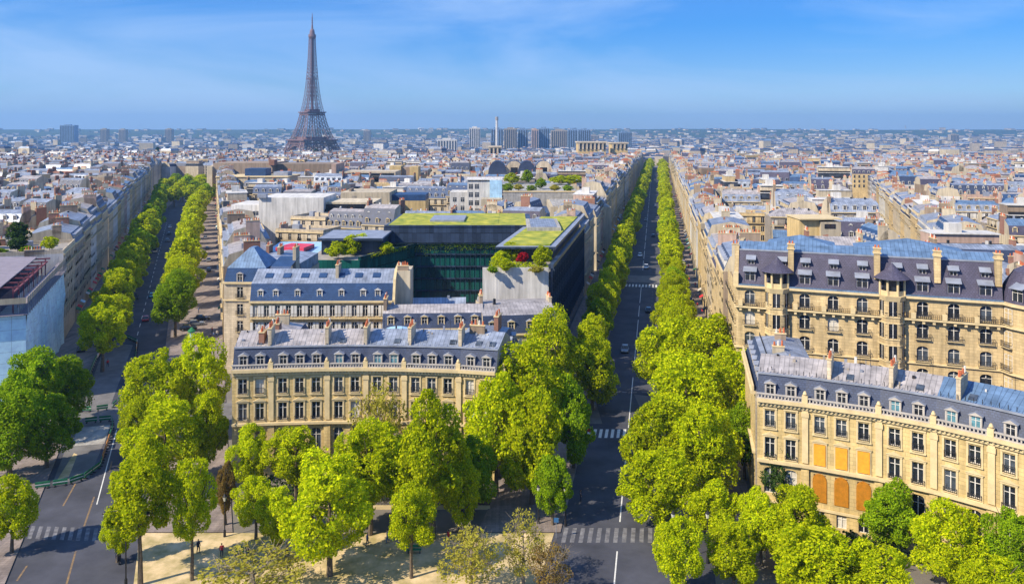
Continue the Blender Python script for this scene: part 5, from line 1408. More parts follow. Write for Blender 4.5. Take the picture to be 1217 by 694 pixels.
# white stepped apartment house
def terraced():
    bx = [(-94, -70, 300, 322, 0, 27.2, 'plaster_white'), (-94.3, -91, 299, 301, 27.2, 28.6, 'zinc_plain', 'roof')]
    for k in range(3):
        x0 = -70; x1 = -50 + 0 * k; z = 25.2 - 3.4 * k
        bx.append((-70, -52, 303.5 - 1.9 * k, 322, z - 3.4, z, 'plaster_cream', 'terrace'))
        bx.append((-69.9, -52.1, 303.4 - 1.9 * k, 303.5 - 1.9 * k, z - 3.0, z - .7, 'glass_dark', 'glazing'))
        bx.append((-70, -52, 301.8 - 1.9 * k, 302.0 - 1.9 * k, z - 3.4, z - 2.4, 'iron_black', 'railing'))
    bx.append((-70, -52, 298, 322, 0, 14.9, 'plaster_cream', 'lower_wall'))
    F = Fr(-70, 298, 1, 0); F2 = Fr(-105, 302, 1, 0)
    bx.append((-105, -94.1, 302, 320, 0, 24.4, 'plaster_white', 'annex'))
    simple('terraced_apartments', 'white apartment house with blank end wall and stepped balconies', bx, windows=((F, .5, 17.5, 8, (11.5, 8), 1.3, 2.0), (F2, .5, 10.5, 4, (20.5, 17, 13.5), 1.9, 1.5)))
terraced()
simple('blank_walled_block', 'big cream block with dark flue stains on its windowless wall', [(-70, -50, 330, 352, 0, 26.9, 'plaster_cream'), (-65.3, -63.6, 329.93, 329.99, 6, 25.5, 'limestone_grey', 'flue_stain'), (-59.6, -57.8, 329.93, 329.99, 6, 25.2, 'limestone_grey', 'flue_stain'), (-67.5, -66.7, 335, 341, 26.9, 28, 'plaster_brown', 'chimney'), (-50, -36, 336, 350, 0, 23.0, 'plaster_yellow', 'annex'), (-50, -36, 336, 350, 23, 25.5, 'slate_blue', 'roof')])
simple('white_tower_house', 'tall white modern house rising behind the planted roofs', [(-18.5, -9.2, 335, 350, 0, 31.2, 'plaster_white'), (-9.2, -4.2, 333, 349, 0, 31.6, 'tent_blue', 'side_wall'), (-26, -18.5, 337, 350, 0, 26.5, 'plaster_white', 'annex'), (-12.5, -4.0, 326, 333, 0, 24.5, 'plaster_cream', 'front_annex'), (-19, -4, 334.5, 350.2, 31.6, 32.0, 'plaster_white', 'roof')],
       windows=((Fr(-18.5, 335, 1, 0), .2, 5.2, 2, (28, 24.6, 21.2, 17.8), 1.7, 2.0), (Fr(-26, 337, 1, 0), .5, 7, 2, (22.5, 19, 15.5), 1.5, 1.8)))
simple('garden_roof_block', 'long grey walled block carrying a green roof garden', [(-4, 31, 373, 440, 0, 23.8, 'concrete'), (30.6, 46, 373, 440, 0, 20, 'limestone_pale', 'avenue_wall'), (-4.2, 31.2, 372.8, 373.2, 23.8, 24.4, 'limestone_trim', 'parapet'), (-6, 16, 340, 372, 0, 17.5, 'slate_blue', 'low_roof'), (16, 41, 335, 372, 0, 20.5, 'plaster_cream', 'front_annex'), (17, 40, 336, 371, 20.5, 20.9, 'concrete', 'flat_roof'), (4, 5, 352, 353.6, 17.5, 19.6, 'plaster_pink', 'chimney'), (9, 10, 352, 353.6, 17.5, 19.4, 'plaster_pink', 'chimney')])
for k, (x, y, r, h, kd) in enumerate(((-2, 376, 3.2, 4, 'leaf_mid'), (3, 380, 3, 3.4, 'leaf_yellow'), (9, 377, 3, 3, 'leaf_mid'), (14, 392, 3.4, 5.5, 'leaf_mid'), (20, 378, 3, 3.2, 'leaf_yellow'), (26, 377, 3, 3, 'leaf_mid'), (25, 425, 6, 5, 'leaf_spring'), (33, 428, 6.5, 5, 'leaf_spring'), (0, 430, 5, 6, 'leaf_spring'), (8, 432, 4, 8, 'leaf_mid'))):
    bush(x, y, 23.8, r, h, kd, ['dark shrub at the left corner of the grey walled roof garden', 'yellowish shrub second from the left on the roof garden parapet', 'shrub in the middle of the roof garden parapet', 'tall round shrub inside the grey walled roof garden', 'yellowish shrub right of the middle on the roof garden', 'shrub at the right end of the roof garden parapet', 'wide bright hedge left of the pair at the back of the roof garden', 'wide bright hedge right of the pair at the back of the roof garden', 'bright shrub at the back left of the roof garden', 'tall dark shrub at the back of the roof garden'][k])
def domes():
    r = empty('domed_roof_block', (5, 560, 0), 'block with four rounded slate pavilion roofs above the roof garden', 'building')
    m = MB(); m.box(-16, 33, 540, 585, 0, 23, 'limestone_pale'); part(m, 'wall', r)
    for k, u in enumerate((591, 611, 626, 646)):
        m = MB(); Y = 545 if k % 2 == 0 else 548; x = (u - 608.5) / 960 * Y
        n = 10; pr = [(6.0 * math.cos(math.pi * j / n) * (1 if 0 < j < n else 1.04), 23 + 9 * math.sin(math.pi * j / n) ** .8) for j in range(n + 1)]
        for (a, za), (b, zb) in zip(pr[:-1], pr[1:]): m.poly([(x + a, Y, za), (x + a, Y + 18, za), (x + b, Y + 18, zb), (x + b, Y, zb)], 'slate')
        m.poly([(x + a, Y, z) for a, z in pr][::-1], 'slate' if k % 2 == 0 else 'limestone_pale'); part(m, 'vaulted_roof', r)
        if k % 2: w = MB(); w.box(x - 2.4, x + 2.4, Y - .1, Y - .02, 23.5, 27.5, 'glass_dark'); part(w, 'window', r)
domes()
simple('brown_walled_block', 'long brown windowless wall of a block below the tower', [(-222, -178, 600, 640, 0, 28.5, 'plaster_brown'), (-178, -135, 608, 640, 0, 27.6, 'plaster_brown', 'right_wall'), (-180, -176, 598, 606, 27, 31, 'brick_red', 'chimney'), (-226, -222, 598, 640, 0, 26, 'plaster_cream', 'end_wall')])
simple('flat_roofed_block', 'cream flat roofed block in front of the brown wall at the avenue', [(-183, -139, 500, 530, 0, 23.5, 'plaster_cream'), (-183.5, -138.5, 499.5, 530, 23.5, 24, 'limestone_trim', 'cornice'), (-168, -155, 508, 520, 24, 28.5, 'slate_blue', 'roof_house'), (-150, -141, 508, 518, 24, 26.5, 'zinc_plain', 'roof_box')], windows=((Fr(-183, 500, 1, 0), 2, 42, 5, (18.5,), 2.0, 3.2),))
simple('balcony_slab', 'wide slab of flats with dark balcony bands right of the white stepped house', [(-113, -75, 520, 545, 0, 26, 'limestone_pale')] + [(-113, -75, 518.5, 519.98, 14.5 + 3.6 * k, 15.9 + 3.6 * k, 'iron_black', 'balcony') for k in range(3)] + [(-112, -76, 519.9, 519.99, 16.2 + 3.6 * k, 17.8 + 3.6 * k, 'glass_dark', 'glazing') for k in range(3)] + [(-116, -113, 519, 545, 0, 31, 'plaster_pink', 'chimney_wall')])
simple('orange_block', 'pair of orange brown chimney walls standing close together', [(-85, -77, 560, 575, 0, 28, 'plaster_yellow'), (-77, -71, 562, 575, 0, 27, 'plaster_brown', 'middle_wall'), (-71, -65, 560, 575, 0, 27.5, 'plaster_yellow', 'right_wall')])
simple('lift_house', 'yellow rendered lift house rising behind the turreted hotel roof', [(79, 84.5, 222, 232, 0, 27.6, 'plaster_yellow'), (84.5, 90, 221, 232, 0, 27.0, 'plaster_cream', 'right_wall'), (78.7, 90.4, 220.7, 232.4, 27.6, 27.9, 'limestone_trim', 'roof'), (85.5, 88.5, 220.9, 221.0, 25.2, 26.4, 'glass_dark', 'louvre')])
simple('grey_slab_wall', 'very long grey brown rooftop wall behind the right hand rooftops', [(150, 205, 640, 650, 0, 22.8, 'plaster_brown'), (205, 207, 640, 652, 0, 25, 'brick_red', 'chimney')])
simple('long_grey_wall', 'grey windowless wall in the right middle distance', [(95, 122, 380, 392, 0, 24, 'limestone_grey'), (122, 124, 380, 394, 0, 26.5, 'plaster_white', 'end_wall')])

# ------------------------------------------------------------------ scaffolded building at the left
def scaffold():
    A = (LWALL(152.5), 152.5); B = (LWALL(199), 199)
    F = Fr(B[0], B[1], A[0] - B[0], A[1] - B[1])     # hmm: outward face looks right
    F = Fr(A[0], A[1], B[0] - A[0], B[1] - A[1]); w = math.hypot(B[0] - A[0], B[1] - A[1])
    r = empty('scaffolded_building', F.P(w / 2, 10, 0), 'building wrapped in pale blue scaffold sheeting with open deck on top', 'building')
    m = MB(); n = 24
    def fold(i): return -.25 - .18 * math.sin(i * 1.7) - .12 * math.sin(i * 3.1)
    for i in range(n):
        a0, a1 = w * i / n, w * (i + 1) / n
        for j in range(6):
            z0, z1 = 17.2 * j / 6, 17.2 * (j + 1) / 6
            k0 = fold(i + j * .7); k1 = fold(i + 1 + j * .7); k2 = fold(i + 1 + (j + 1) * .7); k3 = fold(i + (j + 1) * .7)
            m.poly([F.P(a0, k0, z0), F.P(a1, k1, z0), F.P(a1, k2, z1), F.P(a0, k3, z1)], 'scaffold_sheet')
    G = F.sub(0, 26, 3)
    m.poly([G.P(0, 0, 0), G.P(26.2, 0, 0), G.P(26.2, 0, 17.0), G.P(0, 0, 17.0)], 'scaffold_sheet')
    part(m, 'sheeting', r)
    m = MB(); m.fbox(F, .1, w, .1, 26, 0, 16.8, 'concrete'); part(m, 'wall', r)
    m = MB()
    for lvl in (17.2, 19.3):
        m.fbox(F, -.6, w, -.5, 1.1, lvl, lvl + .12, 'scaffold_deck'); m.fbox(G, 0, 26, -.9, .8, lvl + .005, lvl + .13, 'scaffold_deck')
    m.fbox(F, -.6, w, -.55, -.5, 19.42, 20.5, 'plaster_cream'); m.fbox(G, 0, 26.4, -.95, -.9, 19.43, 20.5, 'plaster_cream')
    part(m, 'scaffold_deck', r)
    m = MB()
    for i in range(25):
        a = w * i / 24; m.fbox(F, a, a + .09, -.62, -.53, 17, 20.9, 'zinc_plain'); m.fbox(F, a, a + .09, .95, 1.04, 17, 20.9, 'zinc_plain')
        m.tube(F.P(a, -.6, 17.3), F.P(a + w / 24, -.6, 19.3), .04, .04, 'zinc_plain')
    part(m, 'scaffold_poles', r)
    m = MB()
    for i in range(8):
        a = 4 + i * 5.4
        for b in (2.5, 9):
            m.fbox(F, a, a + .25, b, b + .25, 16.8, 21.9, 'scaffold_red')
        m.fbox(F, a, a + .25, 1.6, 22, 21.6, 21.9, 'scaffold_red')
    m.fbox(F, 4, 44, 2.4, 2.7, 20.6, 20.9, 'scaffold_red'); part(m, 'steel_frame', r)
    m = MB(); m.box8([F.P(-1, 4.5, 21.95), F.P(43, 4.5, 21.95), F.P(43, 22, 22.9), F.P(-1, 22, 22.9), F.P(-1, 4.5, 22.15), F.P(43, 4.5, 22.15), F.P(43, 22, 23.1), F.P(-1, 22, 23.1)], 'scaffold_deck'); part(m, 'cover_roof', r)
    m = MB(); m.fbox(F, 2, w - 1, 5, 25, 16.8, 19.5, 'slate_purple'); part(m, 'roof', r)
scaffold()
GF = Fr(LWALL(199.6), 199.6, LWALL(220) - LWALL(199.6), 20.4)
block(GF, 21.9, 25, 21.6, random.Random(3), {'wall': 'limestone_pale', 'roof': 'flat', 'side': 'plaster_white'}, 'roof_garden_house', 'pale house with dense dark roof garden right behind the blue scaffold', lod=1)
for k, (a, b, r, h, kd) in enumerate(((14, 12, 3.0, 7, 'leaf_dark'), (6, 17, 3.2, 4, 'leaf_dark'), (7, 11, 2.8, 3.6, 'leaf_dark'), (4, 21, 3, 2.6, 'leaf_mid'), (7, 4, 2.3, 3.8, 'leaf_spring'), (2.4, 8, 1.9, 2, 'leaf_mid'), (2.4, 14, 2, 1.8, 'leaf_mid'), (16, 20, 3.2, 5, 'leaf_dark'))):
    x, y, _z = GF.P(a, b, 0)
    bush(x, y, 21.6, r, h, kd, ['tall dark tree standing on the left roof garden', 'wide dark shrub in the middle of the left roof garden', 'dark shrub next to the tall one on the left roof garden', 'low hedge at the far left end of the left roof garden', 'bright green shrub at the right end of the left roof garden', 'small low shrub at the front right of the left roof garden', 'small low shrub at the front middle of the left roof garden', 'dark shrub at the rear of the left roof garden'][k])

# ------------------------------------------------------------------ rows of houses along the avenues
RS = random.Random(77)
def avenue_row(f, ys, ye, side, where, group, lodf, hr=(19.5, 23.5), dp=12.5, showfloors=9, stuff=None):
    """f(y): building line; side +1 when the houses stand to the right of it"""
    y = ys; k = 0
    while y < ye:
        wd = RS.uniform(15, 22); y1 = y + wd
        if side > 0: F = Fr(f(y1), y1, f(y) - f(y1), y - y1)
        else: F = Fr(f(y), y, f(y1) - f(y), y1 - y)
        w = math.hypot(f(y1) - f(y), y1 - y)
        st = rstyle(RS, True)
        if side > 0 and st['wall'] in ('plaster_brown', 'plaster_pink', 'limestone_grey'): st['wall'] = 'limestone_warm'
        h = RS.uniform(*hr); k += 1
        if y < stuff:
            block(F, w - .05, dp, h, RS, st, 'apartment_house', '%s house, %s %s' % (WNAME[st['wall']], ordn(k), where),
                  group=group, lod=lodf(y), floors_show=showfloors, front_shops=True)
        else: block(F, w - .05, dp, h * (.86 if y > 800 else 1), RS, st, '', sink=FAR, lod=3)
        y = y1
    return k
FAR = MB()
G1 = 'apartment houses lining the avenues'
avenue_row(lambda y: AX(y) + 18.4, 163, 270, 1, 'on the right of the straight avenue before its crossing', G1, lambda y: 1 if y < 230 else 2, stuff=700)
avenue_row(lambda y: AX(y) + 18.4, 284, 1150, 1, 'on the right of the straight avenue past its crossing', G1, lambda y: 2, stuff=640)
avenue_row(lambda y: AX(y) - 18.0, 254, 284, -1, 'behind the glass office on the straight avenue', G1, lambda y: 2, stuff=700)
avenue_row(lambda y: AX(y) - 18.0, 301, 1150, -1, 'on the left of the straight avenue past its crossing', G1, lambda y: 2, stuff=640)
# the houses on the left of the left avenue face right: frame runs towards the viewer's far side
def left_row(f, ys, ye, where, stuff, hr):
    avenue_row(f, ys, ye, -1, where, G1, lambda y: 1 if y < 270 else 2, hr=hr, stuff=stuff)
left_row(LWALL, 220.2, 298, 'behind the blue scaffold left of the roadworks avenue', 700, (20.5, 22.5))
left_row(LWALL, 312, 900, 'far down the left of the roadworks avenue', 640, (19.5, 23))
avenue_row(RWALL, 199, 900, 1, 'on the right of the roadworks avenue', G1, lambda y: 1 if y < 260 else 2, hr=(17.5, 21), stuff=640)
# a second street opening on the right
SX = lambda y: 118 + (y - 215) * .373
avenue_row(SX, 222, 560, 1, 'along the narrow side street at the right', G1, lambda y: 2, hr=(17, 20), stuff=470)

# ------------------------------------------------------------------ the roofscape
def inpoly(x, y, P):
    c = False; j = len(P) - 1
    for i in range(len(P)):
        if (P[i][1] > y) != (P[j][1] > y) and x < (P[j][0] - P[i][0]) * (y - P[i][1]) / (P[j][1] - P[i][1]) + P[i][0]: c = not c
        j = i
    return c
RES = [
 [(-75, 100), (20, 100), (25, 190), (AX(265) - 17, 265), (-52, 265), (-52, 200), (-72, 200)],
 [(-70, 205), (-40, 205), (-40, 240), (-70, 240)],
 [(-107, 295), (-50, 295), (-34, 327), (-34, 354), (-72, 354), (-72, 324), (-107, 324)],
 [(-28, 322), (48, 328), (52, 445), (-8, 445), (-8, 353), (-28, 353)],
 [(-18, 538), (34, 538), (34, 586), (-18, 586)], [(-228, 596), (-133, 596), (-133, 642), (-228, 642)],
 [(-186, 497), (-136, 497), (-136, 532), (-186, 532)], [(-118, 516), (-63, 516), (-63, 578), (-118, 578)],
 [(76, 218), (93, 218), (93, 235), (76, 235)], [(93, 378), (126, 378), (126, 396), (93, 396)], [(148, 638), (209, 638), (209, 654), (148, 654)],
 [(-152, 140), (-90, 140), (-118, 238), (-152, 238)], [(30, 100), (100, 60), (110, 135), (44, 160)],
]
def free(x, y):
    if abs(x) > .70 * y + 18: return False
    d1 = x - AX(y)
    if -32 < d1 < 32.5: return False
    lw, rw = LWALL(y), RWALL(y)
    if y < 900 and lw - 14 < x < rw + 14: return False
    if 205 < y < 565 and SX(y) - 12 < x < SX(y) + 14.5: return False
    return not any(inpoly(x, y, P) for P in RES)
CAND = []
RC = random.Random(5)
ang = math.atan2(.983, .18)
D = (.18, .983); NN = (.983, -.18)
def cells(s0, s1, cw, cd, rnd):
    s = s0
    while s < s1:
        row_off = rnd.uniform(0, cw); dd = cd * rnd.uniform(.85, 1.15)
        t = -1.0 * s - row_off - 40
        while t < .75 * s + 60:
            ww_ = cw * rnd.uniform(.8, 1.2); tw = rnd.uniform(-.12, .12)
            cx, cy_ = D[0] * s + NN[0] * t, D[1] * s + NN[1] * t
            yield cx, cy_, ww_ - rnd.choice((1, 1, 8)), dd - rnd.choice((1, 9)), tw
            t += ww_
        s += dd
for (cx, cy_, w, dd, tw) in cells(165, 1300, 52, 40, RC):
    ca, sa = math.cos(tw), math.sin(tw)
    d = (NN[0] * ca - NN[1] * sa, NN[0] * sa + NN[1] * ca)
    F = Fr(cx, cy_, *d)
    if RC.random() < .18: F = F.sub(w, 0, 1) if False else F
    dp = RC.uniform(10, 12.5); base = RC.uniform(17.5, 21.5)
    def put(G, W2, dpp, facs=(0, 2)):
        x = 0
        while x < W2 - 5:
            ww_ = min(RC.uniform(11, 18), W2 - x)
            if W2 - x - ww_ < 6: ww_ = W2 - x
            CAND.append((Fr(*G.P(x, 0, 0)[:2], *G.d), ww_ - .05, dpp, base + RC.uniform(-2.2, 2.4) + (3 if RC.random() < .06 else 0), facs)); x += ww_
    put(F, w, dp); put(F.sub(w, dd, 2), w, dp)
    if dd - 2 * dp > 8:
        put(F.sub(0, dd - dp, 3), dd - 2 * dp, dp * .9); put(F.sub(w, dp, 1), dd - 2 * dp, dp * .9)
        if RC.random() < .6: CAND.append((Fr(*F.P(dp + 3, dp + 2, 0)[:2], *F.d), w - 2 * dp - 6, dd - 2 * dp - 4, RC.uniform(5, 13), ()))
good = []
for (F, w, dp, h, facs) in CAND:
    c = F.P(w / 2, dp / 2, 0)
    if not all(free(*F.P(a, b, 0)[:2]) for a in (0, w) for b in (0, dp)) or not free(c[0], c[1]) or w < 4: continue
    good.append((c[1], c[0], F, w, dp, h, facs))
good.sort(key=lambda t: t[0])
vis = [g for g in good if abs(g[1]) < .655 * g[0]]
NIND = int(200)
near = set(id(g) for g in vis[:NIND])
def region(x, y):
    if x > AX(y): return ('right', x - AX(y))
    if x > RWALL(y): return ('middle', x - RWALL(y))
    return ('left', LWALL(y) - x)
cnt = {}
for g in good:
    Y, X, F, w, dp, h, facs = g
    st = rstyle(RC)
    if id(g) in near:
        rg, dist = region(X, Y); band_ = int(Y // 50) * 50
        key = (rg, band_, st['wall'], st['roof']); cnt[key] = cnt.get(key, 0) + 1
        whr = {'right': 'right rooftops', 'middle': 'middle rooftops', 'left': 'left rooftops'}[rg]
        lb = '%s house with %s, %s, %s row back, %s such' % (WNAME[st['wall']], RNAME[st['roof']], whr, ['first', 'second', 'third', 'fourth', 'fifth', 'sixth', 'seventh', 'eighth', 'ninth'][max(0, min(8, (band_ - 150) // 50))], ordn(cnt[key]))
        block(F, w, dp, h, RC, st, 'city_house', lb, group='houses of the dense roofscape', lod=1 if Y < 300 else 2, facs=facs or (0,), floors_show=2)
    else:
        block(F, w, dp, h * (.66 if Y > 850 else .8 if Y > 700 else .92 if Y > 500 else 1), RC, st, '', sink=FAR, lod=3, facs=(0,) if facs else ())
for y in range(260, 1250, 17):       # tree tufts and courtyards between far roofs
    pass
solo(FAR, 'distant_houses', 'dense mass of distant zinc and slate rooftops filling the middle distance', 'rooftops', kind='stuff')
# ------------------------------------------------------------------ far city
def far_city():
    r = np.random.RandomState(3)
    V = []; Fc = []; M = []
    mats = ['plaster_cream', 'plaster_white', 'limestone_grey', 'zinc', 'slate', 'plaster_pink', 'zinc_blue', 'roof_gravel']
    def boxes(n, y0, y1, wlo, whi, hlo, hhi, power=1.0):
        y = y0 + (y1 - y0) * r.rand(n) ** power; x = (r.rand(n) * 2 - 1) * .72 * y
        for i in range(n):
            if 1250 > y[i] and -32 < x[i] - AX(y[i]) < 32: continue
            if (x[i] + 420) ** 2 + (y[i] - 1700) ** 2 < 130 ** 2: continue
            if y[i] < 1640 and abs(x[i] / y[i] + .247) < .055: continue
            w = r.uniform(wlo, whi) / 2; d = r.uniform(wlo, whi) / 2; h = r.uniform(hlo, hhi) * (1 if r.rand() > .03 else 1.8)
            z0 = hgt(x[i], y[i]) - 3; t = r.uniform(-.5, .5); c, s = math.cos(t), math.sin(t)
            k = len(V); z1 = z0 + 3 + h
            P2 = [(-w, -d), (w, -d), (w, d), (-w, d)]
            pr = .82
            for q, z in ((1, z0), (1, z1 - 3), (pr, z1)):
                for a, b in P2: V.append((x[i] + (a * c - b * s) * q, y[i] + (a * s + b * c) * q, z))
            wm = r.choice(3, p=(.34, .10, .56)); rm = r.choice([3, 4, 7, 6, 1], p=(.33, .33, .12, .16, .06))
            for j in range(4):
                j2 = (j + 1) % 4
                Fc.append((k + j, k + j2, k + 4 + j2, k + 4 + j)); M.append(wm)
                Fc.append((k + 4 + j, k + 4 + j2, k + 8 + j2, k + 8 + j)); M.append(4 if r.rand() < .5 else rm)
            Fc.append((k + 8, k + 9, k + 10, k + 11)); M.append(rm)
            if r.rand() < .5 and y[i] < 3200:
                k = len(V); q = r.uniform(-w * .6, w * .6)
                for z in (z1 - 1, z1 + r.uniform(1, 3)):
                    for a, b in ((q, -d * .7), (q + 1.5, -d * .7), (q + 1.5, d * .5), (q, d * .5)): V.append((x[i] + a * c - b * s, y[i] + a * s + b * c, z))
                for j in range(4): Fc.append((k + j, k + (j + 1) % 4, k + 4 + (j + 1) % 4, k + 4 + j)); M.append(5)
                Fc.append((k + 4, k + 5, k + 6, k + 7)); M.append(5)
    boxes(4600, 1180, 2400, 14, 34, 11, 17)
    boxes(6500, 2300, 5200, 16, 40, 14, 28)
    boxes(900, 5000, 5900, 20, 55, 8, 20)
    boxes(260, 5900, 7300, 20, 50, 8, 14)
    me = bpy.data.meshes.new('far_city'); me.from_pydata(V, [], Fc)
    for m in mats: me.materials.append(MATS[m])
    me.polygons.foreach_set('material_index', M); add_uv(me)
    tag(add('far_city', me), 'hazy carpet of tiny far off houses reaching to the hills', 'city', kind='stuff')
    # tree masses between far houses, along the river and on the hills
    q = []
    def clump(x, y, z, rr, n, s):
        p = np.stack([x + r.randn(n) * rr, y + r.randn(n) * rr, z + np.abs(r.randn(n)) * rr * .35], 1)
        t = r.randn(n, 3); t /= np.linalg.norm(t, axis=1)[:, None]; b = np.cross(t, r.randn(n, 3)); b /= np.linalg.norm(b, axis=1)[:, None]
        q.append(np.stack([p - t * s, p - b * s, p + t * s, p + b * s], 1).reshape(-1, 3))
    for i in range(260):
        y = r.uniform(1250, 4200); x = r.uniform(-.68, .68) * y; clump(x, y, hgt(x, y) + 5, 16, 50, 4.0)
    for i in range(60): x = -1050 + i * 6 + r.randn() * 10; clump(x, 1560 + r.randn() * 40, -5, 14, 60, 3.5)
    for i in range(40): x = -640 + i * 11; clump(x, 1590 + r.randn() * 20, -16, 12, 60, 3.5)
    for i in range(0):
        y = r.uniform(6800, 9800); x = r.uniform(-.75, .75) * y; clump(x, y, hgt(x, y) - 12, 70, 14, 18)
    tag(add('far_woods', quads_mesh('far_woods', np.concatenate(q), 'leaf_dark')), 'dark tree masses scattered through the far city and on the hills', 'woods', kind='stuff')
far_city()

# ------------------------------------------------------------------ the iron tower
def iron_tower():
    cx, cy_ = -420.5, 1700.0; zb = -24.8
    root = empty('lattice_tower', (cx, cy_, zb), 'tall wrought iron lattice tower standing above the skyline', 'tower')
    prof = [(0, 62.5), (12, 56.5), (28, 48), (45, 40.5), (57, 35.5), (70, 30), (90, 23.5), (115, 18.5), (135, 14.6), (160, 11.4), (190, 8.7), (220, 6.9), (250, 5.6), (276, 4.8)]
    inner = [(0, 37.5), (12, 34.5), (28, 29.5), (45, 24.5), (57, 21), (70, 17.5), (90, 12), (115, 8.2), (135, 5.0), (160, 2.0), (190, .4)]
    def ip(t, z):
        for (a, ra), (b, rb) in zip(t[:-1], t[1:]):
            if z <= b: return ra + (rb - ra) * (z - a) / (b - a)
        return t[-1][1]
    th = math.radians(41); c_, s_ = math.cos(th), math.sin(th)
    def W(x, y, z): return (cx + x * c_ - y * s_, cy_ + x * s_ + y * c_, zb + z)
    m = 'tower_iron'
    for sx in (-1, 1):
        for sy in (-1, 1):
            lg = MB(); z = 0; zs = []
            while z < 186: zs.append(z); z += (7.2 if z < 57 else 7.6 if z < 115 else 8.5)
            zs.append(190)
            for z0, z1 in zip(zs[:-1], zs[1:]):
                o0, o1, i0, i1 = ip(prof, z0), ip(prof, z1), ip(inner, z0), ip(inner, z1)
                c0 = [(sx * o0, sy * o0), (sx * o0, sy * i0), (sx * i0, sy * i0), (sx * i0, sy * o0)]
                c1 = [(sx * o1, sy * o1), (sx * o1, sy * i1), (sx * i1, sy * i1), (sx * i1, sy * o1)]
                t = 1.0 if z0 < 57 else .75 if z0 < 115 else .5
                for k in range(4):
                    lg.tube(W(*c0[k], z0), W(*c1[k], z1), t, t, m); k2 = (k + 1) % 4
                    lg.tube(W(*c0[k], z0), W(*c1[k2], z1), t * .5, t * .5, m); lg.tube(W(*c0[k2], z0), W(*c1[k], z1), t * .5, t * .5, m)
                    lg.tube(W(*c1[k], z1), W(*c1[k2], z1), t * .5, t * .5, m)
            part(lg, 'leg', root)
            ft = MB(); ft.box8([W(sx * a, sy * b, z) for z in (-1, 3.5) for a, b in ((34, 34), (66, 34), (66, 66), (34, 66))], 'concrete'); part(ft, 'foot', root)
    sp = MB(); zs = [186 + 7.5 * k for k in range(13)]
    for z0, z1 in zip(zs[:-1], zs[1:]):
        o0, o1 = ip(prof, z0), ip(prof, z1)
        q = [(-1, -1), (1, -1), (1, 1), (-1, 1)]
        for k in range(4):
            k2 = (k + 1) % 4
            sp.tube(W(q[k][0] * o0, q[k][1] * o0, z0), W(q[k][0] * o1, q[k][1] * o1, z1), .75, .7, m)
            sp.tube(W(q[k][0] * o0, q[k][1] * o0, z0), W(q[k2][0] * o1, q[k2][1] * o1, z1), .45, .45, m); sp.tube(W(q[k2][0] * o0, q[k2][1] * o0, z0), W(q[k][0] * o1, q[k][1] * o1, z1), .45, .45, m)
            sp.tube(W(q[k][0] * o1, q[k][1] * o1, z1), W(q[k2][0] * o1, q[k2][1] * o1, z1), .45, .45, m)
    sp.box8([W(a * 1.8, b * 1.8, z) for z in (116, 276) for a, b in ((-1, -1), (1, -1), (1, 1), (-1, 1))], m)
    part(sp, 'spire_lattice', root)
    def plat(name, z0, z1, rr, slab=2.2, over=2.5):
        p = MB(); q = [(-1, -1), (1, -1), (1, 1), (-1, 1)]
        p.box8([W(a * (rr + over), b * (rr + over), z) for z in (z1 - slab, z1) for a, b in q], m)
        p.box8([W(a * rr, b * rr, z) for z in (z0, z0 + slab * .8) for a, b in q], m)
        for k in range(4):
            a, b = q[k], q[(k + 1) % 4]; n = 16
            for i in range(n):
                f = i / n; g = (i + 1) / n; A = (a[0] + (b[0] - a[0]) * f, a[1] + (b[1] - a[1]) * f); B = (a[0] + (b[0] - a[0]) * g, a[1] + (b[1] - a[1]) * g)
                p.tube(W(A[0] * rr, A[1] * rr, z0), W(B[0] * rr, B[1] * rr, z1), .4, .4, m); p.tube(W(B[0] * rr, B[1] * rr, z0), W(A[0] * rr, A[1] * rr, z1), .4, .4, m)
        part(p, name, root)
    plat('first_platform', 51, 60.5, 37, 2.4); plat('second_platform', 111, 118.5, 19.5, 2.0, 2)
    bl = MB(); bl.box8([W(a * 26, b * 26, z) for z in (60.5, 66) for a, b in ((-1, -1), (1, -1), (1, 1), (-1, 1))], m); bl.box8([W(a * 12, b * 12, z) for z in (118.5, 124) for a, b in ((-1, -1), (1, -1), (1, 1), (-1, 1))], m); part(bl, 'platform_pavilions', root)
    for k in range(4):        # great arches between the legs
        ar = MB(); t = k * math.pi / 2
        n = 18; R0 = 37.5
        for rr, rad in ((1.0, .9), (1.10, .7)):
            pts = []
            for i in range(n + 1):
                ph = math.pi * i / n; x = -R0 * rr * math.cos(ph); z = 8 + 40 * rr * math.sin(ph); y = -(ip(prof, max(0, min(57, z))) - 2)
                pts.append(W(x * math.cos(t) - y * math.sin(t), x * math.sin(t) + y * math.cos(t), z))
            for a, b in zip(pts[:-1], pts[1:]): ar.tube(a, b, rad, rad, m)
            if rr == 1.0: P1 = pts
            else:
                for a, b in zip(P1, pts): ar.tube(a, b, .45, .45, m)
                for a, b in zip(P1[:-1], pts[1:]): ar.tube(a, b, .35, .35, m)
        part(ar, 'arch', root)
    tp = MB()
    tp.cyl((cx, cy_), 5.2, 8.2, zb + 271, zb + 276, m, 12); tp.cyl((cx, cy_), 8.2, 8.0, zb + 276, zb + 281, m, 12); tp.cyl((cx, cy_), 5.6, 5.2, zb + 281, zb + 287, m, 12)
    tp.ell((cx, cy_, zb + 287), 5, 5, 6.5, m, 12, 5, True); tp.cyl((cx, cy_), 2.2, 1.5, zb + 293, zb + 302, m, 8)
    part(tp, 'top_cabin', root)
    an = MB(); an.cyl((cx, cy_), 1.2, .5, zb + 302, zb + 326, m, 6)
    for z in (305, 310, 315): an.cyl((cx, cy_), 1.9, 1.9, zb + z, zb + z + 1.4, m, 8)
    part(an, 'antenna', root)
iron_tower()

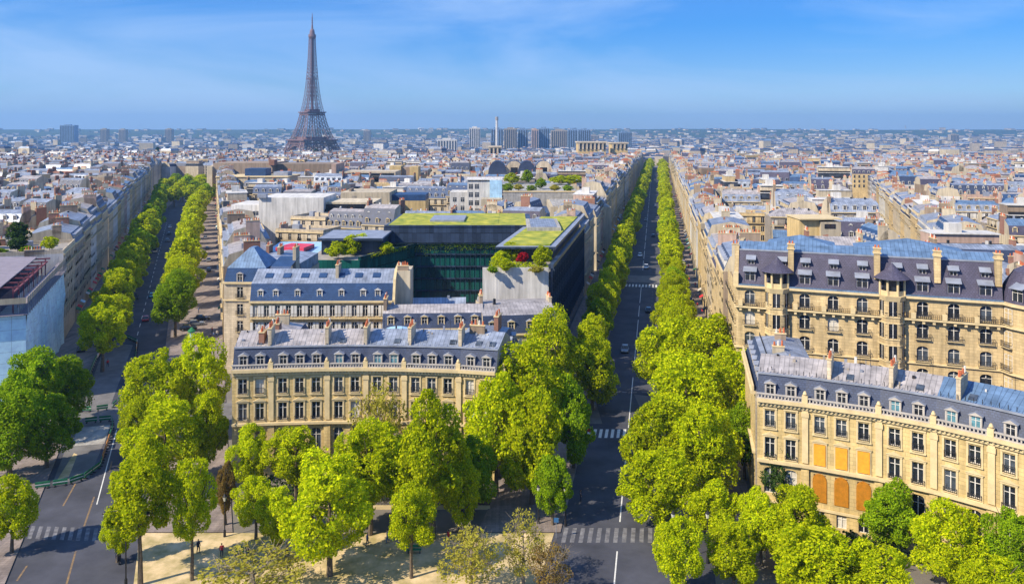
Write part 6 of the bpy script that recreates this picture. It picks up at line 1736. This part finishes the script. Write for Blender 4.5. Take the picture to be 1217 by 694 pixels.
# ------------------------------------------------------------------ towers on the skyline
def px_tower(u0, u1, vt, Y, mat, label, zb=-25, dp=30, name='tower_block', bands=True, top=None):
    s = FPX / Y; x0, x1 = (u0 - 608.5) / s, (u1 - 608.5) / s; zt = H0 - (vt - 157) / s
    r = empty(name, ((x0 + x1) / 2, Y + dp / 2, zb), label, 'tower block')
    m = MB(); m.box(x0, x1, Y, Y + dp, zb, zt, mat); part(m, 'wall', r)
    w = MB(); z = zb + 12; n = max(3, int((x1 - x0) / 7))
    if bands:
        for i in range(n):
            a = x0 + (x1 - x0) * (i + .25) / n; w.box(a, a + (x1 - x0) / n * .5, Y - .5, Y - .02, zb + 6, zt - 4, 'glass_far')
        part(w, 'window_strip', r)
    t = MB(); t.box(x0 + (x1 - x0) * .25, x0 + (x1 - x0) * .7, Y + 6, Y + 20, zt, zt + 4, mat); part(t, 'roof_plant', r)
    if top: t = MB(); t.cyl(((x0 + x1) / 2, Y + 10), top[0], top[0], zt, zt + top[1], 'plaster_white', 10); t.cyl(((x0 + x1) / 2, Y + 10), top[0] * 1.3, top[0] * 1.3, zt + top[1], zt + top[1] * 1.25, 'limestone_grey', 10); part(t, 'chimney_stack', r)
    return r
YT = 2700
for args in ((558, 570.5, 152, YT, 'plaster_white', 'white slab leftmost of the skyline tower group'),
             (583.5, 598, 153, YT + 60, 'far_blue_glass', 'blue grey tower under the thin chimney stack'),
             (599, 614.5, 153, YT, 'limestone_grey', 'grey tower right beside the one under the chimney stack'),
             (615.5, 627.5, 153.5, YT + 40, 'far_blue_glass', 'slim blue tower fourth from the left of the skyline group'),
             (632, 640, 154, YT, 'plaster_pink', 'reddish slim tower in the middle of the skyline group'),
             (640.5, 653, 152.5, YT + 30, 'far_blue_glass', 'deep blue tower right beside the reddish one'),
             (655, 675, 155, YT + 120, 'limestone_grey', 'wide pale blue slab right of the deep blue tower'),
             (675, 686, 154, YT + 60, 'far_blue_glass', 'narrow dark tower behind the wide pale slab'),
             (687, 702, 154, YT, 'far_blue_glass', 'rightmost tower of the compact skyline group'),
             (735, 751, 157, YT + 300, 'far_blue_glass', 'low round shouldered blue block apart on the right of the group')):
    px_tower(*args)
ck = MB(); x, y = (590.5 - 608.5) / 960 * 2650, 2650
ck.cyl((x, y), 4.6, 4.0, -25, 90, 'plaster_white', 12); ck.cyl((x, y), 4.9, 4.9, 90, 101, 'limestone_grey', 12)
solo(ck, 'chimney_stack', 'thin white chimney stack rising above the skyline towers', 'chimney', origin=(x, y, -25))
px_tower(71, 88, 149, 3900, 'far_blue_glass', 'lone blue tower block on the far left horizon', dp=40)
for i, (u0, u1, v) in enumerate(((119, 127, 153.5), (141, 149, 154), (196, 204, 153.5), (520, 543, 166), (1130, 1140, 160), (432, 440, 155), (700, 712, 161))):
    px_tower(u0, u1, v, 4300 if i != 3 else 2300, 'limestone_grey' if i != 3 else 'plaster_white', ['small block on the left horizon right of the lone blue tower', 'second small block on the left horizon', 'third small block on the left horizon nearer the iron tower', 'white slab block between iron tower and skyline towers', 'pale block far right beneath the hills', 'small grey block just right of the iron tower', 'low block behind the colonnaded palace'][i])
mb = MB(); c = at(1076, 150); X, Y = (1076 - 608.5) / 960 * 9300, 9300
mb.cyl((X, Y), 7, 2.5, 90, 128, 'limestone_grey', 8); solo(mb, 'transmission_mast', 'tiny mast on the far right hill crest', 'mast', origin=(X, Y, 90))
# colonnaded palace wings at the end of the avenue
def palace(u0, u1, vt, vb, Y, label):
    s = FPX / Y; x0, x1 = (u0 - 608.5) / s, (u1 - 608.5) / s; z1 = H0 - (vt - 157) / s; z0 = H0 - (vb - 157) / s
    r = empty('palace_wing', ((x0 + x1) / 2, Y + 15, 0), label, 'palace')
    m = MB(); m.box(x0, x1, Y, Y + 40, -5, z1 - 2, 'plaster_yellow'); part(m, 'wall', r)
    m = MB(); m.box(x0 - 1.5, x1 + 1.5, Y - 2.5, Y + 41, z1 - 2, z1, 'limestone_pale'); part(m, 'cornice', r)
    n = int((x1 - x0) / 6)
    me = (lambda b: (b.box(-1.1, 1.1, -2, -.02, 0, z1 - 2 - z0, 'limestone_pale'), b.mesh('pillar'))[1])(MB())
    mw = (lambda b: (b.box(-1.3, 1.3, -.5, -.02, .5, z1 - 4 - z0, 'glass_far'), b.mesh('window'))[1])(MB())
    for i in range(n):
        a = x0 + (x1 - x0) * (i + .5) / n; add('pillar', me, r, (a - 1.6, Y, z0)); add('window', mw, r, (a + 1.2, Y, z0))
palace(687, 720, 168.5, 178, 1260, 'long colonnaded ochre palace wing at the end of the straight avenue')
palace(727, 746, 169.5, 177, 1290, 'shorter colonnaded palace wing nearer the straight avenue')
palace(581, 595, 174, 184, 1240, 'small colonnaded pavilion left of the long palace wing')

# ------------------------------------------------------------------ vehicles
def car_meshes(body, L=4.3, Wd=1.76, H=1.45, van=False):
    b = MB(); hl, hw = L / 2, Wd / 2; zs = .28; zw = .85 if not van else 1.05
    sec = [(-hl, .40, zw - .22, .82), (-hl + .25, .28, zw - .02, .95), (-hl + 1.0, .24, zw, 1), (hl - 1.2, .24, zw, 1), (hl - .3, .28, zw - .1, .95), (hl, .42, zw - .3, .84)]
    for (x0, l0, t0, w0), (x1, l1, t1, w1) in zip(sec[:-1], sec[1:]):
        A = [(x0, -hw * w0, l0), (x0, hw * w0, l0), (x0, hw * w0 * .97, t0), (x0, -hw * w0 * .97, t0)]; B = [(x1, -hw * w1, l1), (x1, hw * w1, l1), (x1, hw * w1 * .97, t1), (x1, -hw * w1 * .97, t1)]
        for k in range(4): b.poly([A[k], B[k], B[(k + 1) % 4], A[(k + 1) % 4]][::-1], body)
    for (x0, l0, t0, w0), s in ((sec[0], 1), (sec[-1], -1)):
        p = [(x0, -hw * w0, l0), (x0, hw * w0, l0), (x0, hw * w0 * .97, t0), (x0, -hw * w0 * .97, t0)]; b.poly(p[::-1] if s > 0 else p, body)
    cab0 = -hl + .35 if not van else -hl + .1; cab1 = hl - 1.25 if not van else hl - .7; t0, t1 = cab0 + .4, cab1 - .75
    b.box8([(t0, -hw * .76, H - .07), (t1, -hw * .76, H - .07), (t1, hw * .76, H - .07), (t0, hw * .76, H - .07), (t0 + .1, -hw * .7, H), (t1 - .05, -hw * .7, H), (t1 - .05, hw * .7, H), (t0 + .1, hw * .7, H)], body)
    g = MB(); g.box8([(cab0, -hw * .93, zw - .03), (cab1, -hw * .93, zw - .03), (cab1, hw * .93, zw - .03), (cab0, hw * .93, zw - .03), (t0, -hw * .755, H - .06), (t1, -hw * .755, H - .06), (t1, hw * .755, H - .06), (t0, hw * .755, H - .06)], 'glass_dark')
    w = MB()
    n = 10; A = [(.31 * math.cos(2 * math.pi * k / n), .31 * math.sin(2 * math.pi * k / n)) for k in range(n)]
    for k in range(n):
        a, c = A[k], A[(k + 1) % n]; w.poly([(a[0], -.1, a[1]), (c[0], -.1, c[1]), (c[0], .1, c[1]), (a[0], .1, a[1])][::-1], 'rubber')
    w.poly([(a, -.1, z) for a, z in A], 'rubber'); w.poly([(a, .1, z) for a, z in A][::-1], 'rubber')
    w.box(-.15, .15, -.115, .115, -.15, .15, 'zinc_plain')
    h = MB(); h.box(-.04, .04, -.16, .16, -.07, .07, 'lamp_glass')
    return b.mesh('body'), g.mesh('cabin_glass'), w.mesh('wheel'), h.mesh('headlight'), hl, hw
CM = {}
def car(x, y, hd, body, label, cat='car', name='parked_car', L=4.3, H=1.45, van=False, group='cars on the avenues', z=.005):
    k = (body, L, van)
    if k not in CM: CM[k] = car_meshes(body, L, 1.78, H, van)
    b, g, w, h, hl, hw = CM[k]
    o = empty(name, (x, y, z), label, cat, group); o.rotation_euler.z = hd
    def put(n, me, lx, ly, lz):
        c = bpy.data.objects.new(n, me); COL.objects.link(c); c.parent = o; c.location = (lx, ly, lz)
    put('body', b, 0, 0, 0); put('cabin_glass', g, 0, 0, 0)
    for sx in (-hl + .8, hl - .85):
        for sy in (-1, 1): put('wheel', w, sx, sy * (hw - .1), .31)
    for sy in (-1, 1): put('headlight', h, hl - .03, sy * .55, .62)
hr_ = math.atan2(.983, .18); hl_ = math.atan2(1, -.398)
def pcar(u, v, hd, body, label, **k):
    c = at(u, v); car(c[0], c[1], hd, body, label, **k)
pcar(768, 319, hr_ + math.pi, 'car_white', 'white car driving towards us in the middle of the straight avenue', name='moving_car')
pcar(173, 381, hl_, 'car_red', 'small red car driving away between the tree rows', name='moving_car')
pcar(181, 353, hl_, 'car_teal', 'pale turquoise car on the roadway left of the round tree', name='moving_car')
pcar(184, 300, hl_, 'car_white', 'white delivery van far down the left avenue', name='delivery_van', cat='van', L=5.2, H=2.2, van=True)
pcar(149, 386, hl_, 'car_black', 'dark blue black car parked under the left tree row')
pcar(161, 355, hl_, 'car_black', 'black car parked farther up under the left tree row')
pcar(97, 417, hl_, 'car_black', 'black car parked at the far left behind the roadworks')
for k, (u, v, c) in enumerate(((248, 323, 'car_black'), (248, 311, 'car_grey'), (246, 297, 'car_black'), (231, 340, 'car_grey'), (244, 284, 'car_white'), (243, 275, 'car_black'), (199, 287, 'car_grey'), (201, 279, 'car_black'), (202, 271, 'car_white'))):
    pcar(u, v, hl_, c, '%s car %s' % ({'car_black': 'black', 'car_grey': 'grey', 'car_white': 'white'}[c], ['nearest in the file beside the right hand pavement', 'second in the file beside the right hand pavement', 'third in the file beside the right hand pavement', 'by the foot of the right tree row', 'fourth in the file beside the right hand pavement', 'last in the file beside the right hand pavement', 'nearest of three queueing far down the left avenue', 'middle of three queueing far down the left avenue', 'last of three queueing far down the left avenue'][k]), z=.135 if u > 210 else .005)
for k, (u, v, c) in enumerate(((224, 390, 'car_black'), (233, 384, 'car_grey'), (240, 378, 'car_black'))):
    p_ = at(u, v + 3); car(p_[0], p_[1], .35, c, ['dark car parked across nearest the advertising column', 'grey car parked across in the middle behind the advertising column', 'dark car parked across farthest behind the advertising column'][k], z=.135)

for k in range(13):
    y = 206 + k * 12.5 + R.uniform(-2, 2); car(LAX(y) - 8.2, y, hl_, R.choice(('car_black', 'car_grey', 'car_white', 'car_blue', 'car_black')), 'car parked %s along the left kerb of the roadworks avenue' % ordn(k + 1), z=.135)
for k in range(12):
    y = 215 + k * 17 + R.uniform(-3, 3); car(AX(y) + 14.6, y, hr_, R.choice(('car_black', 'car_grey', 'car_white', 'car_black')), 'car parked %s on the right side lane of the straight avenue' % ordn(k + 1), z=.135)
for k in range(6):
    y = (190, 232, 335, 398, 470, 560)[k]; car(AX(y) + (2.4 if k % 2 else -2.6), y, hr_ + (0 if k % 2 else math.pi), ('car_grey', 'car_black', 'car_white', 'car_black', 'car_grey', 'car_white')[k], 'car driving %s from the front in the middle of the straight avenue' % ordn(k + 1), name='moving_car')
# people: one skinned body each
def person_mesh(stride=.12):
    J = {'p': (0, 0, .95), 'c': (0, 0, 1.25), 'n': (0, 0, 1.48), 'h': (0, .02, 1.62), 't': (0, .02, 1.74),
         'sl': (-.19, 0, 1.42), 'el': (-.25, .03, 1.14), 'wl': (-.25, .1, .88), 'fl': (-.25, .13, .78), 'sr': (.19, 0, 1.42), 'er': (.25, -.03, 1.14), 'wr': (.24, .04, .88), 'fr': (.24, .07, .78),
         'hl': (-.1, 0, .9), 'kl': (-.11, stride, .5), 'al': (-.11, stride * .6, .09), 'tl': (-.11, stride * .6 + .16, .04), 'hr': (.1, 0, .9), 'kr': (.11, -stride * .3, .5), 'ar': (.11, -stride * 1.2, .09), 'tr': (.11, -stride * 1.2 + .16, .04)}
    rad = {'p': .15, 'c': .16, 'n': .06, 'h': .095, 't': .08, 'sl': .075, 'sr': .075, 'el': .05, 'er': .05, 'wl': .035, 'wr': .035, 'fl': .03, 'fr': .03, 'hl': .1, 'hr': .1, 'kl': .065, 'kr': .065, 'al': .045, 'ar': .045, 'tl': .04, 'tr': .04}
    E = 'p-c c-n n-h h-t c-sl sl-el el-wl wl-fl c-sr sr-er er-wr wr-fr p-hl hl-kl kl-al al-tl p-hr hr-kr kr-ar ar-tr'.split()
    ks = list(J); me = bpy.data.meshes.new('person'); me.from_pydata([J[k] for k in ks], [tuple(ks.index(x) for x in e.split('-')) for e in E], [])
    o = bpy.data.objects.new('tmp', me); COL.objects.link(o); md = o.modifiers.new('s', 'SKIN'); 
    if not me.skin_vertices: me.skin_vertices.new()
    for i, k in enumerate(ks):
        me.skin_vertices[0].data[i].radius = (rad[k], rad[k]); me.skin_vertices[0].data[i].use_root = (k == 'p')
    s = o.modifiers.new('b', 'SUBSURF'); s.levels = 1; s.render_levels = 1
    dg = bpy.context.evaluated_depsgraph_get(); ev = o.evaluated_get(dg); m2 = bpy.data.meshes.new_from_object(ev)
    bpy.data.objects.remove(o)
    return m2
PM = person_mesh()
def dress(top, leg):
    m = PM.copy(); m.materials.clear()
    for n in (leg, top, 'skin', 'hair', 'rubber'): m.materials.append(MATS[n])
    for p in m.polygons:
        c = p.center; z = c.z
        p.material_index = 3 if (z > 1.66 or (z > 1.56 and c.y < -.0)) else 2 if z > 1.47 or (z < .9 and abs(c.x) > .2) else 1 if z > .93 else 4 if z < .1 else 0
    return m
PD = [dress('cloth_dark', 'cloth_dark'), dress('cloth_blue', 'cloth_dark'), dress('cloth_pale', 'cloth_blue'), dress('awning_red', 'cloth_dark')]
for k, (u, v) in enumerate(((250, 404), (254, 402), (258, 400), (252, 396), (690, 596), (826, 385), (822, 378), (829, 366), (818, 340), (236, 372), (880, 612), (128, 436))):
    c = at(u, v, .13)
    o = add('person', PD[k % 4], None, c, R.random() * 6)
    tag(o, 'person in %s standing %s' % (['dark clothes', 'blue top', 'pale top', 'red top'][k % 4], ['nearest in the group below the cream corner house', 'second in the group below the cream corner house', 'third in the group below the cream corner house', 'at the back of the group below the cream corner house', 'by the avenue kerb near the slender young tree', 'on the right pavement under the straight avenue trees', 'beside another on the right pavement of the straight avenue', 'further along the right pavement of the straight avenue', 'by the crossing on the right pavement of the straight avenue', 'beside the parked cars on the left avenue', 'on the paved walk below the boarded mansion', 'at the edge of the upper roadworks'][k]), 'person')
for k in range(22):
    if k < 12: y = 168 + k * 14 + R.uniform(-4, 4); c = (AX(y) + R.uniform(15, 17.6), y, .13); wh = 'on the right pavement of the straight avenue'
    else: y = 98 + (k - 12) * .4 + R.uniform(-1, 1); c = (-38 + (k - 12) * 3.3 + R.uniform(-1, 1), y, .05); wh = 'on the sandy walk under the garden trees'
    o = add('person', PD[R.randrange(4)], None, c, R.random() * 6); tag(o, 'pedestrian %s %s' % (ordn(k + 1), wh), 'person')
# scooter with its rider
def scooter(x, y, rz):
    o = empty('scooter', (x, y, .01), 'black motor scooter ridden across the foreground of the left avenue', 'scooter', rz=rz)
    def put(mb, n): c = add(n, mb.mesh(n)); c.parent = o; c.location = (0, 0, 0); return c
    w = MB(); 
    for xx in (-.6, .62):
        w2 = MB(); n = 12
        A = [(xx + .27 * math.cos(2 * math.pi * k / n), .27 + .27 * math.sin(2 * math.pi * k / n)) for k in range(n)]
        for k in range(n): a, c = A[k], A[(k + 1) % n]; w2.poly([(a[0], -.06, a[1]), (a[0], .06, a[1]), (c[0], .06, c[1]), (c[0], -.06, c[1])], 'rubber')
        w2.poly([(a, -.06, z) for a, z in A], 'rubber'); w2.poly([(a, .06, z) for a, z in A][::-1], 'rubber'); put(w2, 'wheel')
    b = MB(); b.box(-.75, .0, -.16, .16, .38, .78, 'car_black'); b.box(0, .45, -.15, .15, .25, .34, 'car_black'); b.tube((.62, 0, .3), (.42, 0, 1.05), .07, .05, 'car_black', 6); b.box(.36, .5, -.2, .2, .4, .9, 'car_black'); put(b, 'body')
    h = MB(); h.tube((.4, -.32, 1.03), (.4, .32, 1.03), .03, .03, 'rubber', 6); put(h, 'handlebar')
    s = MB(); s.box(-.7, .05, -.15, .15, .78, .86, 'rubber'); put(s, 'seat')
    ts = MB(); ts.box(-.98, -.62, -.2, .2, .87, 1.2, 'car_black'); put(ts, 'top_case')
def rider(x, y, rz):
    J = {'p': (-.25, 0, .95), 'c': (-.12, 0, 1.25), 'n': (-.03, 0, 1.47), 'h': (.0, 0, 1.62), 't': (0, 0, 1.73), 'sl': (-.08, -.2, 1.4), 'el': (.1, -.27, 1.18), 'wl': (.33, -.27, 1.07), 'sr': (-.08, .2, 1.4), 'er': (.1, .27, 1.18), 'wr': (.33, .27, 1.07),
         'hl': (-.2, -.11, .92), 'kl': (.22, -.17, .88), 'al': (.16, -.16, .42), 'tl': (.33, -.16, .38), 'hr': (-.2, .11, .92), 'kr': (.22, .17, .88), 'ar': (.16, .16, .42), 'tr': (.33, .16, .38)}
    rad = {'p': .16, 'c': .17, 'n': .07, 'h': .14, 't': .11, 'sl': .08, 'sr': .08, 'el': .06, 'er': .06, 'wl': .045, 'wr': .045, 'hl': .11, 'hr': .11, 'kl': .075, 'kr': .075, 'al': .05, 'ar': .05, 'tl': .05, 'tr': .05}
    E = 'p-c c-n n-h h-t c-sl sl-el el-wl c-sr sr-er er-wr p-hl hl-kl kl-al al-tl p-hr hr-kr kr-ar ar-tr'.split()
    ks = list(J); me = bpy.data.meshes.new('person'); me.from_pydata([J[k] for k in ks], [tuple(ks.index(q) for q in e.split('-')) for e in E], [])
    o = bpy.data.objects.new('person', me); COL.objects.link(o); o.modifiers.new('s', 'SKIN')
    if not me.skin_vertices: me.skin_vertices.new()
    for i, k in enumerate(ks):
        me.skin_vertices[0].data[i].radius = (rad[k],) * 2; me.skin_vertices[0].data[i].use_root = (k == 'p')
    o.modifiers.new('b', 'SUBSURF').levels = 1
    me.materials.append(MATS['cloth_dark']); o.location = (x, y, .01); o.rotation_euler.z = rz
    tag(o, 'rider in dark jacket and helmet sitting on the scooter', 'person')
c = at(140, 668); scooter(c[0], c[1], 2.2); rider(c[0], c[1], 2.2)

# ------------------------------------------------------------------ street furniture
def lamp_double(x, y):
    o = empty('street_lamp', (x, y, 0), 'tall double armed street lamp standing at the garden corner of the left avenue', 'street lamp')
    m = MB(); m.cyl((x, y), .2, .17, 0, 1.2, 'iron_black', 8); m.cyl((x, y), .09, .06, 1.2, 8.6, 'iron_black', 8); part(m, 'pole', o)
    for s in (-1, 1):
        m = MB(); pts = [(x, y, 8.3), (x + s * .9, y, 8.9), (x + s * 2.1, y, 8.75)]
        for a, b in zip(pts[:-1], pts[1:]): m.tube(a, b, .05, .045, 'iron_black', 5)
        part(m, 'arm', o); m = MB(); m.ell((x + s * 2.3, y, 8.6), .42, .26, .2, 'iron_black', 10, 5); m.box(x + s * 2.3 - .22, x + s * 2.3 + .22, y - .12, y + .12, 8.38, 8.44, 'lamp_glass'); part(m, 'lamp_head', o)
lamp_double(-43.6, 91.2)
def lantern(x, y, label, h=5.2, z0=0.0):
    o = empty('lantern_post', (x, y, z0), label, 'street lamp', 'lantern posts along the pavements')
    m = MB(); m.cyl((x, y), .19, .15, z0, z0 + .9, 'iron_black', 8); m.cyl((x, y), .08, .05, z0 + .9, z0 + h - .8, 'iron_black', 6); part(m, 'pole', o)
    m = MB(); m.cyl((x, y), .14, .26, z0 + h - .8, z0 + h - .25, 'lamp_glass', 6); m.cyl((x, y), .3, .05, z0 + h - .25, z0 + h + .1, 'iron_black', 6); part(m, 'lantern', o)
for (u, v, h, lb) in ((267, 637, 5.4, 'black lantern post on the sand beside the purple tree'), (640, 622, 5.2, 'thin post by the kerb left of the slender young tree'), (672, 624, 5.2, 'leaning thin post by the kerb right of the slender young tree'),
                      (549, 632, 6.0, 'slim pale post behind the sand path in the centre'), (800, 668, 6.2, 'lamp post whose head shows at the lower left of the right clump'), (841, 668, 6.2, 'lamp post whose head shows in the lower middle of the right clump'),
                      (873, 655, 5.0, 'lamp post at the foot of the paved walk'), (276, 396, 4.6, 'lantern post below the cream corner house'), (77, 470, 5, 'lantern post beside the upper roadworks')):
    c = at(u, v, .1); lantern(c[0], c[1], lb, h, .0)
def sign_post(x, y, z, label, colr):
    o = empty('road_sign', (x, y, z), label, 'road sign'); m = MB(); m.cyl((x, y), .035, .035, z, z + 2.5, 'zinc_plain', 6); part(m, 'pole', o)
    m = MB(); m.cyl((x, y - .0), .0, .0, 0, 0, colr, 3) if False else m.box(x - .3, x + .3, y - .06, y - .04, z + 2.0, z + 2.6, colr); part(m, 'plate', o)
c = at(661, 640); sign_post(c[0], c[1], .1, 'small road sign at the kerb before the worn crossing', 'car_blue')
c = at(700, 528); sign_post(c[0], c[1], .1, 'small red road sign at the kerb beside the far zebra crossing', 'awning_red')
# advertising column
c = at(228, 410, .13); o = empty('advertising_column', (c[0], c[1], .13), 'green and blue round advertising column on the pavement', 'kiosk')
m = MB(); m.cyl(c, .72, .72, .13, .5, 'barrier_green', 14); m.cyl(c, .95, .15, 3.6, 4.4, 'barrier_green', 14); m.cyl(c, .95, .95, 3.4, 3.6, 'barrier_green', 14); part(m, 'frame', o)
m = MB(); m.cyl(c, .66, .66, .5, 3.4, 'tent_blue', 14); part(m, 'poster_drum', o)
# traffic barriers round the two roadworks, each one a thing of its own
def barrier(x, y, rz, colr, label):
    o = empty('site_barrier', (x, y, .02), label, 'barrier', 'plastic barriers round the roadworks', rz)
    def put(mb, n): q = bpy.data.objects.new(n, mb); COL.objects.link(q); q.parent = o
    put(wmesh(('bar', colr), lambda: (lambda b: (b.box(-.95, .95, -.05, .05, .25, 1.0, colr), b.box(-.95, .95, -.06, .06, .55, .68, 'barrier_white'), b.mesh('panel'))[2])(MB())), 'panel')
    put(wmesh('barf', lambda: (lambda b: (b.box(-.8, -.6, -.3, .3, 0, .12, 'rubber'), b.box(.6, .8, -.3, .3, 0, .12, 'rubber'), b.box(-.74, -.66, -.04, .04, .12, .25, 'rubber'), b.box(.66, .74, -.04, .04, .12, .25, 'rubber'), b.mesh('foot'))[4])(MB())), 'foot')
ENC = [('upper', [(135, 405), (150, 402), (163, 408), (161, 428), (154, 455), (146, 474), (133, 486), (110, 489), (78, 490)]), ('upper left', [(100, 462), (113, 430), (126, 412)]),
       ('lower', [(74, 505), (100, 503), (133, 500), (134, 510), (126, 535), (119, 556), (100, 570), (82, 576), (40, 582)])]
nbar = 0; spans = []
for nm, P_ in ENC:
    W_ = [Vector(at(u, v)[:2]) for u, v in P_]
    for a, b in zip(W_[:-1], W_[1:]):
        L = (b - a).length; n = max(1, int(L / 2.05)); rz = math.atan2((b - a).y, (b - a).x)
        for i in range(n):
            p = a.lerp(b, (i + .5) / n); cl_ = 'barrier_green' if (nbar // 4) % 3 != 1 else ('barrier_orange' if nm == 'lower' or nbar % 2 else 'barrier_white')
            nbar += 1
            barrier(p.x, p.y, rz, cl_, '%s site barrier, number %d round the %s roadworks enclosure' % ({'barrier_green': 'green', 'barrier_orange': 'orange brown', 'barrier_white': 'white'}[cl_], nbar, nm))
# hedge and railing before the mansions
def hedge(x0, y0, x1, y1, h, w, label, kind='leaf_dark'):
    n = int(math.hypot(x1 - x0, y1 - y0) * 60); r = np.random.RandomState(n); f = r.rand(n); p = np.stack([x0 + (x1 - x0) * f, y0 + (y1 - y0) * f + r.uniform(-w / 2, w / 2, n), .1 + h * r.rand(n) ** .6], 1)
    t = r.randn(n, 3); t /= np.linalg.norm(t, axis=1)[:, None]; b = np.cross(t, r.randn(n, 3)); b /= np.linalg.norm(b, axis=1)[:, None]; s = .2
    tag(add('hedge', quads_mesh('hedge', np.stack([p - t * s, p - b * s, p + t * s, p + b * s], 1).reshape(-1, 3), kind)), label, 'hedge')
hedge(-37, 113.5, -3, 112.5, 3.2, 2.2, 'dark clipped hedge in front of the left mansion')
hedge(34, 101.5, 47, 96.5, 2.6, 2.0, 'dark hedge at the foot of the boarded mansion')
def fence(p, q, label, h=1.8):
    L = math.hypot(q[0] - p[0], q[1] - p[1]); F = Fr(p[0], p[1], q[0] - p[0], q[1] - p[1])
    o = empty('iron_fence', F.P(L / 2, 0, 0), label, 'fence')
    m = MB(); m.fbox(F, 0, L, -.15, .15, 0, .5, 'limestone_trim'); part(m, 'base', o)
    m = MB(); m.fbox(F, 0, L, -.03, .03, h - .2, h - .14, 'iron_black'); m.fbox(F, 0, L, -.03, .03, .7, .76, 'iron_black')
    x = .1
    while x < L: m.fbox(F, x, x + .04, -.02, .02, .5, h, 'iron_black'); x += .2
    part(m, 'bars', o)
fence((-38, 110.8), (-3, 110.6), 'black iron fence behind the sandy walk and before the hedge')
fence((33.5, 99.8), (46, 94.2), 'black iron fence below the orange boarded openings')
fence((30.6, 98), (33.0, 107), 'black iron fence beside the paved walk at the mansion end')
# garden bench and bins on the sand
for k, (x, y) in enumerate(((-24, 98.2), (-12, 99), (-33, 98.6))):
    o = empty('park_bench', (x, y, .05), ['green bench under the big round tree', 'green bench right of the sandy patch centre', 'green bench near the purple tree'][k], 'bench')
    m = MB(); m.box(x - .9, x + .9, y - .22, y + .22, .48, .54, 'barrier_green'); part(m, 'seat', o)
    m = MB(); m.box(x - .9, x + .9, y + .24, y + .29, .62, .95, 'barrier_green'); part(m, 'backrest', o)
    for s in (-.75, .7): m = MB(); m.box(x + s, x + s + .06, y - .2, y + .28, .05, .48, 'iron_black'); part(m, 'leg', o)

# ------------------------------------------------------------------ air
m = bpy.data.materials.new('haze'); m.use_nodes = True; nt = m.node_tree; nt.nodes.clear()
out = nt.nodes.new('ShaderNodeOutputMaterial'); pv = nt.nodes.new('ShaderNodeVolumePrincipled')
pv.inputs['Color'].default_value = (.28, .57, 1.0, 1); pv.inputs['Density'].default_value = 1.0e-4; pv.inputs['Anisotropy'].default_value = .1
nt.links.new(pv.outputs[0], out.inputs['Volume']); MATS['haze'] = m
mb = MB(); mb.box(-12600, 12600, -400, 12600, -27, 312, 'haze')
hz = solo(mb, 'haze', 'thin blue haze of the spring air over the city', 'haze', kind='stuff')
print('OBJECTS', len(bpy.data.objects), 'windows', wcount[0], 'faces far', len(FAR.f))
